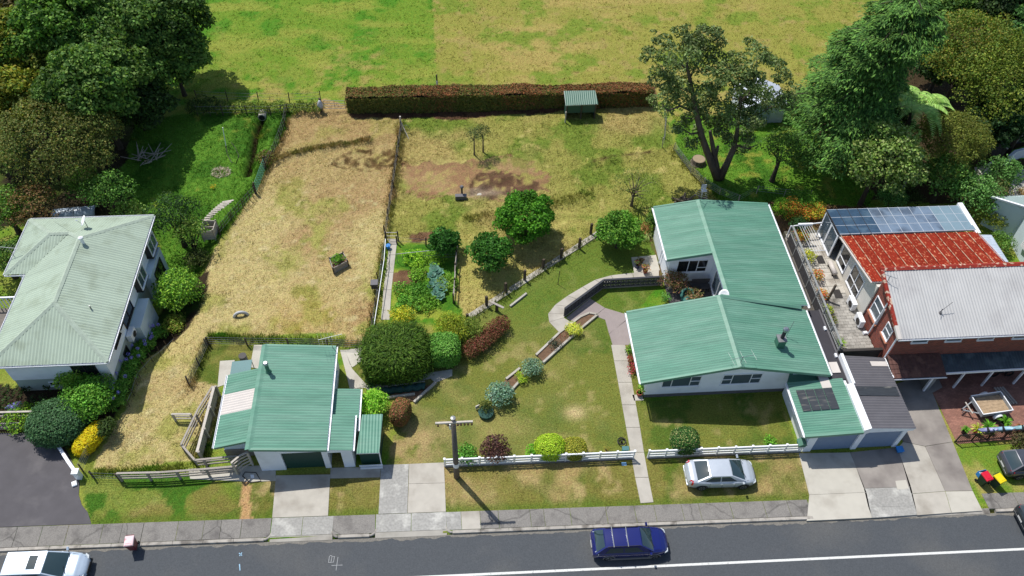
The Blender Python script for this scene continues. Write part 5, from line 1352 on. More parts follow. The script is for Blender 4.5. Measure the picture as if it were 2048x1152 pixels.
for k in range(12):
    p = a_+(b_-a_)*k/11; MB().tube([p+Vector((0,0,.05)), p+Vector((0,0,1.15))], .025, 5).build('upright', MG, t)
for z_ in (.15,.4,.65,.9,1.15): MB().tube([a_+Vector((0,0,z_)), b_+Vector((0,0,z_))], .018, 5).build('wire', MG, t)
for p in (a_, b_): MB().tube([p, p+Vector((0,0,1.35))], .07, 8).build('post', TIM_B, t)
# gate at the hedge
t = thing('farm_gate', P(648,222), 'light pipe farm gate between the stock fence and the hedge', 'gate')
a_, b_ = P(650,222), P(692,222)
for z_ in (.3,.6,.9,1.2): MB().tube([a_+Vector((0,0,z_)), b_+Vector((0,0,z_))], .022, 6).build('rail', STEEL_D, t)
for f in (0,.5,1): p = a_+(b_-a_)*f; MB().tube([p+Vector((0,0,.3)), p+Vector((0,0,1.2))], .022, 6).build('upright', STEEL_D, t)
for i, p in enumerate((a_+Vector((-.3,0,0)), b_+Vector((.3,0,0)))):
    MB().tube([p, p+Vector((0,0,1.5))], .1, 8).build('gate_post', TIM_B, t)
t = thing('white_sack', P(642,222), 'white sack hung on the gate post beside the farm gate', 'sack')
p = P(643,224); MB().lathe(p+Vector((0,0,.35)), [(.05,0),(.24,.15),(.28,.5),(.16,.85),(.08,1.0)], 10).build('bag', pm('sack', S(205,208,215), rough=.8, bump=.8, bscale=6), t, smooth=True)
# pale post with wire coil in mid fence
t = thing('strainer_post', P(803,258), 'bleached post with coiled wire near the hedge', 'post')
p = P(803,262); MB().tube([p, p+Vector((0,0,1.7))], [.1,.08], 8).build('shaft', TIM_P, t); MB().tube([p+Vector((0,0,1.2)), p+Vector((.7,-1.2,0))], .04, 6).build('stay', TIM_P, t)
MB().tube([p+Vector((.5+.3*math.cos(a),-.4,.5+.5*math.sin(a))) for a in np.linspace(0,6.28,18)], .02, 5).build('wire_coil', WIRE, t)
t = thing('electric_fence_post', P(875,180), 'white-banded electric fence post standing behind the hedge', 'post')
p = P(875,182); MB().tube([p, p+Vector((0,0,1.9))], .07, 8).build('shaft', TIM_B, t); MB().tube([p+Vector((0,0,.1)), p+Vector((0,0,1.2))], .085, 8).build('band', WHITE, t)
p = P(868,100); 
# concrete-strip fence posts
t = thing('post_row', P(940,640), 'row of bare timber posts along the diagonal concrete strip', 'fence')
pmesh = post_mesh(.17, TIM_B, False)
for q in ((935,648),(973,612),(1011,586),(1049,561),(1086,538),(1122,518),(1158,497),(1195,476),(1181,468),(1199,457)):
    p = P(*q); piece('post', pmesh, t, (p.x,p.y,0), scale=(1,1,1.25*random.uniform(.92,1.08)), rz=R(30))
for z_ in (.5,1.0): MB().tube([P(q[0],q[1],z_) for q in ((935,648),(1049,561),(1158,497),(1195,476))], .008, 4).build('wire', WIRE, t)
# vegetable garden fence
t = thing('garden_fence', P(913,490), 'grey timber board fence on the right of the vegetable garden', 'fence')
g = [P(*q) for q in ((915,492),(914,520),(911,545),(910,575),(907,606))]
for p in g: piece('post', post_mesh(.12,TIM_B,False), t, (p.x,p.y,0), scale=(1,1,1.15))
for a_, b_ in zip(g[:-1], g[1:]):
    for z_ in (.95,.3): MB().beam(a_+Vector((0,0,z_)), b_+Vector((0,0,z_)), .05, .14).build('rail', TIM, t)
t = thing('pea_frame', P(840,515), 'thin pipe frame with wires across the vegetable garden', 'trellis')
a_, b_ = P(795,525), P(912,518)
MB().tube([a_+Vector((0,0,1.0)), b_+Vector((0,0,1.3))], .025, 6).build('top_bar', STEEL_D, t)
for f in (0,.1,.45,.48,1): p = a_+(b_-a_)*f; MB().tube([p, p+Vector((0,0,1.0+.3*f))], .022, 6).build('upright', STEEL_D, t)
for z_ in (.3,.6): MB().tube([a_+(b_-a_)*.48+Vector((0,0,z_)), b_+Vector((0,0,z_))], .01, 4).build('wire', WIRE, t)
wire_fence('short wire fence across the top of the vegetable garden', [(795,488),(855,493),(913,490)], 2.6, 1.0, w_=.12, wires=(.4,.8))
t = thing('garden_gate', P(778,482), 'pale pipe gate at the top of the vegetable path', 'gate')
a_, b_ = P(773,482), P(797,482)
for z_ in (.2,.6,1.0): MB().tube([a_+Vector((0,0,z_)), b_+Vector((0,0,z_))], .025, 6).build('rail', PALE_SHEET, t)
for p in (a_, b_): MB().tube([p, p+Vector((0,0,1.15))], .06, 8).build('gate_post', TIM_B, t)
# cottage yard fence
wire_fence('mesh fence behind the cottage garage yard', [(417,690),(516,692),(548,692),(640,694),(700,694),(736,698)], 3.0, 1.0, w_=.13, wires=(.2,.45,.7,.95), wr=.015)
wire_fence('mesh fence at the left side of the cottage yard', [(380,772),(398,735),(417,692)], 1.9, 1.0, w_=.1, wires=(.2,.45,.7,.95))
MESHF = bpy.data.objects['wire_fence']
# stock pen of timber rails
def rail_fence(label, px, h, rails, step, w_=.12, mat=None, name='rail_fence', rw=.05, rh=.12, cat='fence', wide_top=True):
    g = [P(*q) for q in px]
    t = thing(name, (g[0].x,g[0].y,0), label, cat)
    pts = along(g, step)
    for p in pts: piece('post', post_mesh(w_, mat or TIM, False), t, (p.x,p.y,0), scale=(1,1,h))
    for a_, b_ in zip(g[:-1], g[1:]):
        for z_ in rails:
            top = wide_top and z_ == rails[-1]
            MB().beam((a_.x,a_.y,z_), (b_.x,b_.y,z_), .13 if top else rw, rw if top else rh).build('rail', mat or TIM, t)
    return t
rail_fence('grey timber rail fence along the front of the dry paddock', [(245,962),(330,960),(400,955),(478,948)], 1.05, (.35,.65,1.05), 2.05)
rail_fence('timber rail fence down the left flank of the stock pen', [(433,790),(405,835),(372,905)], 1.1, (.4,.75,1.1), 2.0)
rail_fence('short timber rail fence across the foot of the stock pen', [(372,905),(398,935),(480,927)], 1.0, (.35,.7,1.0), 2.0)
t = rail_fence('pale timber rail gate standing against the cottage garage', [(476,950),(490,938),(506,930)], 1.7, (.3,.65,1.0,1.35,1.7), 1.0, mat=TIM_P, name='stock_gate', cat='gate')
rail_fence('small pale rail hurdle standing out in the dry paddock', [(352,842),(388,842)], .9, (.3,.6,.9), 1.5, mat=TIM_P, name='hurdle')
t = thing('pen_boards', P(430,800), 'close-boarded weathered timber wall on the right of the stock pen', 'fence')
a_, b_ = P(437,792), P(404,922)
for k in range(5): MB().beam(a_+Vector((0,0,.12+.21*k)), b_+Vector((0,0,.12+.21*k)), .04, .19).build('board', TIM, t)
for f in (0,.33,.66,1): p = a_+(b_-a_)*f; piece('post', post_mesh(.14,TIM,False), t, (p.x+.1,p.y,0), scale=(1,1,1.25))
MB().beam(a_+Vector((0,0,1.2)), b_+Vector((0,0,1.2)), .18, .05).build('capping', TIM_P, t)
t = thing('pallet_frame', P(500,955), 'bent pipe frame with white sign lying beside the cottage garage', 'frame')
q = [P(485,952,.05),P(500,965,.05),P(522,962,.05),P(512,945,.05),P(490,944,.05)]
MB().tube(q+[q[0]], .03, 6).build('pipe', DKFR, t); MB().prism([tuple(P(*k)[:2]) for k in ((501,950),(508,950),(509,957),(502,957))], .045, .06).build('sign', WHITE, t)
wire_fence('short mesh fence beside the tar driveway', [(188,958),(215,957),(240,960)], 1.3, .95, w_=.12, wires=(.2,.5,.9))
wire_fence('lattice wire fence leaving the white gate pillar', [(165,945),(185,905),(205,870)], 1.2, 1.0, w_=.1, wires=(.2,.4,.6,.8,.98))
t = thing('gate_pillar', P(160,955), 'white square gate pillar at the tar driveway corner', 'pillar')
p = P(160,955); MB().box(p.x-.17,p.x+.17,p.y-.17,p.y+.17,-.1,.8).build('shaft', WHITE, t, bevel=.02); MB().box(p.x-.21,p.x+.21,p.y-.21,p.y+.21,.8,.88).build('capping', WHITE, t, bevel=.02)
t = thing('garden_wall', P(135,900), 'low white masonry wall curving beside the tar driveway', 'wall')
pp = [P(*q) for q in ((115,890),(128,908),(142,930),(156,950))]
for a_, b_ in zip(pp[:-1], pp[1:]): MB().beam(a_+Vector((0,0,.2)), b_+Vector((0,0,.2)), .2, .75).build('wall_section', WALL_W, t)
t = thing('white_marker', P(150,968), 'small white block lying at the edge of the tar driveway', 'block')
p = P(150,969); MB().obox((p.x,p.y,.02), .3, .35, .14, .4).build('block', WHITE, t, bevel=.02); MB().obox((p.x,p.y,.16), .2, .25, .03, .4).build('top', WHITE, t, bevel=.01)
t = rail_fence('double timber rail fence in front of the pale-roofed house', [(-60,842),(95,838)], 1.0, (.45,1.0), 2.2, mat=TIM_P, rh=.2)
t = thing('picket_fence', P(20,855), 'pale picket fence at the left edge by the tar driveway', 'fence')
a_, b_ = P(-60,862), P(48,858)
for k in range(24):
    p = a_+(b_-a_)*k/23; MB().box(p.x-.04,p.x+.04,p.y-.012,p.y+.012,.05,.85).build('picket', TIM_P, t)
for z_ in (.25,.7): MB().beam(a_+Vector((0,.04,z_)), b_+Vector((0,.04,z_)), .04, .08).build('rail', TIM_P, t)
# white front fence: low boards on posts with a flat top rail
def front_fence(label, x0, x1, y0, y1):
    t = thing('front_fence', (x0,y0,0), label, 'fence')
    n_ = round((x1-x0)/1.15)
    for k in range(n_+1):
        x = x0+(x1-x0)*k/n_; y = y0+(y1-y0)*k/n_
        o = MB().box(x-.045,x+.045,y-.04,y+.05,-.05,1.02).build('post', WHITE, t, bevel=.01); MB().box(x-.07,x+.07,y-.06,y+.08,1.02,1.05).build('post_cap', WHITE, o)
    for k in range(n_):
        xa, xb = x0+(x1-x0)*k/n_+.065, x0+(x1-x0)*(k+1)/n_-.065
        ya, yb = y0+(y1-y0)*k/n_, y0+(y1-y0)*(k+1)/n_
        for z0_, z1_ in ((.12,.3),(.42,.6),(.74,.92)):
            MB().hexa([(xa,ya-.03,z0_),(xb,yb-.03,z0_),(xb,yb+.01,z0_),(xa,ya+.01,z0_)],[(xa,ya-.03,z1_),(xb,yb-.03,z1_),(xb,yb+.01,z1_),(xa,ya+.01,z1_)]).build('board', WHITE, t)
    MB().hexa([(x0,y0-.05,.95),(x1,y1-.05,.95),(x1,y1+.03,.95),(x0,y0+.03,.95)],[(x0,y0-.05,.99),(x1,y1-.05,.99),(x1,y1+.03,.99),(x0,y0+.03,.99)]).build('top_rail', WHITE, t)
    MB().hexa([(x0,y0-.08,-.05),(x1,y1-.08,-.05),(x1,y1+.1,-.05),(x0,y0+.1,-.05)],[(x0,y0-.08,.08),(x1,y1-.08,.08),(x1,y1+.1,.08),(x0,y0+.1,.08)]).build('plinth', CONC_D, t)
a_, b_ = P(890,933), P(1266,917); front_fence('low white board fence between the driveway and the garden path', a_.x, b_.x, a_.y, b_.y)
a_, b_ = P(1295,916), P(1600,903); front_fence('low white board fence between the garden path and the double garage', a_.x, b_.x, a_.y, b_.y)
# trellis boundary fence
t = thing('trellis_fence', (27.25,32.8,0), 'long grey lattice-topped boundary fence beside the main house', 'fence')
LAT = pm('lattice', S(150,152,150), rough=.85, var=.2, scale=4, rnd=.08)
n_ = 7
for k in range(n_):
    ya, yb = 32.8+1.72*k, 32.8+1.72*(k+1)
    o = MB().box(27.22,27.27,ya+.05,yb-.05,.05,1.05).build('panel', TIM_D, t)
    MB().box(27.2,27.3,ya-.05,ya+.05,-.1,1.85).build('post', LAT, t)
    lt = MB().box(27.21,27.28,ya+.05,yb-.05,1.05,1.1).build('lattice_frame', LAT, t)
    for j in range(9):
        y = ya+.1+(yb-ya-.2)*j/8; MB().box(27.235,27.25,y-.015,y+.015,1.1,1.75).build('lath', LAT, lt)
    for j in range(4):
        z_ = 1.2+.15*j; MB().box(27.252,27.265,ya+.05,yb-.05,z_-.015,z_+.015).build('lath', LAT, lt)
MB().box(27.17,27.33,32.75,44.9,1.75,1.8).build('capping', LAT, t); MB().box(27.2,27.34,32.8,45.2,-1.6,.05).build('retaining_base', CONC_D, t); scale_about_cam(t)
t = thing('back_trellis', (27.3,45,0), 'short white rail fence closing the flower bed end of the patio', 'fence')
MB().beam((27.3,45.2,1.4),(30.0,45.5,1.4),.06,.1).build('rail', TRIM, t)
for x in (27.35,28.6,29.9): MB().box(x-.05,x+.05,45.2,45.3,0,1.4).build('post', TRIM, t)
scale_about_cam(t)
# black courtyard fence with bars
t = thing('courtyard_fence', (33.3,25.4,0), 'black metal bar fence along the brick-paved courtyard', 'fence')
BLK = pm('black_steel', (.012,.012,.013), rough=.4, var=.1)
a_, b_ = Vector((33.3,25.42,0)), Vector((41.5,25.75,0))
for k in range(8): p = a_+(b_-a_)*k/7; MB().box(p.x-.035,p.x+.035,p.y-.035,p.y+.035,0,1.05).build('post', BLK, t)
for z_ in (.1,.98): MB().beam(a_+Vector((0,0,z_)), b_+Vector((0,0,z_)), .04, .045).build('rail', BLK, t)
for k in range(62): p = a_+(b_-a_)*(k+.5)/62; MB().box(p.x-.011,p.x+.011,p.y-.011,p.y+.011,.12,.96).build('bar', BLK, t)
# mesh fence below the gum tree
wire_fence('sagging mesh fence below the multi-trunked gum tree', [(1347,300),(1365,325),(1392,362),(1432,388),(1475,405)], 1.9, .9, w_=.07, wires=(.2,.4,.6,.8,.95), mat=TIM)
wire_fence('leaning pale post fence at the right edge of the back paddock', [(1330,240),(1328,262),(1326,295)], 1.2, 1.4, w_=.09, mat=TIM_P, wires=(.3,.6,.9), lean=.15)
wire_fence('low stake fence across the green shade under the cedar', [(1475,405),(1500,385),(1560,392),(1620,396)], 2.4, .9, w_=.07, mat=TIM)
# breeze-block screen wall, block by block
SCR = pm('screen_block', S(62,64,70), rough=.85, var=.15, scale=5, rnd=.08)
t = thing('screen_wall', (11,40.4,0), 'dark patterned breeze-block screen wall above the sunken path', 'wall')
bk = MB()
for a0_, a1_, b0_, b1_ in ((-.2,.2,0,.05),(-.2,.2,.35,.4),(-.2,-.15,.05,.35),(.15,.2,.05,.35)): bk.box(a0_,a1_,-.05,.05,b0_,b1_)
bk.beam((-.15,0,.05),(.15,0,.35),.08,.05); bk.beam((-.15,0,.35),(.15,0,.05),.08,.05)
bk = bk.mesh(name='screen_block'); bk.materials.append(SCR)
run = [(7.65,37.75),(11.02,40.47),(15.85,40.6)]
for (xa,ya),(xb,yb) in zip(run[:-1], run[1:]):
    L = math.hypot(xb-xa,yb-ya); n_ = round(L/.41); an = math.atan2(yb-ya, xb-xa)
    for k in range(n_):
        for r_ in range(2):
            f = (k+.5)/n_; piece('screen_block', bk, t, (xa+(xb-xa)*f, ya+(yb-ya)*f, .12+.405*r_), rz=an)
    MB().beam((xa,ya,.06),(xb,yb,.06),.16,.12).build('footing', CONC_D, t); MB().beam((xa,ya,.97),(xb,yb,.97),.16,.06).build('capping', SCR, t)
# raised bed edging
t = thing('raised_bed', P(1120,690), 'long narrow raised flower bed with concrete edging across the lawn', 'garden bed')
def edging(pts, mat=CONC, w_=.16, h=.22):
    pp = [P(*q) for q in pts]
    for a_, b_ in zip(pp[:-1], pp[1:]): MB().beam((a_.x,a_.y,h/2-.03),(b_.x,b_.y,h/2-.03),w_,h).build('edging', mat, t)
edging([(1072,712),(1118,668),(1160,636),(1178,628),(1195,631)]); edging([(1086,727),(1120,696),(1160,660),(1195,631)]); edging([(1040,738),(1012,760)]); edging([(1050,752),(1020,785)])
sl_ = pm('bed_soil', S(116,90,68), rough=.95, var=.3, scale=5, bump=1.0, bscale=12)
MB().prism(pl((1074,712),(1118,670),(1160,638),(1178,630),(1194,632),(1160,658),(1120,694),(1086,725)), -.05, .1).build('soil', sl_, t)
MB().prism(pl((1040,738),(1050,752),(1020,785),(985,805),(975,792),(1012,760)), -.05, .05).build('soil', sl_, t)
t = thing('concrete_sleeper', P(1040,605), 'pale concrete sleeper lying on the lawn by the mowing strip', 'sleeper')
a_, b_ = P(1020,614), P(1053,588); MB().beam((a_.x,a_.y,.09),(b_.x,b_.y,.09),.16,.14).build('beam', CONC_L, t, bevel=.015); MB().beam((a_.x,a_.y,.01),(b_.x,b_.y,.01),.2,.03).build('footing', CONC_D, t)
t = thing('bench_seat', P(994,620), 'small dark timber seat at the top of the red hedge', 'bench')
p = P(995,622); MB().obox((p.x,p.y,.7), 1.1, .18, .06, R(-35)).build('seat', TIM, t); MB().obox((p.x-.05,p.y+.05,0), .18, .18, .7, R(-35)).build('leg', TIM_B, t)
t = thing('garden_stake', P(1117,570), 'thin dark stake standing alone on the mown lawn', 'stake')
p = P(1116,569); MB().tube([p, p+Vector((.05,.1,1.5))], .025, 6).build('shaft', TIM_B, t); MB().lathe(p, [(.05,0),(.03,.05)], 6).build('collar', TIM_B, t)
# ================================================================== VEHICLES
RUB = pm('tyre_rubber', (.012,.012,.012), rough=.85, var=.1)
RIM = pm('alloy_rim', S(170,172,176), rough=.3, metal=.7, var=.05)
LAMP_R = pm('lamp_red', S(190,20,24), rough=.2, spec=.6, var=.05)
LAMP_W = pm('lamp_clear', S(210,218,220), rough=.1, spec=.7, var=.05)
CARGLASS = glass_mat('car_glass', (.022,.042,.046), .03)
BLKTRIM = pm('black_plastic', (.015,.015,.016), rough=.6, var=.1)
PLATE = pm('number_plate', S(225,225,220), rough=.5, var=.05)
def patch_pt(a, b, c, d, u, v, bulge, off):
    nn = (b-a).cross(d-a).normalized()
    return (a*(1-u)+b*u)*(1-v) + (d*(1-u)+c*u)*v + nn*(bulge*(1-(2*u-1)**2)*(1-(2*v-1)**2*.6)+off)
def sub_patch(mb, q, u0, u1, v0, v1, bulge, off, n=6, taper=(0,0)):
    a, b, c, d = q; vs, fs = [], []
    for j in range(n+1):
        for i in range(n+1):
            v = v0+(v1-v0)*j/n
            uu0, uu1 = u0+taper[0]*j/n, u1-taper[1]*j/n
            u = uu0+(uu1-uu0)*i/n
            vs.append(patch_pt(a,b,c,d,u,v,bulge,off))
    for j in range(n):
        for i in range(n):
            k = j*(n+1)+i; fs.append((k,k+1,k+n+2,k+n+1))
    mb.add(vs, fs)
def car(name, loc, rz, label, paint, L, W, H, st, gh, cladding=None, rails=None, sunroof=False, wheelbase=.575, tailc=None, boot_plate=True, rear_wiper=False, hood_scoop=False):
    t = thing(name, loc, label, 'car', None, rz)
    fr = np.array([s[0] for s in st]); wv = np.array([s[1] for s in st]); zt = np.array([s[2] for s in st]); zb = np.array([s[3] for s in st])
    xs_ = np.unique(np.concatenate([fr, np.linspace(-.5,.5,33)]))
    w_ = np.interp(xs_, fr, wv)*W/2; t_ = np.interp(xs_, fr, zt); b_ = np.interp(xs_, fr, zb)
    ker = np.array([.25,.5,.25])
    for arr in (w_, t_, b_):
        arr[1:-1] = (np.convolve(arr, ker, 'same'))[1:-1]
    prof = lambda w, zt_, zb_: [(w*.84,zb_),(w*.955,zb_+.10),(w*.99,zb_+.28*(zt_-zb_)+.05),(w,zb_+.62*(zt_-zb_)),(w*.985,zt_-.10*min(1,(zt_-zb_)*2)),(w*.93,zt_-.025),(w*.7,zt_+.008),(w*.35,zt_+.022),(0,zt_+.026)]
    mb = MB(); vs, fs = [], []
    for x, w, z1, z0 in zip(xs_, w_, t_, b_):
        p = prof(w, z1, z0)
        ring = [(x*L, y, z) for y, z in p] + [(x*L, -y, z) for y, z in reversed(p[:-1])]
        vs += ring
    m_ = len(ring)
    for i in range(len(xs_)-1):
        for k in range(m_): fs.append((i*m_+k, (i+1)*m_+k, (i+1)*m_+(k+1)%m_, i*m_+(k+1)%m_))
    fs.append(tuple(range(m_))); fs.append(tuple(range((len(xs_)-1)*m_, len(xs_)*m_))[::-1])
    body = mb.add(vs, fs).build('body', paint, t, smooth=True, local=True)
    # panel joints on the bonnet and boot
    xr, xtr, xtf, xf, zbelt, wb, wt = gh                # rear base, rear top, front top, front base (fractions of L), belt height, half widths
    zc = H
    Bq = lambda x, y, z: Vector((x*L, y, z))
    RL, RR_, FL, FR = Bq(xr,wb,zbelt), Bq(xr,-wb,zbelt), Bq(xf,wb*.97,zbelt-.02), Bq(xf,-wb*.97,zbelt-.02)
    tRL, tRR, tFL, tFR = Bq(xtr,wt,zc-.05), Bq(xtr,-wt,zc-.05), Bq(xtf,wt,zc-.05), Bq(xtf,-wt,zc-.05)
    sh = MB()
    faces = dict(roof=(tRL,tRR,tFR,tFL), front=(FR,FL,tFL,tFR), rear=(RL,RR_,tRR,tRL), left=(FL,RL,tRL,tFL), right=(RR_,FR,tFR,tRR))
    bul = dict(roof=.05, front=.07, rear=.05, left=.03, right=.03)
    for k, q in faces.items(): sub_patch(sh, q, 0, 1, 0, 1, bul[k], 0, 6)
    cabin = sh.build('cabin', paint, t, smooth=True, local=True)
    g = MB(); sub_patch(g, faces['front'], .05, .95, .04, .97, bul['front'], .009); g.build('windscreen', CARGLASS, t, smooth=True, local=True)
    g = MB(); sub_patch(g, faces['rear'], .07, .93, .08, .94, bul['rear'], .009); rw = g.build('rear_window', CARGLASS, t, smooth=True, local=True)
    for side in ('left','right'):
        q = faces[side]
        cuts = ((.16,.5),(.53,.86)) if side == 'left' else ((.14,.47),(.5,.84))
        for u0, u1 in cuts:
            g = MB(); sub_patch(g, q, u0, u1, .10, .88, bul[side], .009, 4); g.build('side_window', CARGLASS, t, smooth=True, local=True)
    for s_ in (-1,1):
        for f in (-wheelbase/2+.0, wheelbase/2+.02):
            x = f*L; r_ = .315
            wl_ = MB().tube([(x,s_*(W/2-.22),r_),(x,s_*(W/2-.015),r_),(x,s_*(W/2+.005),r_)], [r_,r_,r_*.9], 20).build('wheel', RUB, t, local=True)
            MB().tube([(x,s_*(W/2-.02),r_),(x,s_*(W/2+.018),r_)], r_*.68, 16).build('rim', RIM, wl_, local=True)
            for k in range(5):
                a = k*1.2566; MB().beam((x+.05*math.cos(a),s_*(W/2+.022),r_+.05*math.sin(a)),(x+r_*.62*math.cos(a+.25),s_*(W/2+.022),r_+r_*.62*math.sin(a+.25)),.012,.05).build('spoke', BLKTRIM, wl_, local=True)
            MB().tube([(x+ (r_+.05)*math.cos(a), s_*(W/2-.004), r_+(r_+.05)*math.sin(a)) for a in np.linspace(0,math.pi,12)], .035, 6).build('wheel_arch', cladding or BLKTRIM, t, local=True)
        i_ = 1 if s_ > 0 else 0
        # head and tail lamps wrap the corners
        fx = .468*L; zf = float(np.interp(.468, fr, zt))
        MB().hexa([(fx-.18,s_*W*.35,zf-.17),(fx+.09,s_*W*.27,zf-.2),(fx+.05,s_*W*.40,zf-.2),(fx-.16,s_*W*.455,zf-.17)],[(fx-.18,s_*W*.35,zf+.012),(fx+.08,s_*W*.27,zf-.03),(fx+.05,s_*W*.395,zf-.03),(fx-.14,s_*W*.46,zf+.01)]).build('headlight', LAMP_W, t, local=True)
        rx = -.478*L; zr = float(np.interp(-.46, fr, zt))
        MB().hexa([(rx-.05,s_*W*.36,zr-.30),(rx+.16,s_*W*.492,zr-.28),(rx+.22,s_*W*.42,zr-.28),(rx+.1,s_*W*.35,zr-.30)],[(rx-.01,s_*W*.36,zr-.02),(rx+.2,s_*W*.484,zr-.03),(rx+.26,s_*W*.40,zr+.03),(rx+.1,s_*W*.34,zr+.03)]).build('tail_light', tailc or LAMP_R, t, local=True)
        mx = (xf-.045)*L
        MB().hexa([(mx-.06,s_*(wb+.04),zbelt+.0),(mx+.08,s_*(wb+.04),zbelt+.0),(mx+.05,s_*(W/2+.17),zbelt+.03),(mx-.07,s_*(W/2+.17),zbelt+.03)],[(mx-.06,s_*(wb+.04),zbelt+.06),(mx+.08,s_*(wb+.04),zbelt+.05),(mx+.05,s_*(W/2+.17),zbelt+.16),(mx-.07,s_*(W/2+.17),zbelt+.16)]).build('mirror', paint, t, bevel=.015, local=True)
        for fx_ in (-.02,.155):
            MB().box(fx_*L-.1,fx_*L+.05,s_*W/2-.012,s_*W/2+.018,zbelt-.16,zbelt-.13).build('door_handle', paint, t, local=True)
    if cladding:
        for s_ in (-1,1): MB().box(-.27*L,.27*L,s_*W/2-.05,s_*W/2+.012,.2,.38).build('sill_cladding', cladding, t, local=True)
    MB().box(-.505*L,-.47*L,-W*.40,W*.40,.36,.52).build('rear_bumper', cladding or paint, t, bevel=.04, local=True)
    MB().box(.455*L,.503*L,-W*.36,W*.36,.28,.46).build('front_bumper', cladding or BLKTRIM, t, bevel=.04, local=True)
    MB().box(-.509*L,-.505*L,-.24,.24,.56,.68).build('number_plate', PLATE, t, local=True)
    if rails:
        for f in rails:
            o = MB().beam((f*L,-wt-.03,H+.05),(f*L,wt+.03,H+.05),.045,.035).build('roof_bar', STEEL, t, local=True)
            for s_ in (-1,1): MB().box(f*L-.04,f*L+.04,s_*wt-.03,s_*wt+.03,H-.06,H+.04).build('roof_bar_foot', BLKTRIM, o, local=True)
        for s_ in (-1,1): MB().tube([(xtr*L+.1,s_*(wt-.02),H-.03),(xtr*L+.3,s_*(wt-.02),H+.01),(xtf*L-.2,s_*(wt-.02),H+.0),(xtf*L-.05,s_*(wt-.02),H-.04)], .02, 6).build('roof_rail', BLKTRIM, t, local=True)
    if sunroof:
        g = MB(); sub_patch(g, faces['roof'], .2, .8, .6, .82, bul['roof'], .008); g.build('sunroof', CARGLASS, t, smooth=True, local=True)
    z_ = float(np.interp(xf+.02, fr, zt))
    for s_ in (.25,-.3): MB().tube([(xf*L+.06,s_*W,zbelt+.02),(xf*L-.12,s_*W+.42,zbelt+.13)], .012, 4).build('wiper', BLKTRIM, t, local=True)
    for fx_ in (-.19,-.012,.17):       # door shut lines
        for s_ in (-1,1): MB().tube([(fx_*L,s_*(W/2-.012),.32),(fx_*L,s_*(W/2+.002),.55),(fx_*L,s_*(W/2-.008),zbelt-.1)], .008, 4).build('door_joint', BLKTRIM, t, local=True)
    MB().box(.488*L,.502*L,-W*.2,W*.2,.47,.6).build('grille', BLKTRIM, t, local=True)
    # bonnet shut lines
    j = MB()
    for s_ in (-1,1): j.tube([(xf*L+.1,s_*W*.41,z_-.005),(.36*L,s_*W*.385,float(np.interp(.36,fr,zt))-.005),(.45*L,s_*W*.32,float(np.interp(.45,fr,zt))+.004)], .008, 4)
    j.build('bonnet_joint', BLKTRIM, t, local=True)
    return t
SEDAN = [(-.5,.58,.62,.34),(-.49,.76,.86,.27),(-.47,.87,.97,.22),(-.42,.95,1.03,.2),(-.3,1,1.03,.19),(-.1,1,.97,.18),(.1,1,.95,.18),(.2,1,.97,.18),(.3,.985,.93,.18),(.4,.94,.86,.19),(.45,.85,.77,.2),(.48,.7,.67,.22),(.493,.54,.6,.24),(.5,.36,.52,.26)]
WAGON = [(-.5,.78,.7,.34),(-.49,.9,.9,.3),(-.47,.955,.97,.24),(-.4,.985,.98,.22),(-.1,1,.96,.2),(.1,1,.95,.2),(.2,1,.97,.2),(.3,.985,.93,.2),(.4,.94,.85,.2),(.45,.86,.77,.22),(.48,.73,.67,.24),(.493,.6,.6,.26),(.5,.42,.52,.28)]
VAN = [(-.5,.82,.9,.34),(-.49,.92,1.02,.3),(-.46,.97,1.06,.24),(-.2,1,1.04,.2),(.1,1,1.03,.2),(.22,1,1.06,.2),(.3,.98,1.02,.2),(.4,.91,.93,.2),(.45,.8,.82,.22),(.48,.66,.72,.24),(.493,.52,.64,.26),(.5,.36,.54,.28)]
SILVER = pm('paint_silver', S(206,214,222), rough=.3, metal=.25, var=.03, coat=.7, spec=.5)
BLUE = pm('paint_navy', S(18,28,104), rough=.25, var=.04, coat=.8, spec=.5)
ICE = pm('paint_ice_blue', S(198,214,230), rough=.3, metal=.15, var=.03, coat=.7, spec=.5)
GUN = pm('paint_gunmetal', S(92,94,102), rough=.3, metal=.4, var=.03, coat=.7)
DKC = pm('paint_dark', S(34,42,48), rough=.3, var=.03, coat=.7)
CLAD = pm('cladding_grey', S(120,118,120), rough=.6, var=.08)
car('station_wagon', (9.66,19.48,-.105), R(-.6), 'navy blue station wagon with two white roof bars on the road', BLUE, 4.72, 1.74, 1.50, WAGON, (-.465,-.345,.12,.285,.95,.81,.62), cladding=CLAD, rails=(-.245,-.06), tailc=LAMP_W)
car('silver_sedan', (16.34,23.72,.02), R(-1.5), 'silver sedan parked on the grass verge behind the white fence', SILVER, 4.58, 1.80, 1.43, SEDAN, (-.385,-.19,.11,.315,.98,.82,.61))
car('minivan', (-25.2,19.88,-.105), R(-1.0), 'pale blue minivan with dark sunroof parked at the kerb', ICE, 4.75, 1.78, 1.66, VAN, (-.485,-.43,.045,.275,1.06,.84,.68), sunroof=True)
car('grey_hatchback', (37.55,23.25,.02), R(-2), 'gunmetal grey hatchback parked on the verge by the recycling bins', GUN, 4.3, 1.78, 1.52, WAGON, (-.47,-.33,.10,.27,.97,.80,.61))
car('dark_car', (37.0,19.55,-.105), R(0), 'dark car on the road cut off by the right edge', DKC, 4.4, 1.75, 1.48, WAGON, (-.47,-.33,.10,.27,.97,.80,.60))
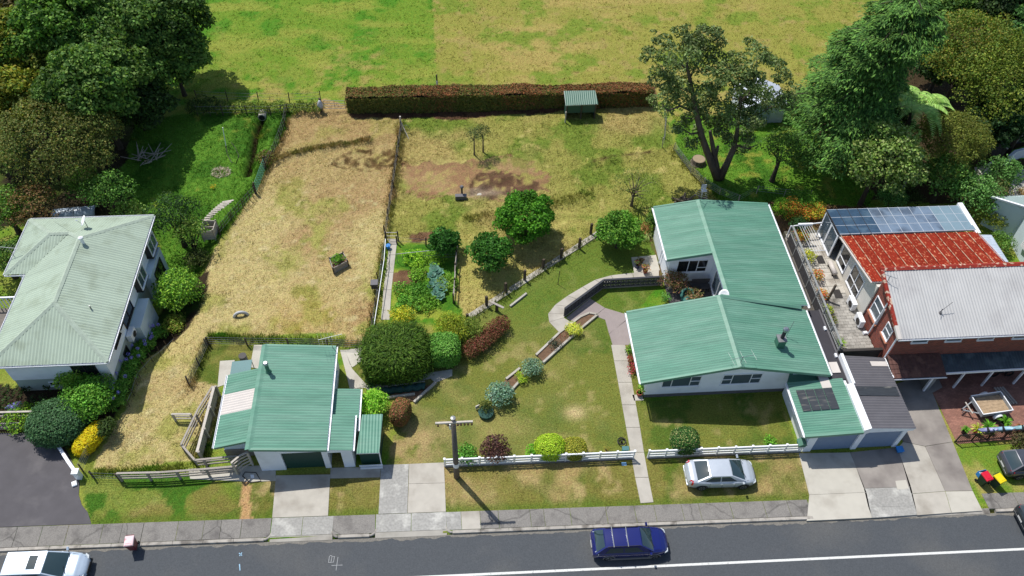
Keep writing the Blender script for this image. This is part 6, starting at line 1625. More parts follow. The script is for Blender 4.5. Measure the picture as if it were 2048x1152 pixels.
# box trailer
t = thing('box_trailer', (36.75,27.9,.03), 'galvanised box trailer with timber floor parked on the brick paving', 'trailer', None, R(6))
TF = pm('trailer_floor', S(176,152,122), rough=.9, var=.25, scale=5, bump=.4, rnd=.08)
GALV = pm('galv_sheet', S(176,182,186), rough=.45, metal=.3, var=.1)
for k in range(6): MB().box(-1.13,1.13,-.74+.247*k,-.74+.247*k+.237,.5,.53).build('floor_board', TF, t, local=True)
for a_ in ((-1.16,1.16,-.79,-.75),(-1.16,1.16,.75,.79),(-1.16,-1.12,-.75,.75),(1.12,1.16,-.75,.75)): 
    s_ = MB().box(a_[0],a_[1],a_[2],a_[3],.46,.80).build('side_panel', GALV, t, local=True); MB().box(a_[0]-.01,a_[1]+.01,a_[2]-.01,a_[3]+.01,.80,.83).build('top_rail', WHITE, s_, local=True)
MB().beam((-1.1,-.5,.46),(-2.1,-.04,.44),.06,.08).build('drawbar', GALV, t, local=True); MB().beam((-1.1,.5,.46),(-2.1,.04,.44),.06,.08).build('drawbar', GALV, t, local=True)
MB().beam((-1.62,-.45,.52),(-1.62,.5,.52),.09,.05).build('cross_bar', TIM_P, t, local=True)
MB().lathe((-2.15,0,.38), [(.05,0),(.07,.05),(.05,.14)], 8).build('coupling', BLKTRIM, t, local=True); MB().tube([(-1.9,0,0),(-1.9,0,.45)], .03, 8).build('jockey_stand', GALV, t, local=True)
for s_ in (-1,1):
    wl_ = MB().tube([(.15,s_*.82,.27),(.15,s_*1.0,.27)], .27, 18).build('wheel', RUB, t, local=True); MB().tube([(.15,s_*.99,.27),(.15,s_*1.01,.27)], .16, 14).build('rim', RIM, wl_, local=True)
    vs, fs = [], []
    for k in range(9):
        a = math.pi*k/8; vs += [(.15+.36*math.cos(a),s_*.80,.27+.36*math.sin(a)),(.15+.36*math.cos(a),s_*1.04,.27+.36*math.sin(a))]
    for k in range(8): fs.append((2*k,2*k+1,2*k+3,2*k+2))
    o = MB().add(vs,fs).build('mudguard', WHITE, t, smooth=True, local=True); o.modifiers.new('s','SOLIDIFY').thickness = .015
# wheelie bins
def bin_(loc, rz, label, body_m, lid_m, sc_=1.0):
    t = thing('wheelie_bin', loc, label, 'bin', None, rz)
    MB().hexa([(-.2,-.22,.05),(.2,-.22,.05),(.2,.2,.05),(-.2,.2,.05)],[(-.26,-.3,.92),(.26,-.3,.92),(.26,.3,.92),(-.26,.3,.92)]).build('body', body_m, t, bevel=.02, local=True)
    l_ = MB().hexa([(-.29,-.34,.92),(.29,-.34,.92),(.29,.33,.92),(-.29,.33,.92)],[(-.25,-.29,1.0),(.25,-.29,1.0),(.26,.31,1.02),(-.26,.31,1.02)]).build('lid', lid_m, t, bevel=.025, local=True)
    MB().box(-.2,.2,-.18,.2,1.005,1.02).build('lid_panel', lid_m, l_, local=True)
    MB().tube([(-.24,.38,.95),(.24,.38,.95)], .02, 6).build('handle', body_m, t, local=True)
    for s_ in (-1,1): MB().tube([(s_*.2,.24,.1),(s_*.27,.24,.1)], .1, 12).build('wheel', RUB, t, local=True)
    return t
BG = pm('bin_green', S(24,54,40), rough=.5, var=.05); BRD = pm('bin_red', S(214,24,52), rough=.45, var=.04); BYL = pm('bin_yellow', S(240,214,10), rough=.45, var=.04); BPK = pm('bin_faded_pink', S(238,206,208), rough=.6, var=.1, c2=S(214,130,140), c2scale=4, c2lo=.55, c2hi=.7)
BRD2 = pm('bin_maroon', S(120,40,48), rough=.5, var=.06)
p = P(268,1098,.03); bin_((p.x,p.y+.1,.035), R(4), 'wheelie bin with sun-faded pink lid at the kerb', BRD2, BPK)
bin_((33.72,22.35,.03), R(15), 'green wheelie bin with bright red lid on the verge', BG, BRD); bin_((34.5,22.15,.03), R(20), 'wheelie bin with bright yellow lid on the verge', BG, BYL)
t = thing('recycling_crate', (34.0,22.85,.03), 'bright blue open recycling crate beside the red-lidded bin', 'crate', None, R(10))
BCR = pm('crate_blue', S(40,140,220), rough=.45, var=.06)
MB().box(-.28,.28,-.2,.2,.0,.03).build('base', BCR, t, local=True)
for a_ in ((-.3,.3,-.22,-.2),(-.3,.3,.2,.22),(-.3,-.28,-.2,.2),(.28,.3,-.2,.2)): MB().box(*a_,0,.36).build('side', BCR, t, local=True)
for k in range(7): MB().lathe((random.uniform(-.2,.2),random.uniform(-.14,.14),.05), [(.05,0),(.05,.2),(.02,.28)], 8).build('bottle', (WHITE,CARGLASS,PALE_SHEET)[k%3], t, local=True)
# utility pole
b0 = P(913.6,954)
t = thing('utility_pole', b0, 'weathered timber utility pole with a pale crossarm by the driveway', 'utility pole')
POLE = pm('pole_timber', S(112,104,98), rough=.9, var=.3, scale=4, bump=.6, bscale=16, streak=(3,3,.3))
MB().tube([b0-Vector((0,0,.3)), b0+Vector((0,0,7.35))], [.2,.14], 14).build('shaft', POLE, t, smooth=True)
a_, b_ = b0+Vector((-1.05,-.16,7.12)), b0+Vector((1.15,-.16,7.12))
arm = MB().beam(a_, b_, .11, .12).build('crossarm', TIM_P, t)
INS = pm('insulator_brown', S(92,58,44), rough=.25, var=.1)
for f in (.07,.34,.6,.68,.78,.87,.97):
    p = a_.lerp(b_, f)+Vector((0,-.1,-.02)); MB().lathe(p+Vector((0,0,-.16)), [(.03,0),(.065,.02),(.04,.07),(.06,.1),(.03,.14)], 8).build('insulator', INS, arm)
for s_ in (-1,1): MB().beam(b0+Vector((s_*.55,-.16,7.06)), b0+Vector((0,-.16,6.55)), .03, .03).build('brace', STEEL_D, t)
MB().lathe(b0+Vector((0,0,1.5)), [(.192,0),(.192,.45)], 14).build('white_band', WHITE, t); MB().lathe(b0+Vector((0,0,7.33)), [(.15,0),(.15,.05),(.02,.08)], 12).build('pole_cap', STEEL_D, t)
MB().tube([b0+Vector((-.2,-.14,6.9)), b0+Vector((-.22,-.1,6.5)), b0+Vector((-.2,-.05,6.2))], .05, 8).build('cable_fitting', WHITE, t)
# letter box
t = thing('letter_box', (22.2,25.35,0), 'green gabled letter box at the end of the white fence', 'letter box')
MB().box(22.14,22.26,25.3,25.42,0,.9).build('post', WHITE, t)
MB().box(21.95,22.42,25.15,25.6,.9,1.15).build('box', GREEN_D, t); MB().add([(21.9,25.1,1.15),(22.47,25.1,1.15),(22.47,25.65,1.15),(21.9,25.65,1.15),(22.18,25.1,1.36),(22.18,25.65,1.36)],[(0,1,4),(2,3,5),(1,2,5,4),(3,0,4,5),(3,2,1,0)]).build('roof', GREEN_D, t)
t = thing('blue_tub', P(1797,902), 'small bright blue tub on the shaded garage drive', 'tub')
p = P(1797,902); MB().hexa([(p.x-.16,p.y-.16,.035),(p.x+.16,p.y-.16,.035),(p.x+.16,p.y+.16,.035),(p.x-.16,p.y+.16,.035)],[(p.x-.22,p.y-.2,.28),(p.x+.22,p.y-.2,.28),(p.x+.22,p.y+.2,.28),(p.x-.22,p.y+.2,.28)]).build('body', BCR, t, bevel=.02); MB().box(p.x-.24,p.x+.24,p.y-.22,p.y+.22,.28,.31).build('lid', BCR, t, bevel=.01)
t = thing('meter_box', P(1250,908), 'small teal service box inside the white front fence', 'box')
p = P(1249,905); MB().box(p.x-.2,p.x+.2,p.y-.12,p.y+.12,0,.55).build('body', pm('teal_box', S(40,150,130), rough=.5), t, bevel=.02); MB().box(p.x-.23,p.x+.23,p.y-.15,p.y+.15,.55,.6).build('lid', TEAL, t)
o = MB().box(P(1248,928).x-.16,P(1248,928).x+.16,P(1248,928).y-.12,P(1248,928).y+.12,-.02,.03).build('toby_cover', pm('cover_blue', S(150,200,235), rough=.6)); tag(o, 'pale blue water toby cover set in the verge grass', 'cover')
# ================================================================== SMALL BUILDINGS AND YARD THINGS
B = thing('stock_shelter', (11.9,62,0), 'dark green lean-to stock shelter against the long hedge', 'shed')
SG = pm('shelter_green', S(58,92,80), rough=.5, var=.08, rnd=.03); SGR = pm('shelter_roof', S(84,124,106), rough=.5, var=.06, rnd=.03)
roof_plane(B, [(10.35,61.75,1.75),(13.45,61.85,1.75),(13.3,63.3,2.25),(10.3,63.3,2.25)], (1,0,0), SGR, sheet=.78, rib=.2)
MB().prism([(10.45,63.0),(13.3,63.0),(13.3,63.1),(10.45,63.1)], 0, 2.1).build('back_wall', SG, B); MB().prism([(10.45,61.95),(10.53,61.95),(10.53,63.0),(10.45,63.0)], 0, [1.7,1.7,2.1,2.1]).build('side_wall', SG, B); MB().prism([(13.22,61.95),(13.3,61.95),(13.3,63.0),(13.22,63.0)], 0, [1.7,1.7,2.1,2.1]).build('side_wall', SG, B)
MB().prism([(10.53,61.9),(13.22,61.9),(13.22,61.96),(10.53,61.96)], .75, 1.7).build('front_board', SG, B)
for x in (10.5,11.9,13.25): MB().box(x-.06,x+.06,61.82,61.9,0,1.72).build('post', TIM_B, B)
MB().box(10.3,10.4,61.3,61.4,0,1.3).build('post', TIM_P, B)
# pale tent-like shed among the trees
B = thing('white_shed', (29,61.3,0), 'pale bluish gabled shed half hidden behind the gum tree', 'shed')
WT = pm('shed_paleblue', S(214,222,236), rough=.5, var=.05, rnd=.02)
MB().box(27.2,31.4,60.6,63.8,0,1.9).build('wall', WT, B)
roof_plane(B, [(27.0,60.4,1.9),(29.3,60.4,2.9),(29.3,64,2.9),(27.0,64,1.9)], (0,1,0), WT, sheet=.8); roof_plane(B, [(29.3,60.4,2.9),(31.6,60.4,1.9),(31.6,64,1.9),(29.3,64,2.9)], (0,1,0), WT, sheet=.8)
MB().add([(27.2,60.58,1.9),(31.4,60.58,1.9),(29.3,60.58,2.82)],[(0,1,2)]).build('gable', WT, B); MB().box(28.6,30.0,60.54,60.6,0,1.8).build('door', pm('shed_door', S(170,184,204), rough=.5), B)
# planter crate
t = thing('timber_planter', P(680,535), 'square weathered timber planter in the dry paddock', 'planter')
q = [P(661,527), P(668,547), P(697,532), P(688,515)]
for a_, b_ in zip(q, q[1:]+q[:1]):
    for k in range(3): MB().beam(a_+Vector((0,0,.1+.22*k)), b_+Vector((0,0,.1+.22*k)), .05, .2).build('board', TIM, t)
for p in q: piece('post', post_mesh(.09,TIM_B,False), t, (p.x,p.y,0), scale=(1,1,.72))
MB().prism([p[:2] for p in q], .3, .45).build('soil', sl_, t)
t = thing('wooden_bin', P(420,465), 'white slatted compost bin at the end of the batten fence', 'compost bin')
q = [P(408,480), P(431,478), P(437,458), P(412,458)]
for a_, b_ in zip(q, q[1:]+q[:1]):
    for k in range(4): MB().beam(a_+Vector((0,0,.12+.25*k)), b_+Vector((0,0,.12+.25*k)), .05, .22).build('board', TIM_P, t)
for p in q: piece('post', post_mesh(.09,TIM,False), t, (p.x,p.y,0), scale=(1,1,1.1))
MB().beam(q[0].lerp(q[3],.5)+Vector((0,0,.75)), q[1].lerp(q[2],.5)+Vector((0,0,.75)), .05, .25).build('divider', TIM_P, t)
# step stones up the yard
ss = thing('stepping_stones', P(435,415), None, None); ss['kind'] = 'structure'
for k in range(10):
    p = P(456-4.6*k, 403+3.3*k); MB().obox((p.x,p.y,gz(p.x,p.y)-.02), .95, .16, .08, R(12)).build('step', TIM_P, ss)
# tyre half-buried
b_ = P(482,632); t = thing('half_tyre', b_, 'white-painted half tyre standing in the dry paddock', 'tyre')
MB().tube([b_+Vector((.5*math.cos(a),.1*math.cos(a),.55*math.sin(a)-.1)) for a in np.linspace(-.1,3.24,16)], .11, 10).build('tread', pm('tyre_white', S(200,200,200), rough=.7, var=.2), t, smooth=True); MB().tube([b_+Vector((.37*math.cos(a),.08*math.cos(a),.41*math.sin(a)-.1)) for a in np.linspace(-.1,3.24,16)], .05, 8).build('inner_rim', RUB, t, smooth=True)
# culvert pipe
b_ = P(524,234); t = thing('culvert_pipe', (b_.x,b_.y,-.3), 'round concrete culvert pipe at the head of the ditch', 'pipe')
MB().tube([(b_.x,b_.y+.7,.0),(b_.x,b_.y-.1,-.02)], .38, 16).build('barrel', CONC_L, t, smooth=False); MB().tube([(b_.x,b_.y-.1,-.02),(b_.x,b_.y-.115,-.02)], .28, 16).build('bore', DARKIN, t)
# bottomless poles and sticks in yard
b_ = P(452,292); t = thing('white_pole', b_, 'thin white pole standing on the shaded green yard', 'pole')
MB().tube([b_, b_+Vector((.15,.2,1.9))], .035, 6).build('shaft', WHITE, t); MB().tube([b_+Vector((.15,.2,1.88)), b_+Vector((.15,.2,1.95))], .045, 6).build('cap', WHITE, t)
t = thing('hose', P(470,320), 'dark hose curling over the green yard from the white pole', 'hose')
MB().tube([P(*q)+Vector((0,0,.05)) for q in ((452,293),(455,310),(463,325),(472,328),(478,312),(470,295),(462,285))], .03, 6).build('pipe', DKFR, t, smooth=True); MB().tube([P(452,293)+Vector((0,0,.04)), P(452,293)+Vector((0,-.15,.06))], .05, 6).build('nozzle', BLKTRIM, t)
# cut pile
# stump
b_ = P(1396,326); t = thing('tree_stump', b_, 'sawn tree stump on the grass left of the gum tree', 'stump')
MB().lathe(b_-Vector((0,0,.1)), [(.85,0),(.65,.25),(.6,.6)], 14).build('bole', BARK, t); MB().lathe(b_+Vector((0,0,.5)), [(.57,0),(.55,.02)], 14).build('cut_face', pm('cut_wood', S(158,140,112), rough=.8, var=.2, scale=6), t)
# trough by pug
b_ = P(922,397); t = thing('water_trough', b_, 'small dark water trough with a float post by the muddy patch', 'trough')
MB().box(b_.x-.5,b_.x+.5,b_.y-.2,b_.y+.2,0,.4).build('tub', DGREY_R, t, bevel=.03); MB().tube([b_+Vector((.1,.3,0)), b_+Vector((.1,.3,1.0))], .08, 8).build('post', TIM_B, t); MB().lathe(b_+Vector((.1,.3,1.0)), [(.16,0),(.18,.1),(.1,.2)], 10).build('cap', DGREY_R, t)
o = MB().lathe(P(960,391)+Vector((0,0,-.05)), [(.3,0),(.28,.1),(.1,.16)], 10).build('boulder', CONC, smooth=True); tag(o, 'pale rounded stone at the edge of the muddy patch', 'stone')
# yard bits round the cottage
b_ = P(489,722); t = thing('incinerator_drum', b_, 'dark rusty drum on the cottage yard grass', 'drum')
MB().lathe(b_, [(.2,0),(.27,.1),(.27,.6),(.24,.65)], 14).build('barrel', DGREY_R, t); MB().lathe(b_+Vector((0,0,.64)), [(.28,0),(.28,.04)], 14).build('rim', DKFR, t)
t = thing('shade_roll', P(810,772), 'dark green rolled shade cloth beside the cottage path', 'roll')
a_, b_ = P(765,783,.2), P(850,772,.2)
pts = [a_.lerp(b_,f)+Vector((0,.05*math.sin(f*30),.03*math.sin(f*22))) for f in np.linspace(0,1,18)]
MB().tube(pts, [.26+.03*math.sin(k*1.9) for k in range(18)], 12).build('roll', pm('shade_cloth', S(36,76,72), rough=.8, var=.2, scale=4, bump=.8, bscale=10), t, smooth=True); MB().tube([a_+Vector((0,.32,.1)), b_+Vector((0,.32,.1))], .05, 6).build('batten', TIM_P, t)
t = thing('triangle_bed', P(860,785), 'triangular soil bed with concrete edging beside the rolled shade cloth', 'garden bed')
edging([(775,797),(830,790)]); edging([(828,806),(872,766)])
MB().prism(pl((778,795),(790,785),(870,768),(850,790),(828,804)), -.05, .06).build('soil', sl_, t)
# pots, seats and plants on the porch and patio
POT = pm('terracotta', S(180,96,70), rough=.8, var=.1); POTB = pm('pot_black', (.02,.02,.022), rough=.5); POTW = pm('pot_white', S(215,215,220), rough=.5); POTBL = pm('pot_blue', S(40,46,90), rough=.3)
def potted(px, label, r, h, potm, cols, pr=.2, ph=.35, z=0.03, size=.14, spiky=False, base=None):
    b_ = Vector(base) if base else P(px[0],px[1],z)
    t = thing('potted_plant', b_, label, 'potted plant')
    MB().lathe(b_, [(pr*.7,0),(pr,ph*.9),(pr*1.08,ph*.92),(pr*1.08,ph),(pr*.85,ph),(pr*.8,ph-.05)], 14).build('pot', potm, t)
    if spiky:
        N = 60; a = RNG.random(N)*6.28; el = RNG.uniform(.2,1.3,N)
        d = np.stack([np.cos(a)*np.cos(el), np.sin(a)*np.cos(el), np.sin(el)],1)
        c0 = np.array([b_.x,b_.y,b_.z+ph])
        ln = r*RNG.uniform(.8,1.2,N)
        sd_ = np.stack([-np.sin(a),np.cos(a),0*a],1)*.03
        m_ = c0+d*(ln*.55)[:,None]+np.array([0,0,.05]); tip = c0+d*ln[:,None]-np.array([0,0,1])*(.18*ln)[:,None]
        V = np.stack([np.tile(c0,(N,1)), m_-sd_, tip, m_+sd_],1)
        bulk_quads('foliage', V, LEAF, t, tint(N, cols))
    else:
        cl = [(b_.x+random.uniform(-r,r)*.5,b_.y+random.uniform(-r,r)*.5,b_.z+ph+h*random.uniform(.25,.75),r*.5) for _ in range(5)]
        pos,nrm,sz,cc = clump_cloud(cl, 60, size, .6, cols); bulk_quads('foliage', leaf_quads(pos,nrm,sz,.6), LEAF, t, cc)
    return t
G1 = ((96,150,44),(70,124,36),(120,170,60)); YG = ((190,190,60),(214,206,110),(150,170,50))
potted((1926,866),'small palm in a black pot beside the courtyard fence end', .4,.4,POTB,G1,.18,.35,spiky=True)
potted((1951,864),'yellow striped bromeliad in a terracotta pot by the courtyard fence', .6,.4,POT,YG,.25,.3,spiky=True)
potted((1971,860),'bushy green palm in a pot by the courtyard fence', .65,.5,POTB,G1,.22,.3,spiky=True)
potted((2003,852),'leafy palm in a large black pot by the courtyard fence', .6,.6,POTB,((110,160,50),(86,140,40)),.3,.5,spiky=True)
potted((2034,860),'small reddish bromeliad near the surfboards', .4,.3,POT,((130,120,60),(150,90,60)),.2,.25,spiky=True)
potted((1278,790),'leafy plant in a red clay pot at the front corner of the main house', .45,.7,POT,((80,130,40),(150,180,80)),.22,.35)
potted(None,'bright leafy plant in a white pot on the shaded porch', .4,.6,POTW,((130,190,50),(100,160,40)),.28,.45,base=(17.1,36.6,.12))
potted((1275,535),'dark-leafed plant in a blue pot on the lawn paving', .4,.45,POTBL,((90,80,50),(70,90,40),(120,60,60)),.2,.35)
potted((1290,545),'reddish spotted plant on the lawn paving by the screen wall', .45,.5,POT,((150,80,50),(90,110,40),(180,130,90)),.2,.3)
potted((1281,527),'small bronze-leafed plant in a pot at the back of the lawn paving', .35,.4,POTB,((110,70,60),(80,90,50)),.18,.3)
t = thing('porch_armchair', (17.4,38.8,.12), 'rounded teal wicker armchair on the shaded porch', 'armchair')
TW = pm('wicker_teal', S(70,130,120), rough=.7, var=.15, scale=8)
MB().lathe((17.4,38.8,.12), [(.42,0),(.5,.25),(.48,.42)], 16).build('seat', TW, t, smooth=True)
MB().tube([(17.4+.5*math.cos(a),38.8+.5*math.sin(a),.7+.25*math.sin(a)) for a in np.linspace(-.2,3.34,14)], .12, 8).build('backrest', TW, t, smooth=True)
t = thing('porch_bench', (18.5,39.9,.12), 'dark slatted bench against the porch wall', 'bench')
for k in range(4): MB().box(17.95,19.4,39.55+.13*k,39.66+.13*k,.5,.54).build('slat', TIM_D, t)
for k in range(3): MB().box(17.95,19.4,40.1,40.14,.66+.15*k,.77+.15*k).build('back_slat', TIM_D, t)
for x in (18.0,19.35): MB().box(x-.04,x+.04,39.55,40.14,.12,.5).build('leg', TIM_D, t)
# surfboards hung along the courtyard fence
SBC = [pm('board_lilac', S(170,172,214), rough=.3), pm('board_aqua', S(160,200,224), rough=.3), pm('board_mint', S(170,214,220), rough=.3)]
for k,(x0_,x1_,lb) in enumerate(((34.7,36.0,'lilac striped surfboard lying on the courtyard fence'),(35.7,37.2,'pale aqua surfboard in the middle of the courtyard fence'),(37.2,38.5,'mint surfboard at the far end of the courtyard fence'))):
    t = thing('surfboard', ((x0_+x1_)/2,25.85,.6), lb, 'surfboard')
    vs, fs = [], []; n_ = 12
    for i in range(n_+1):
        u = i/n_; w_ = .24*math.sqrt(max(0,1-(2*u-1)**4))+.01
        x = x0_+(x1_-x0_)*u
        vs += [(x,25.62+.02*k,.9-w_*1.0+.2),(x,25.68+.02*k,.92-w_*.9+.22),(x,25.86+.02*k,.9+w_*.5+.02),(x,25.78+.02*k,.86+w_*.5)]
    for i in range(n_):
        for j in range(4): fs.append((i*4+j,(i+1)*4+j,(i+1)*4+(j+1)%4,i*4+(j+1)%4))
    fs += [(0,1,2,3),(n_*4+3,n_*4+2,n_*4+1,n_*4)]
    MB().add(vs,fs).build('deck', SBC[k], t, smooth=True)
    MB().box((x0_+x1_)/2-.05,(x0_+x1_)/2+.05,25.58,25.92,.66,1.08).build('strap', BLKTRIM, t)
t = thing('timber_stack', (38.5,29.0,.03), 'short stack of grey planks under the carport edge', 'planks')
for k in range(4): MB().obox((38.3+.2*k,28.9,.03+.01*k), .14, 1.5, .06, R(14)).build('plank', TIM, t)
t = thing('motorbike', (39.0,30.6,.03), 'dark motorbike parked in the shade of the carport', 'motorbike')
for x in (38.45,39.6): MB().tube([(x+.28*math.cos(a),30.6,.3+.28*math.sin(a)) for a in np.linspace(0,6.28,16)], .06, 8).build('wheel', RUB, t)
MB().tube([(38.6,30.6,.45),(38.9,30.6,.75),(39.3,30.6,.7),(39.5,30.6,.45)], [.08,.17,.12,.06], 8).build('frame', BLKTRIM, t, smooth=True); MB().tube([(38.75,30.3,1.0),(38.75,30.9,1.0)], .025, 6).build('handlebar', STEEL_D, t); MB().box(39.05,39.6,30.5,30.7,.76,.84).build('seat', BLKTRIM, t, bevel=.03)
# items beside pale-roofed house
t = thing('tarpaulin_heap', (-32.6,38.5,.9), 'heap of white and grey tarpaulins on the deck of the pale-roofed house', 'tarpaulin')
for k in range(4):
    c = (-33.2+.5*k, 37.4+.5*(k%2)+.3*k, .9); MB().lathe(c, [(.55,0),(.5,.2),(.3,.4+.1*k),(.05,.5+.1*k)], 9).build('fold', (WHITE,STEEL_D,PALE_SHEET,BCR)[k], t, smooth=True)
t = thing('blue_bucket', P(777,497), 'small blue bucket at the top of the vegetable path', 'bucket')
b_ = P(777,497); MB().lathe(b_+Vector((0,0,.03)), [(.14,0),(.19,.34),(.2,.36)], 12).build('body', BCR, t); MB().tube([b_+Vector((.19*math.cos(a),0,.37+.12*math.sin(a))) for a in np.linspace(0,3.14,8)], .012, 4).build('handle', STEEL_D, t)
t = thing('fence_box', P(752,577), 'small dark box fixed to the vegetable path fence', 'box')
b_ = P(752,580); MB().box(b_.x-.3,b_.x+.2,b_.y-.25,b_.y+.25,.4,.9).build('body', TIM_D, t); MB().box(b_.x-.33,b_.x+.23,b_.y-.28,b_.y+.28,.9,.95).build('lid', DGREY_R, t)
t = thing('garden_chair', P(1408,385), 'white folding chair on the grass behind the rear gable', 'chair')
b_ = P(1406,388); MB().obox((b_.x,b_.y,.42), .45, .42, .04).build('seat', WHITE, t); MB().obox((b_.x,b_.y+.22,.5), .45, .04, .42).build('backrest', WHITE, t)
for s_ in (-.2,.2):
    for q in (-.18,.18): MB().tube([(b_.x+s_,b_.y+q*1.3,0),(b_.x+s_,b_.y-q*.4,.44)], .018, 5).build('leg', WHITE, t)
t = thing('log_pile', P(1385,405), 'pile of pale cut branches behind the rear gable', 'log pile')
for k in range(12):
    b_ = P(1378+random.uniform(-22,22), 404+random.uniform(-5,5)); a = random.uniform(0,3.1); d = Vector((math.cos(a),math.sin(a),.15))*random.uniform(.5,1.0)
    MB().tube([b_-d+Vector((0,0,.12)), b_+d+Vector((0,0,.2))], .08, 7).build('log', BARK, t)
t = thing('brush_heap', P(442,345), 'grey heap of cut brush on the green yard', 'brush heap')
b_ = P(443,345); V=[]
N=260; a=RNG.random(N)*6.28; rr=.9*np.sqrt(RNG.random(N)); c=np.stack([b_.x+rr*np.cos(a), b_.y+rr*np.sin(a)*.8, b_.z+.06+.35*(1-rr/.95)*RNG.random(N)],1)
bulk_quads('twigs_or_core', leaf_quads(c, unit(RNG.normal(size=(N,3))+np.array([0,0,1.2])), RNG.uniform(.25,.6,N), .08), MATTE_LEAF, t, tint(N,((196,182,166),(160,146,128),(120,106,90))))
t = thing('branch_heap', P(300,325), 'heap of grey dead branches in the shade of the dark trees', 'brush heap')
b_ = P(298,322)
for k in range(26):
    a = random.uniform(0,6.28); L = random.uniform(.8,1.9); q = b_+Vector((random.uniform(-1,1),random.uniform(-.7,.7),random.uniform(.1,.5)))
    MB().tube([q, q+Vector((math.cos(a)*L,math.sin(a)*L,random.uniform(.1,.7)))], [.05,.02], 5).build('branch', TIM, t)
t = thing('tunnel_house', P(140,425), 'low bluish plastic tunnel behind the pale-roofed house', 'tunnel house')
a_, b_ = P(110,432), P(195,424)
vs, fs = [], []
for i in range(9):
    p = a_.lerp(b_, i/8)
    for j in range(7):
        an = math.pi*j/6; vs.append((p.x, p.y+.6*math.cos(an), .55*math.sin(an)+.02*math.sin(i*3+j)))
for i in range(8):
    for j in range(6): fs.append((i*7+j,(i+1)*7+j,(i+1)*7+j+1,i*7+j+1))
o = MB().add(vs,fs).build('cover', pm('tunnel_plastic', S(170,186,204), rough=.3, var=.2, scale=3), t, smooth=True); o.modifiers.new('s','SOLIDIFY').thickness=.02
for i in (0,4,8):
    p = a_.lerp(b_, i/8); MB().tube([(p.x,p.y+.62*math.cos(an),.57*math.sin(an)) for an in np.linspace(0,3.14,9)], .025, 5).build('hoop', STEEL_D, t)
# ================================================================== TREES
def ctree(name, px, zc, Rr, Hc, label, cols, n=16, cr=None, size=.30, per_m2=32, limbs=8, tr=.22, maxn=26000, cat='tree', bark=None, jit=.25, group=None, aspect=.75, upb=.35, spread=.13, flat=.75, mat=None, shell=(.55,1.06), clumpvar=.14):
    c = P(px[0], px[1], zc)
    z = gz(c.x, c.y)
    cr = (cr or Rr*.42)
    if Rr > 2.2: cr, n = cr*.66, int(n*2.3)
    cl = dome_clumps((c.x,c.y), Rr-cr*.7, (zc-Hc+cr*.6, zc+Hc-cr*.6), n, cr, jit=jit)
    cl.append((c.x,c.y,zc,min(Rr,Hc)*.72))
    return tree(name, (c.x,c.y,z), label, cat, max(.6,zc-Hc*.5), tr, cl, cols, bark or BARK_D, per_m2, size, aspect, limbs, group, maxn, flat=flat, upb=upb, spread=spread, mat=mat, shell=shell, clumpvar=clumpvar)
DK = ((68,98,40),(54,82,34),(86,114,48),(100,126,58)); MIDG = ((70,104,36),(92,128,46),(52,84,30)); YLW = ((118,124,38),(132,128,42),(96,112,36),(84,104,34)); BRN = ((98,104,50),(84,100,46),(112,108,54),(78,90,44))
# the wood in the upper left
ctree('broadleaf_tree', (222,92), 6.2, 5.2, 4.2, 'largest dark green tree in the wood, standing against the open field', DK, 30, 2.0, maxn=48600, limbs=14, tr=.35)
ctree('broadleaf_tree', (345,120), 4.0, 3.2, 2.9, 'dark tree at the field-side edge of the wood above the stock fence', DK, 20, 1.6, maxn=29700, limbs=10)
ctree('broadleaf_tree', (330,40), 6.6, 4.0, 3.6, 'dark green tree at the top edge of the wood beside the field', ((60,88,36),(46,70,30),(84,112,46)), 20, 1.6, maxn=27000)
ctree('broadleaf_tree', (140,60), 8.0, 4.4, 4.0, 'green tree behind the yellow-green ones at the top of the wood', MIDG, 20, 1.7, maxn=27000)
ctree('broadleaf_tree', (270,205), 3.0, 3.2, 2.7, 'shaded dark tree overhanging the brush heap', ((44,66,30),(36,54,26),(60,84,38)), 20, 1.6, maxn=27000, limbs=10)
ctree('broadleaf_tree', (190,180), 6.4, 4.0, 3.8, 'dark tree in the middle of the wood behind the brown dome', DK, 18, 1.6, maxn=24300)
ctree('broadleaf_tree', (25,95), 6.6, 3.6, 3.2, 'yellow-green tree at the left edge high in the wood', YLW, 16, 1.5, maxn=20250)
ctree('broadleaf_tree', (80,120), 6.2, 2.9, 3.0, 'rounded golden tree between the yellow tree and the largest dark tree', ((112,120,42),(94,110,40),(76,90,36)), 14, 1.3, maxn=16200)
ctree('broadleaf_tree', (40,40), 5.6, 2.8, 2.4, 'low dark brown tree in the upper left corner', ((70,66,38),(56,58,32),(88,78,44)), 12, 1.2, maxn=13500)
ctree('broadleaf_tree', (20,205), 5.2, 3.2, 3.0, 'yellow-green tree at the left edge beside the brown dome', YLW, 14, 1.4, maxn=17550)
ctree('dome_tree', (112,280), 4.4, 5.2, 3.4, 'broad brown-green dome-shaped tree behind the pale-roofed house', BRN, 44, 1.5, .17, 24, maxn=48600, limbs=6, jit=.12)
ctree('broadleaf_tree', (-45,130), 6.5, 4.0, 3.6, 'dark tree cut off by the left edge of the wood', DK, 14, 1.6, maxn=12150)
ctree('small_tree', (58,412), 2.6, 2.3, 1.8, 'reddish-brown twiggy tree behind the left corner of the pale roof', ((112,88,56),(92,96,48),(130,100,64),(84,72,44)), 14, .9, .16, 22, maxn=12150)
ctree('small_tree', (215,385), 2.4, 2.0, 1.9, 'fresh green tree behind the ridge of the pale roof', ((74,112,44),(96,134,56),(58,90,36)), 14, .85, .17, 22, maxn=12150)
ctree('small_tree', (165,368), 2.2, 1.6, 1.6, 'small leafy green tree below the brown dome', MIDG, 10, .75, .17, 22, maxn=8100)
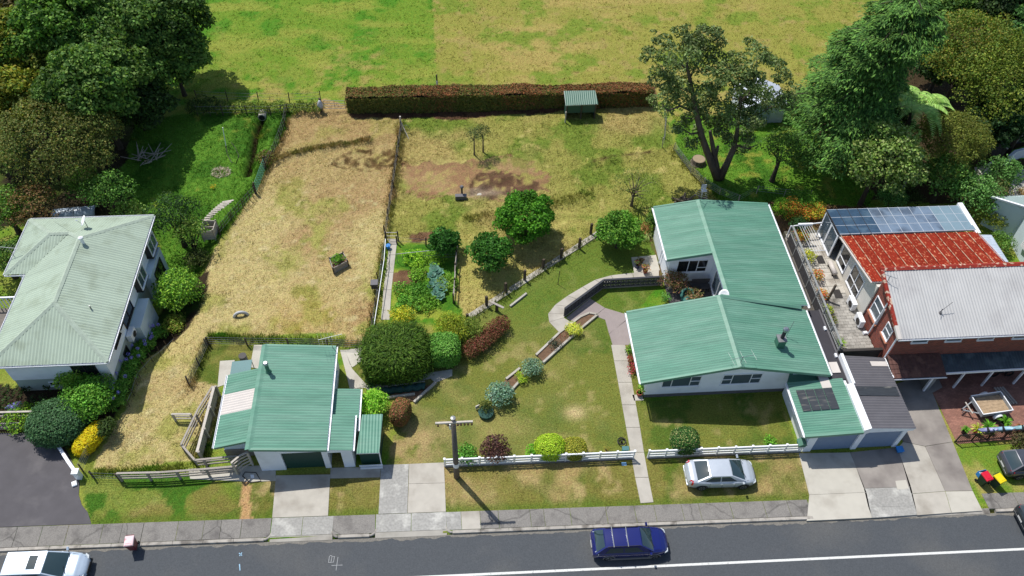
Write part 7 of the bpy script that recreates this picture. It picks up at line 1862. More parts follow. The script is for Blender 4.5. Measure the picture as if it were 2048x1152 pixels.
ctree('small_tree', (10,420), 2.6, 2.2, 2.0, 'green tree at the left edge behind the pale roof', ((84,120,44),(64,98,38),(104,140,56)), 12, .9, .17, 22, maxn=10800)
ctree('small_tree', (8,520), 2.0, 1.7, 1.8, 'dark green bush-like tree at the left edge under the antenna', DK, 10, .8, .17, 22, maxn=8100)
ctree('small_tree', (345,432), 2.3, 2.1, 2.0, 'dark green rounded tree at the rear corner of the pale roof', ((44,72,34),(36,58,28),(58,88,40)), 14, .85, .15, 26, maxn=13500)
ctree('small_tree', (375,465), 1.6, 1.5, 1.7, 'brighter loose tree in front of the compost bin', ((86,118,44),(70,96,38),(110,130,56)), 12, .65, .15, 26, maxn=9450)
# tree ferns
def tree_fern(base, h, n, L, label, cols, name='tree_fern'):
    b_ = Vector(base); t = thing(name, b_, label, 'tree fern')
    MB().tube([b_-Vector((0,0,.2)), b_+Vector((0,0,h*.5)), b_+Vector((.1,0,h))], [.26,.2,.17], 10).build('trunk', BARK_D, t, smooth=True)
    top = b_+Vector((.1,0,h))
    for k in range(n):
        a = k*2.39996+random.uniform(-.15,.15); rise = random.uniform(.35,.85)
        d = Vector((math.cos(a),math.sin(a),0)); s_ = Vector((-math.sin(a),math.cos(a),0))
        ln = L*random.uniform(.85,1.1); V = []
        m_ = 30; prev = None
        for i in range(1,m_+1):
            u = i/m_
            p = top + d*ln*u*(1-.12*u) + Vector((0,0,1))*ln*(rise*u-(rise+.16)*u*u)
            w_ = ln*.15*math.sin(math.pi*min(1,u*.92+.06))**.7*(1-.55*u)+.03
            for q in (-1,1):
                r0 = p; fwd = d*ln/m_*.56
                tip = p+s_*q*w_+d*w_*.25-Vector((0,0,w_*.28))
                V.append([r0-fwd, r0+fwd, tip+fwd*.5, tip-fwd*.3])
        V = np.array([[list(x) for x in f] for f in V])
        bulk_quads('frond', V, LEAF, t, tint(len(V), cols, .1))
b_ = P(1836,203,7.0); tree_fern((b_.x,b_.y,0), 6.7, 16, 3.9, 'tall tree fern with arching fronds beside the dark cedar', ((136,170,86),(150,184,100),(114,150,72)))
b_ = P(-5,300,3.4); tree_fern((b_.x,b_.y,0), 3.2, 13, 2.4, 'tree fern with bright fronds at the left edge below the wood', ((110,160,70),(90,140,56)))
# the gum with several trunks
gb = P(1437,358); GYY = gb.y
t = thing('gum_tree', gb, 'multi-trunked gum tree with open clumpy crown and forked base', 'tree')
GUMC = [(1361,66,.9),(1413,75,1.5),(1326,83,1.0),(1302,111,1.1),(1347,114,1.7),(1389,90,1.5),(1423,111,1.3),(1354,149,1.5),(1323,166,1.4),(1378,180,1.4),(1323,208,1.3),(1364,205,1.3),(1399,139,1.2),(1416,198,1.5),(1430,173,1.2),(1455,135,1.2),(1472,118,1.1),(1514,107,1.4),(1534,118,1.0),(1475,160,1.5),(1507,163,1.4),(1493,180,1.1),(1444,153,1.1),(1448,222,1.2),(1472,194,1.3),(1361,257,1.0),(1385,291,.9),(1444,264,1.1),(1489,274,1.4),(1507,243,1.4),(1465,243,1.1),(1375,239,.9),(1545,208,1.3),(1573,198,1.4),(1555,132,1.0),(1566,160,1.1),(1340,185,1.2),(1400,235,.9),(1528,185,1.2),(1425,245,1.0),(1446,240,1.0),(1402,212,1.1),(1458,283,.9),(1480,300,.9),(1395,262,.7),(1470,222,1.1),(1495,215,1.1)]
cl = []
for x, y, r_ in GUMC:
    p = at(x, y, GYY+random.uniform(-1.6,1.6)); cl.append((p.x,p.y,p.z,r_*.72))
    for _ in range(3):
        cl.append((p.x+random.uniform(-.8,.8)*r_,p.y+random.uniform(-.9,.9)*r_,p.z+random.uniform(-.4,.5)*r_,r_*random.uniform(.3,.5)))
mb = MB()
def gp(px, py, dy=0): return at(px, py, GYY+dy)
trunks = [([(1436,358,0),(1424,330,0),(1404,275,0),(1392,225,-.2),(1384,180,-.3),(1376,140,-.2),(1368,100,0)],[.62,.5,.42,.34,.26,.18,.1]),
          ([(1436,355,0),(1430,315,.2),(1424,285,.3),(1420,262,.3)],[.5,.36,.28,.2]), ([(1432,310,.2),(1436,292,.3)],[.25,.18]),
          ([(1440,356,0),(1455,325,.1),(1468,295,.2),(1474,265,.3),(1478,225,.4),(1482,180,.5),(1488,150,.6)],[.58,.44,.36,.28,.2,.15,.08]),
          ([(1470,290,.2),(1495,297,-.2),(1515,290,-.4)],[.18,.11,.06]), ([(1400,265,0),(1382,268,-.3),(1365,258,-.5)],[.16,.11,.06]), ([(1392,225,0),(1360,212,-.4),(1335,222,-.6),(1325,210,-.6)],[.2,.14,.1,.05]),
          ([(1386,185,0),(1360,175,.3),(1335,160,.5),(1322,130,.6)],[.17,.13,.09,.05]), ([(1380,155,0),(1395,125,.3),(1412,95,.5)],[.15,.1,.05]), ([(1480,205,.4),(1500,185,.6),(1512,140,.7),(1514,115,.7)],[.16,.12,.08,.05]), ([(1478,230,.4),(1510,232,.2),(1545,212,0)],[.15,.1,.05]),([(1482,180,.5),(1462,160,.3),(1452,140,.2)],[.12,.08,.05]),([(1376,140,0),(1350,120,.2),(1310,112,.3)],[.12,.08,.04])]
for pts, rad in trunks: mb.tube([gp(*q) for q in pts], [r_*.66 for r_ in rad], 10)
mb.build('trunk', pm('bark_gum', S(98,86,74), rough=.9, var=.3, scale=5, bump=.8, bscale=14, streak=(1,1,.25)), t, smooth=True)
pos,nrm,sz,cc = clump_cloud(cl, 40, .22, .42, ((98,114,66),(82,98,54),(116,130,84),(68,86,46)), maxn=60000, spread=.2, clumpvar=.12)
bulk_quads('crown', leaf_quads(pos,nrm,sz,.65), LEAF, t, cc)
# the deodar cedar: tiers of drooping sprays
def conifer(base, H_, R0, label, cols, nb=150, name='cedar_tree', z0=2.5, needles=300):
    b_ = Vector(base); t = thing(name, b_, label, 'tree')
    mb = MB(); mb.tube([b_-Vector((0,0,.2)), b_+Vector((0,0,.5)), b_+Vector((0,0,H_*.5)), b_+Vector((0,0,H_*.98))], [.75,.6,.35,.05], 12)
    Vs, Ns, Ss, As, Cs = [], [], [], [], []
    for k in range(nb):
        u = (k+.5)/nb
        z = z0+(H_-z0)*(u**.9)
        prof = (1-((z-z0)/(H_-z0)))**.42*(.82+.18*min(1,(z-z0)/2.0+.4))
        L = R0*prof*random.uniform(.72,1.12)+.4
        a = k*2.39996+random.uniform(-.35,.35)
        if math.cos(a)*.8-math.sin(a)*.6 > .1 and z < 14: L *= .4      # branches cut short on this side, opening the camera's view to the tree fern
        d = np.array([math.cos(a),math.sin(a),0]); s_ = np.array([-math.sin(a),math.cos(a),0])
        rise = random.uniform(.05,.22); p0 = np.array([b_.x,b_.y,b_.z+z])
        if k % 2 == 0:
            mb.tube([Vector(p0)+Vector(d*L*f)+Vector((0,0,L*(rise*f-.3*f*f))) for f in (0,.35,.7,.95)], [.10,.07,.045,.02], 5, cap=False)
        n_ = int(needles*(.35+L/R0)); f = .18+.84*RNG.random(n_)**.75
        side = RNG.normal(size=n_)*.25*L*(.35+.65*np.sin(np.pi*np.clip(f,0,1)))
        dr = .2*np.abs(side) + .3*RNG.random(n_)**2
        pos = p0 + d*(L*f)[:,None] + s_*side[:,None] + np.stack([0*f,0*f,L*(rise*f-.3*f*f)-dr],1)
        ax = d*.8 + s_*np.sign(side)[:,None]*.5 + np.array([0,0,-.45])
        Vs.append(pos); Ns.append(unit(np.array([0,0,1.0])+d*.25+.35*RNG.normal(size=(n_,3)))); Ss.append(RNG.uniform(.22,.5,n_)); As.append(unit(ax))
        Cs.append(tint(n_, cols, .14)*(1+.10*random.gauss(0,1)))
    mb.build('trunk', BARK_D, t, smooth=True)
    V = leaf_quads(np.concatenate(Vs), np.concatenate(Ns), np.concatenate(Ss), .30, np.concatenate(As), .12)
    bulk_quads('crown', V, MATTE_LEAF, t, np.clip(np.concatenate(Cs),.003,.8))
    return t
cb = P(1684,330); conifer((cb.x,cb.y,0), 17.0, 6.7, 'huge dark green cedar with drooping tiers beside the gum tree', ((80,116,50),(68,102,46),(98,134,60),(58,88,42)), 150, z0=4.2, needles=520)
ctree('small_tree', (1566,300), 3.6, 2.0, 2.2, 'small dark tree with slim trunk between the gum and the cedar', DK, 12, .9, .18, 20, maxn=9450)
# trees on the right
ctree('broadleaf_tree', (1935,115), 6.2, 4.4, 4.0, 'golden-olive tree right of the cedar near the top', ((98,114,42),(86,106,40),(76,98,36),(120,114,46)), 30, 1.5, .18, 20, maxn=40500)
ctree('broadleaf_tree', (2015,175), 6.0, 4.6, 4.2, 'large golden-green tree at the right edge above the terrace lawn', ((104,120,44),(90,110,40),(78,98,36),(122,130,52)), 30, 1.6, .18, 20, maxn=40500)
ctree('dome_tree', (1903,282), 4.6, 3.0, 2.5, 'dark olive dome-shaped tree below the tree fern', ((100,106,44),(86,96,40),(114,120,52)), 34, 1.1, .14, 34, maxn=32400, jit=.1)
ctree('broadleaf_tree', (1762,322), 5.0, 3.3, 3.2, 'pale variegated round tree in front of the cedar', ((98,124,52),(122,142,76),(78,104,42),(134,150,90)), 26, 1.2, .24, 18, maxn=21600, limbs=6)
ctree('broadleaf_tree', (1890,358), 2.6, 2.5, 2.1, 'loose green tree above the conservatory roof', ((84,122,50),(64,98,40),(110,146,70)), 18, .95, .2, 20, maxn=13500)
ctree('small_tree', (1948,390), 2.2, 2.1, 1.9, 'glossy green tree between the conservatory and the grey-roofed house', ((88,128,60),(66,104,48),(112,150,84)), 16, .85, .17, 24, maxn=12150)
ctree('small_tree', (2002,350), 2.0, 1.8, 1.6, 'rounded green tree beside the terrace in the upper corner', ((78,118,54),(60,94,44),(104,140,76)), 14, .75, .17, 24, maxn=10800)
ctree('small_tree', (1990,385), 1.4, 1.5, 1.3, 'dusky shrubby tree at the foot of the terrace wall', ((92,96,56),(70,84,44),(120,112,70)), 12, .6, .16, 24, maxn=8100)
ctree('broadleaf_tree', (1905,12), 6.0, 3.6, 3.2, 'dark tree at the top edge behind the golden-olive tree', DK, 16, 1.5, maxn=16200)
ctree('broadleaf_tree', (2000,5), 7.0, 4.4, 3.8, 'shadowy dark tree at the top right behind the golden trees', ((46,66,34),(38,54,28),(64,84,42)), 18, 1.7, maxn=17550)
ctree('broadleaf_tree', (2060,70), 6.0, 3.6, 3.4, 'green tree cut by the right edge near the top', ((66,100,50),(50,80,40),(88,120,62)), 14, 1.5, maxn=14850)
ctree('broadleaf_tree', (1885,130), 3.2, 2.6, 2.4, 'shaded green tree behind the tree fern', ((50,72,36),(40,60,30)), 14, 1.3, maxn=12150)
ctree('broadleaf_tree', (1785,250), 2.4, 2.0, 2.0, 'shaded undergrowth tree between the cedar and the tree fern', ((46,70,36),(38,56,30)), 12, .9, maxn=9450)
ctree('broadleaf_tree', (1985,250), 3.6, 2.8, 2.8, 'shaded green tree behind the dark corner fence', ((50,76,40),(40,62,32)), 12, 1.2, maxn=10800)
ctree('broadleaf_tree', (2060,235), 4.4, 3.0, 3.0, 'dark green tree at the right edge behind the terrace lawn', ((54,84,44),(42,66,34)), 12, 1.3, maxn=10800)
# paddock and garden trees
ctree('citrus_tree', (1052,437), 2.1, 2.35, 2.0, 'largest round glossy citrus tree on the paddock bank', ((62,108,26),(48,90,22),(84,134,36)), 26, .85, .19, 75, maxn=40500, tr=.14)
ctree('citrus_tree', (977,505), 1.9, 1.7, 1.35, 'round citrus tree on a short trunk above the mowing strip', ((52,96,30),(42,80,26),(70,116,40)), 20, .65, .19, 75, maxn=27000, tr=.12)
ctree('citrus_tree', (889,486), 1.25, 1.3, 1.15, 'dense round dark citrus bush at the corner of the vegetable garden', ((46,88,30),(36,72,26),(60,108,38)), 20, .5, .19, 75, maxn=21600, tr=.1)
ctree('weeping_tree', (1238,466), 1.7, 1.75, 1.6, 'loose weeping green tree at the end of the mowing strip', ((82,124,40),(62,102,34),(106,146,54)), 20, .65, .19, 75, maxn=27000, tr=.12, jit=.35)
ctree('apple_tree', (1270,372), 2.3, 2.0, 1.5, 'sparse old apple tree on the paddock left of the rear gable', ((112,124,60),(92,108,48),(130,134,76)), 26, .5, .12, 15, maxn=5400, tr=.13, limbs=20, bark=BARK)
ctree('small_olive', (948,270), 2.5, .75, .9, 'left of the two thin grey-green paddock saplings', ((96,106,66),(80,92,54)), 8, .35, .1, 50, maxn=3375, tr=.07, limbs=4, bark=BARK)
ctree('small_olive', (966,264), 2.4, .8, .85, 'right of the two thin grey-green paddock saplings', ((88,98,56),(72,84,46)), 8, .35, .1, 50, maxn=3375, tr=.07, limbs=4, bark=BARK)
# bare pale branches by the corner lawn
b_ = P(2018,300); t = thing('bare_tree', b_, 'bare grey branching sapling over the corner fence', 'tree')
mb = MB()
for k in range(9):
    e = b_+Vector((random.uniform(-.5,2.8),random.uniform(0,1.5),random.uniform(2,4))); mb.tube(limb_pts(b_, e, .02), [.05,.04,.03,.02,.015,.01], 5)
mb.build('branches', PALE_SHEET, t)

# ================================================================== SHRUBS
GRN = ((70,118,34),(54,98,28),(92,140,44)); LIME = ((150,180,40),(126,160,36),(170,196,60)); BLUEG = ((110,140,116),(88,120,96),(130,160,138)); DGL = ((40,76,34),(32,62,30),(56,94,42)); PURP = ((84,58,52),(64,44,42),(104,76,66))
clipped('conifer_ball', (795,728), 'huge clipped dark green conifer block beside the cottage path', 2.15, 1.95, 2.75, ((66,92,28),(52,76,24),(82,108,36)), 3.2, 34000, .30, .2, rough=.06)
clipped('clipped_hedge', (888,716), 'blocky glossy green hedge between the conifer block and the red hedge', 1.15, 1.1, 2.0, ((84,132,46),(66,108,38),(112,156,70)), 3.6, 11000, .13, .6)
shrub('golden_shrub', (905,670), 'rounded yellow-green shrub behind the blocky hedge', 1.3, 1.7, ((126,136,36),(104,118,34),(142,150,46)), n=20, cr=.6, size=.13, maxn=9000, jit=.1)
shrub('golden_shrub', (938,672), 'olive-green shrub between the blocky hedge and the mowing strip', 1.1, 1.5, ((96,116,42),(78,98,36),(116,132,54)), n=16, cr=.5, size=.13, maxn=7000, jit=.1)
shrub('golden_shrub', (800,640), 'low yellow flowering shrub behind the conifer ball', 1.0, .9, ((170,170,40),(120,140,40),(196,180,60)), n=12, cr=.45, size=.12, maxn=5000)
# red hedge: an elongated clipped mound
a_, b_ = P(940,712), P(1006,656); t = thing('red_hedge', (a_+b_)/2, 'long clipped red-leaved hedge on the lawn', 'hedge')
cl = []
for k in range(26):
    f = (k//2)/12; p = a_.lerp(b_, f); w_ = .55*math.sqrt(max(.2,1-abs(2*f-1)**4)); dd = (b_-a_).normalized(); sd_ = Vector((-dd.y,dd.x,0))
    q = p+sd_*w_*(.45 if k%2 else -.45); cl.append((q.x,q.y,.72,.55))
for k in range(12): p = a_.lerp(b_,k/11); cl.append((p.x,p.y,.4,.6))
pos,nrm,sz,cc = clump_cloud(cl, 70, .11, .6, ((118,66,54),(102,64,48),(96,78,46),(132,80,66),(84,80,44)), maxn=16000, clumpvar=.06); pos[:,2] = np.maximum(pos[:,2], .04)
bulk_quads('foliage', leaf_quads(pos,nrm,sz,.6), LEAF, t, cc)
MB().tube([a_.lerp(b_,.1), a_.lerp(b_,.1)+Vector((0,0,.6))], .05, 6).build('stem', BARK_D, t)
clipped('red_tip_shrub', (803,838), 'upright red-tipped shrub beside the triangular bed', .62, .85, 1.75, ((120,96,56),(92,92,46),(146,92,70)), 2.8, 7000, .11, .6, rz=R(-20))
shrub('lime_shrub', (750,822), 'bright lime-green shrub above the small green shed', 1.05, 1.9, ((120,172,46),(96,148,40),(150,196,70)), n=18, cr=.48, size=.15, maxn=8000)
shrub('dark_shrub', (742,775), 'small dark bush at the cottage path corner', .5, .9, DGL, n=10, cr=.25, size=.11, maxn=3000)
shrub('blue_shrub', (1000,800), 'blue-green shrub at the lower end of the lawn bed', .95, 1.35, BLUEG, n=18, cr=.42, size=.15, maxn=7000)
shrub('blue_shrub', (1064,742), 'blue-green shrub at the near end of the raised bed', .8, 1.1, ((104,132,104),(84,112,88),(128,152,128)), n=16, cr=.38, size=.14, maxn=6000)
shrub('flax_bush', (1147,665), 'yellow-green spiky bush in the middle of the raised bed', .62, .7, YG, n=10, cr=.3, size=.3, aspect=.14, per_m2=60, maxn=2500)
shrub('flax_bush', (1042,760), 'small yellow-green spiky bush between the two blue-green shrubs', .5, .6, ((160,176,50),(120,150,44)), n=8, cr=.25, size=.24, aspect=.16, per_m2=60, maxn=1800)
shrub('grey_shrub', (1109,692), 'dark grey-green low bush in the raised bed', .5, .6, ((80,88,70),(64,72,58)), n=10, cr=.25, size=.1, maxn=2500)
shrub('flower_row', (1130,675), 'thin row of small red-flowered plants in the raised bed', .45, .3, ((110,120,50),(150,70,60)), n=7, cr=.16, size=.08, maxn=900, rx=1.6, rz=R(40), stem=False)
shrub('conifer_stub', (972,822), 'small dark cone-shaped bush in the dark tub on the lawn', .5, 1.0, ((58,76,30),(46,62,26),(84,92,40)), n=12, cr=.28, size=.1, maxn=3000)
t = thing('lawn_tub', P(972,825), 'low dark green netted tub with pale sign on the lawn', 'tub')
p = P(972,828); MB().lathe((p.x,p.y,0), [(.5,0),(.55,.3),(.5,.32)], 12).build('tub', pm('net_green', S(40,80,70), rough=.8), t); q=P(955,818); MB().obox((q.x,q.y,.1), .3, .06, .35, .5).build('sign', PALE_SHEET, t)
shrub('front_shrub', (931,915), 'green leafy shrub behind the utility pole', .75, .95, ((84,136,46),(64,112,38),(106,156,64)), n=14, cr=.36, size=.16, maxn=4500)
shrub('purple_shrub', (990,910), 'dark purple-leaved shrub inside the white front fence', 1.0, 1.4, PURP, n=20, cr=.45, size=.14, maxn=8000)
clipped('lime_shrub', (1098,905), 'bright yellow-green rounded shrub inside the white front fence', .95, .85, 1.45, ((150,176,40),(122,154,36),(168,190,60)), 2.5, 8000, .1, .6, rough=.1)
clipped('golden_shrub', (1147,905), 'olive-yellow rounded shrub right of the bright yellow-green one', .8, .75, 1.1, ((136,142,44),(104,112,38),(160,156,60)), 2.6, 6000, .1, .6, rough=.1)
shrub('lime_shrub', (1066,908), 'low bright green bush left of the bright yellow-green shrub', .55, .7, ((110,170,44),(90,146,38)), n=10, cr=.28, size=.13, maxn=3000)
clipped('camellia', (1365,893), 'dark glossy rounded camellia behind the white fence', .9, .85, 1.55, ((56,92,40),(44,76,34),(70,108,48),(60,96,44),(52,86,38),(150,150,96)), 2.8, 8000, .11, .6)
shrub('front_shrub', (1537,890), 'small green shrub on the lawn by the double garage', .5, .6, ((84,130,40),(104,150,50)), n=9, cr=.25, size=.16, maxn=2000)
shrub('seedling', (1213,903), 'tiny dry shrub on the lawn near the teal service box', .35, .35, ((160,140,60),(120,110,50)), n=6, cr=.16, size=.08, maxn=800)
o_ = P(1243,885); t = thing('garden_ornament', o_, 'small dark coiled wire ornament on the lawn', 'ornament')
MB().tube([o_+Vector((.28*math.cos(a),.28*math.sin(a),.05+.02*a)) for a in np.linspace(0,12,26)], .03, 5).build('coil', DKFR, t); MB().lathe(o_, [(.08,0),(.05,.25)], 8).build('peg', DKFR, t)
# red-leaved bed by the garden path
for k,(px,cols_,r_,lb) in enumerate((((1258,705),GRN,.42,'rounded green bush at the top of the path-side bed'),((1262,725),((140,60,60),(110,80,50)),.4,'dark red bush in the path-side bed of the main house'),((1264,742),((190,70,90),(150,60,60),(110,90,50)),.45,'pink-flowered bush in the path-side bed of the main house'))):
    shrub('bed_bush', px, lb, r_, .6, cols_, n=9, cr=.22, size=.11, maxn=2500)
# porch-side twiggy roses
shrub('rose_bush', (1345,580), 'tangled bronze rose bush at the porch corner', 1.15, 1.9, ((112,82,62),(90,84,50),(134,96,78),(100,104,56)), n=20, cr=.5, size=.13, per_m2=36, maxn=6500, jit=.35)
shrub('rose_bush', (1385,600), 'lower bronze shrub between the porch and the front roof', .8, 1.2, ((104,88,58),(84,96,50),(150,120,90)), n=14, cr=.38, size=.13, per_m2=40, maxn=4000, jit=.3)
shrub('bed_bush', (1330,600), 'small bright green bush in the lawn corner below the screen wall', .5, .5, ((90,140,60),(110,160,76)), n=8, cr=.24, size=.12, maxn=2000)
shrub('corner_bush', (1308,460), 'dark green bush at the left corner of the rear gable', .8, 2.4, ((60,96,36),(48,80,30),(84,120,46)), n=18, cr=.42, size=.15, maxn=6000)
shrub('dry_bush', (1285,465), 'rusty dry bush near the rear gable corner', .7, .8, ((168,120,80),(140,110,66),(120,120,60)), n=12, cr=.32, size=.13, maxn=2500)
shrub('grass_clump', (1290,478), 'pale grassy clump beside the rusty dry bush', .6, .5, ((170,180,120),(130,150,80)), n=8, cr=.28, size=.22, aspect=.14, maxn=1500)
# left boundary shrubs
shrub('boundary_shrub', (365,610), 'large bright green shrub on the boundary right of the pale-roofed house', 1.7, 3.0, ((110,150,44),(84,126,38),(70,110,40),(134,170,60)), n=28, cr=.7, size=.18, maxn=13000, jit=.2)
shrub('boundary_shrub', (400,530), 'dark tangled shrub below the compost bin', 1.1, 1.5, ((62,76,38),(52,62,30),(84,94,44)), n=16, cr=.5, size=.14, maxn=6000, jit=.3)
shrub('boundary_shrub', (352,655), 'low green and brown shrub under the large boundary shrub', .9, .9, ((104,130,44),(130,130,60)), n=12, cr=.4, size=.15, maxn=3500)
shrub('front_corner_shrub', (190,820), 'large glossy green shrub in front of the pale-roofed house', 1.75, 2.5, ((84,130,40),(64,108,36),(110,156,60)), n=30, cr=.7, size=.16, maxn=14000)
shrub('front_corner_shrub', (165,775), 'yellow-tipped green shrub against the front wall of the pale-roofed house', 1.2, 2.2, ((120,158,50),(96,134,44),(146,176,70)), n=20, cr=.55, size=.16, maxn=8000)
clipped('front_corner_shrub', (128,860), 'dark blue-green rounded shrub above the tar driveway', 1.75, 1.6, 2.1, ((60,92,56),(48,76,46),(78,112,72)), 2.6, 16000, .14, .6, rough=.08)
shrub('front_corner_shrub', (60,845), 'low lime-green shrub by the picket fence', 1.2, 1.0, ((130,164,44),(100,140,40),(84,120,40)), n=16, cr=.45, size=.14, maxn=5500, rx=1.4)
clipped('gold_conifer', (187,885), 'bright golden-yellow clipped shrub beside the tar driveway', .65, 1.25, 1.1, ((206,180,24),(180,158,22),(224,200,40)), 2.8, 8000, .1, .6, rz=R(-28), rough=.1)
shrub('boundary_shrub', (222,870), 'dark ragged hedge plant between the golden shrub and the dry paddock', .7, 1.5, ((50,66,32),(64,84,38)), n=16, cr=.4, size=.14, maxn=4000, rx=.6)
# agapanthus row with stakes
AG = []
for k,(x,y) in enumerate(((318,672),(300,690),(288,705),(275,722),(262,742),(252,762),(245,785),(238,808))):
    lb = ['topmost blue-flowered agapanthus in the row along the paddock boundary','second agapanthus from the top of the boundary row','third agapanthus from the top of the boundary row','fourth agapanthus from the top of the boundary row','fifth agapanthus from the top, above the glossy front shrub','sixth agapanthus from the top, beside the glossy front shrub','seventh agapanthus from the top of the boundary row','lowest agapanthus of the boundary row'][k]
    t = shrub('agapanthus', (x,y), lb, .75, .8, ((92,140,50),(70,116,40),(120,160,66)), cat='plant', n=10, cr=.36, size=.34, aspect=.13, per_m2=50, maxn=2000, stem=False, group='agapanthus along the paddock boundary')
    b_ = Vector(t.location)
    for j in range(3):
        q = b_+Vector((random.uniform(-.5,.5),random.uniform(-.4,.5),0)); h_ = random.uniform(1.0,1.3)
        MB().tube([q, q+Vector((0,0,h_))], .012, 4).build('flower_stem', pm('stem_green', S(90,130,60)), t)
        N=40; d=unit(RNG.normal(size=(N,3))); c=np.array(q)+np.array([0,0,h_])+d*.13
        bulk_quads('flower_head', leaf_quads(c, d, np.full(N,.09), .6), LEAF, t, tint(N, ((128,120,206),(150,140,220),(110,100,190))))
wire_fence('row of thin dark stakes between the agapanthus and the dry paddock', [(345,672),(322,700),(300,728),(280,755),(268,790),(258,812)], .75, 1.0, w_=.05, wires=(.5,), mat=TIM_B)
shrub('agapanthus', (32,822), 'single blue agapanthus behind the double rail fence', .5, .6, ((92,140,50),(128,120,206)), cat='plant', n=7, cr=.25, size=.26, aspect=.16, maxn=900, stem=False)
shrub('shade_fern', (70,800), 'dark leafy undergrowth below the front wall of the pale-roofed house', 1.6, .6, ((40,56,28),(52,72,34)), n=16, cr=.4, size=.16, maxn=4000, rx=2.0, stem=False)
shrub('low_plants', (262,432), 'pale green leafy plants behind the rear eave of the pale roof', 1.2, 1.0, ((130,160,70),(96,130,50),(150,176,96)), n=12, cr=.42, size=.18, maxn=3500, rx=1.6)
# orange flower beds along the trellis fence and the far patio end
for k,(px,r_,h_,cols_,lb) in enumerate((((1588,430),1.3,1.2,((232,140,60),(210,110,50),(130,150,50),(90,130,44)),'orange-flowered shrub at the rear corner of the main house'),
    ((1625,432),1.1,1.1,((170,160,50),(226,130,56),(110,140,46)),'yellow and orange shrub beside the rear corner shrub'),((1606,412),1.2,1.3,((90,140,44),(70,116,38),(120,160,60)),'green leafy shrub behind the orange flower bed'),
    ((1560,425),1.1,1.0,((130,170,50),(100,144,42)),'lime-green low plants under the rear eave of the main house'),((1618,480),.7,1.0,((200,110,60),(120,140,50),(160,150,50)),'orange shrub at the start of the patio flower strip'),
    ((1630,520),.6,1.0,((206,190,50),(150,160,50),(120,140,44)),'yellow shrub in the patio flower strip'),((1640,560),.6,1.0,((224,104,70),(190,150,60),(120,130,50)),'coral-flowered shrub in the patio flower strip'),
    ((1645,598),.55,.9,((220,150,60),(200,90,60),(140,150,50)),'orange and red shrub in the patio flower strip'),((1655,628),.55,.8,((170,180,50),(110,130,44)),'yellow-green shrub low in the patio flower strip'),
    ((1664,650),.5,.8,((96,116,50),(120,100,60)),'dull green shrub at the near end of the patio flower strip'),((1656,462),.8,1.3,((50,84,40),(40,68,34)),'dark green bush under the corner of the conservatory roof'))):
    p = P(*px); 
    b_ = (p.x,p.y,0) if k < 4 else (min(max(p.x-.25, 27.75), 28.3)*.969, p.y*.969, 1.5)  # patio strip shrubs scaled about the camera along with the brick house
    shrub('flower_shrub', None, lb, r_, h_, cols_, n=14, cr=r_*.42, size=.12, per_m2=60, maxn=4000, base=b_)
potted(None,'bright spiky yucca at the near end of the side patio', .6,.4,POTB,((150,180,50),(110,150,44)),.14,.2,spiky=True,base=(27.1,32.85,1.53))
shrub('round_bush', (1776,412), 'round green bush at the back edge of the conservatory roof', 1.3, 1.9, ((84,128,60),(64,106,48),(106,148,80)), n=22, cr=.5, size=.12, per_m2=60, maxn=8000, jit=.1)
shrub('dark_shrub', (1815,408), 'dark bush behind the leaning steel pole', 1.0, 1.6, ((56,72,36),(44,58,30)), n=14, cr=.45, size=.14, maxn=4500)
shrub('boundary_shrub', (1978,455), 'yellow-green feathery shrub beside the white chimney house', 1.2, 1.9, ((120,132,44),(96,112,38),(140,146,56)), n=20, cr=.5, size=.13, maxn=7000)
shrub('boundary_shrub', (1995,498), 'green creeper shrub between the rusty roof and the louvre window', 1.1, 1.5, ((84,120,48),(66,100,40),(104,136,60)), n=18, cr=.45, size=.13, maxn=6000)
shrub('dark_shrub', (2040,895), 'dry spiky shrub behind the black courtyard fence', .9, 1.0, ((92,86,56),(70,70,44)), n=12, cr=.4, size=.14, maxn=3000)
shrub('terrace_plant', (2038,392), 'bronze grass plant on the corner terrace', .5, .8, ((170,140,80),(140,120,70)), n=7, cr=.25, size=.24, aspect=.14, maxn=900)
shrub('planter_plant', None, 'bright green leafy plant growing in the timber planter', .55, .65, ((104,150,44),(84,128,36),(60,100,30)), n=10, cr=.28, size=.15, maxn=2500, base=(P(679,530).x,P(679,530).y,.4))
shrub('fence_scrub', (412,222), 'dark scrub growing along the stock fence below the wood', 1.4, 1.2, ((64,84,38),(50,68,30)), n=14, cr=.5, size=.16, maxn=4500, rx=1.4)
for k,(x,lb) in enumerate(((450,'first clump of rank weeds along the yard fence'),(487,'second clump of rank weeds along the yard fence'),(520,'clump of rank weeds above the culvert pipe'),(560,'clump of rank weeds right of the culvert pipe'),(596,'clump of rank weeds near the farm gate'),(625,'last clump of rank weeds against the farm gate post'))):
    shrub('weed_clump', (x,222), lb, .95, .8, ((92,112,42),(74,92,36),(120,130,56)), cat='weeds', n=12, cr=.36, size=.16, maxn=2600, rx=1.4, stem=False, group='weeds along the yard fence')
shrub('ditch_weeds', (535,322), 'brown bank of weeds where the paddock fence crosses the ditch', 1.0, .7, ((112,90,56),(84,76,44),(96,104,44)), cat='weeds', n=12, cr=.36, size=.16, maxn=2600, stem=False)
shrub('yellow_weed', (427,377), 'small orange-yellow weed on the green yard', .3, .35, ((210,160,40),(170,150,50)), cat='weeds', n=6, cr=.15, size=.1, maxn=500, stem=False)

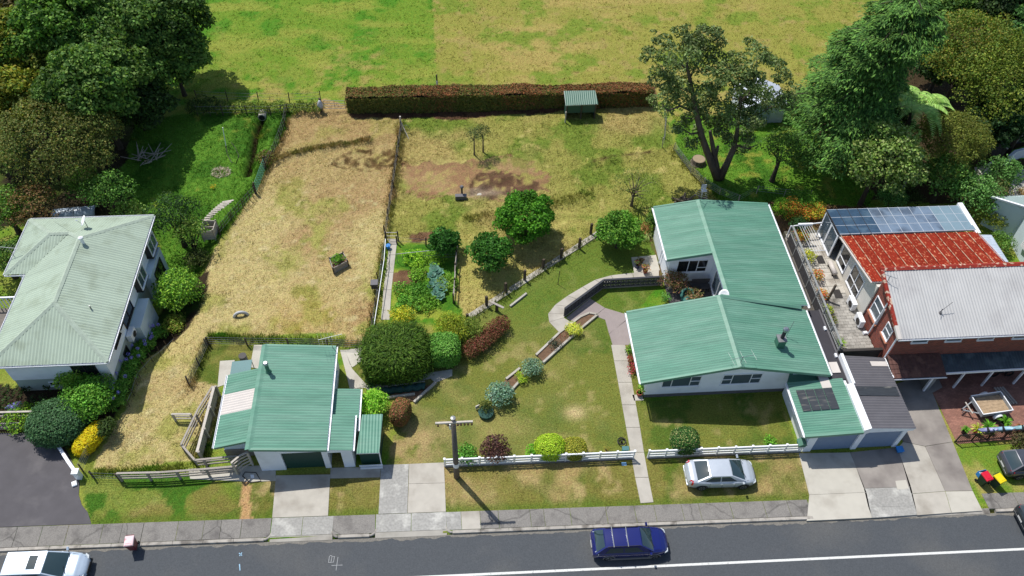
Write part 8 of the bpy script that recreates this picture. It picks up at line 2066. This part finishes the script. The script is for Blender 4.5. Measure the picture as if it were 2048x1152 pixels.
# the long hedge: a box of leaves with a ragged top
HX0, HX1, HY0, HY1, HH = -10.4, 19.2, 63.55, 65.1, 1.8
t = thing('long_hedge', ((HX0+HX1)/2,64.3,0), 'long clipped hedge with browned top along the back paddock', 'hedge')
N = 42000
x = RNG.uniform(HX0,HX1,N); f = RNG.random(N)
top = f < .5; fr = (f >= .5) & (f < .9); bk_ = f >= .9
y = np.where(top, RNG.uniform(HY0,HY1,N), np.where(fr, HY0, HY1)); z = np.where(top, HH, RNG.uniform(.05,HH,N))
lump = .5*(fbm(x,y+z,1.3,4,71)-.5)+.4*(fbm(x,0*x,4.5,2,73)-.5)
y = y + np.where(fr, -lump-.1*RNG.random(N), np.where(bk_, lump, 0)); z = z + np.where(top, lump*1.2+.12*RNG.random(N)-.06, 0)
nr = np.where(top[:,None], [0,0,1.0], np.where(fr[:,None], [0,-1.0,.25], [0,1.0,.25])) + .5*RNG.normal(size=(N,3))
g_ = tint(N, ((96,104,46),(84,92,40),(120,112,56)), .16); br_ = tint(N, ((138,96,60),(116,84,54),(150,96,58),(104,90,52)), .16)
k_ = sstep(.42,.6,fbm(x,y,2.4,3,88)*.7+.3*sstep(-8,19,x)); pick = RNG.random(N) < np.where(top, .35+.55*k_, k_*.4)
cc = np.where(pick[:,None], br_, g_)*.68
bulk_quads('foliage', leaf_quads(np.stack([x,y,z],1), unit(nr), RNG.uniform(.14,.3,N), .5), MATTE_LEAF, t, cc)
mb = MB()
for k in range(90):
    xx = random.uniform(HX0,HX1); mb.tube([(xx,64.2,0),(xx+random.uniform(-.3,.3),63.9+random.uniform(-.2,.5),1.5)], [.04,.02], 5)
mb.build('stems', BARK_D, t)
MB().box(HX0+.3,HX1-.3,HY0+.35,HY1-.35,.05,HH-.35).build('dark_core', pm('hedge_inner', S(50,40,28), rough=.95, var=.4, scale=8, bump=1.0, bscale=14), t)  # solid dark box: the hedge's inner shade put into colour

# ================================================================== VEGETABLES AND GRASS
cabL = []
for ring, (n_, r_, el) in enumerate(((7,.42,.35),(6,.32,.8),(4,.18,1.2))):
    for k in range(n_):
        a = k*6.283/n_+ring*.4; d = np.array([math.cos(a)*math.cos(el),math.sin(a)*math.cos(el),math.sin(el)]); s_ = np.array([-math.sin(a),math.cos(a),0])
        c0 = d*.04; m_ = d*r_*.6; tip = d*r_+np.array([0,0,-.06]); cabL.append([c0, m_-s_*r_*.42, tip, m_+s_*r_*.42])
cabV = np.array(cabL)
cab0 = None
for k,(x,y) in enumerate(((868,535),(876,549),(866,556),(880,562),(869,570),(877,575),(864,577),(883,582),(872,590),(880,597),(870,545),(886,572))):
    b_ = Pz(x, y)
    lb = 'blue-green cabbage in the vegetable garden row'
    t = thing('cabbage', (b_.x,b_.y,b_.z+.25), lb, 'cabbage', 'cabbages in the vegetable garden', rz=random.uniform(0,6))
    if cab0 is None:
        o = bulk_quads('leaves', cabV*1.25+np.array(t.location), LEAF, t, tint(len(cabV), ((80,116,100),(66,98,84),(96,132,116)), .1)); cab0 = o.data
        st0 = MB().tube([(0,0,-.3),(0,0,.05)], .04, 6).build('stalk', pm('stem_green2', S(130,150,100)), t, local=True).data
    else:
        link('leaves', cab0, None, t); link('stalk', st0, None, t)
    t.scale = (random.uniform(.8,1.2),)*3
for k,(px,r_,cols_,lb) in enumerate((((812,585),1.15,((90,140,44),(70,118,38),(110,160,56)),'leafy potato patch at the left of the vegetable garden'),((845,585),1.0,((80,126,40),(64,106,34)),'leafy green patch in the middle of the vegetable garden'),((815,615),1.1,((96,146,50),(76,120,40)),'leafy green patch behind the yellow flowering shrub'),((850,610),1.0,((110,150,50),(84,124,40)),'leafy green patch left of the golden shrub'),
      ((835,552),.7,((120,160,50),(96,136,44)),'small yellow-green vegetable clump beside the bare soil'),((895,570),.85,((96,130,44),(120,146,56)),'tall grassy patch along the garden board fence'),((830,522),1.1,((140,178,50),(120,160,46)),'bright lime weeds at the top of the vegetable garden'),((870,520),.9,((130,166,50),(104,140,44)),'lime-green weeds under the pipe frame'))):
    shrub('vegetable_patch', px, lb, r_, .45, cols_, cat='vegetables', n=18, cr=.3, size=.15, per_m2=50, maxn=4000, stem=False, jit=.3)

def in_zone(poly, n):
    P_ = np.array(poly); lo, hi = P_.min(0), P_.max(0)
    x = RNG.uniform(lo[0],hi[0],n*2); y = RNG.uniform(lo[1],hi[1],n*2)
    k = inpoly(x,y,poly); return x[k][:n], y[k][:n]
def grass(name, x, y, h0, blades, wid, lean=.7, kcol=1.05, sp=.14):
    z = height(x,y); c = ground_colour(x,y)*kcol
    hh = h0*(.5+fbm(x,y,1.2,3,91))*RNG.uniform(.6,1.3,len(x))
    o = blade_tufts(name, np.stack([x,y,z-.01],1), hh, c, blades=blades, spreadr=sp, wid=wid, lean=lean)
    tag(o, kind='stuff'); return o
x, y = in_zone(Z_HAY, 17000); o = grass('dry_grass', x, y, .065, 5, .02, 2.4, 1.3)
x2, y2 = in_zone(Z_OLIVE, 18000); k = ~inpoly(x2,y2,Z_SOIL); o = grass('paddock_grass', x2[k], y2[k], .08, 5, .024, 2.2, 1.3)
x3, y3 = in_zone([(-48,66),(62,66),(62,92),(-48,92)], 24000); o = grass('field_grass', x3, y3, .08, 4, .035, 2.2, 1.3)
x4, y4 = in_zone(Z_YARD, 8000); k = segdist(x4,y4,TRENCH) > .5; o = grass('yard_grass', x4[k], y4[k], .10, 5, .022, 2.0, 1.3)
x5, y5 = in_zone(Z_RGREEN, 9000); o = grass('shade_grass', x5, y5, .09, 4, .022, 2.0, 1.3)
def clear(x, y):
    k = np.ones(len(x), bool)
    for o_ in bpy.data.objects:
        if o_.name.startswith(('slab','patch_slab')) and o_.type == 'MESH':
            vs_ = np.array([v.co[:] for v in o_.data.vertices])+np.array(offset_of(o_)); lo, hi = vs_.min(0), vs_.max(0)
            n_ = len(vs_)//2
            k &= ~inpoly(x, y, [tuple(q) for q in vs_[:n_,:2]])
    return k
xl, yl = in_zone(Z_LAWN, 26000); k = clear(xl,yl); o = grass('lawn_grass', xl[k], yl[k], .035, 3, .018, 2.0, 1.25)
xb, yb = in_zone(Z_BERM, 20000); k = clear(xb,yb) & (yb > path_y(xb)+.02); o = grass('verge_grass', xb[k], yb[k], .04, 3, .018, 2.0, 1.25)
# long grass under fences, along banks and the ditch
def line_pts(px, n, w_):
    g = [P(*q) for q in px]; pts = along([p for p in g], n=max(2,n-1)); a = np.array([[p.x,p.y] for p in pts])
    return a[:,0]+RNG.normal(size=len(a))*w_, a[:,1]+RNG.normal(size=len(a))*w_
X_, Y_ = [], []
for px, n_, w_ in (([(574,226),(546,318),(440,470)],900,.3),([(803,250),(797,310),(772,472)],900,.25),([(556,320),(620,300),(742,282)],500,.14),([(770,486),(742,672)],500,.2),([(417,672),(736,690)],700,.2),([(417,680),(380,772)],300,.2),([(935,640),(1195,468)],500,.25),([(190,945),(372,936)],300,.15),([(430,790),(400,930)],500,.3),([(524,236),(494,348)],500,.45),([(930,440),(1040,425),(1185,388)],500,.3),([(1347,300),(1440,400)],400,.3)):
    a, b__ = line_pts(px, n_, w_); X_.append(a); Y_.append(b__)
X_, Y_ = np.concatenate(X_), np.concatenate(Y_); o = grass('long_grass', X_, Y_, .24, 6, .02, 1.0, 1.2, .18)
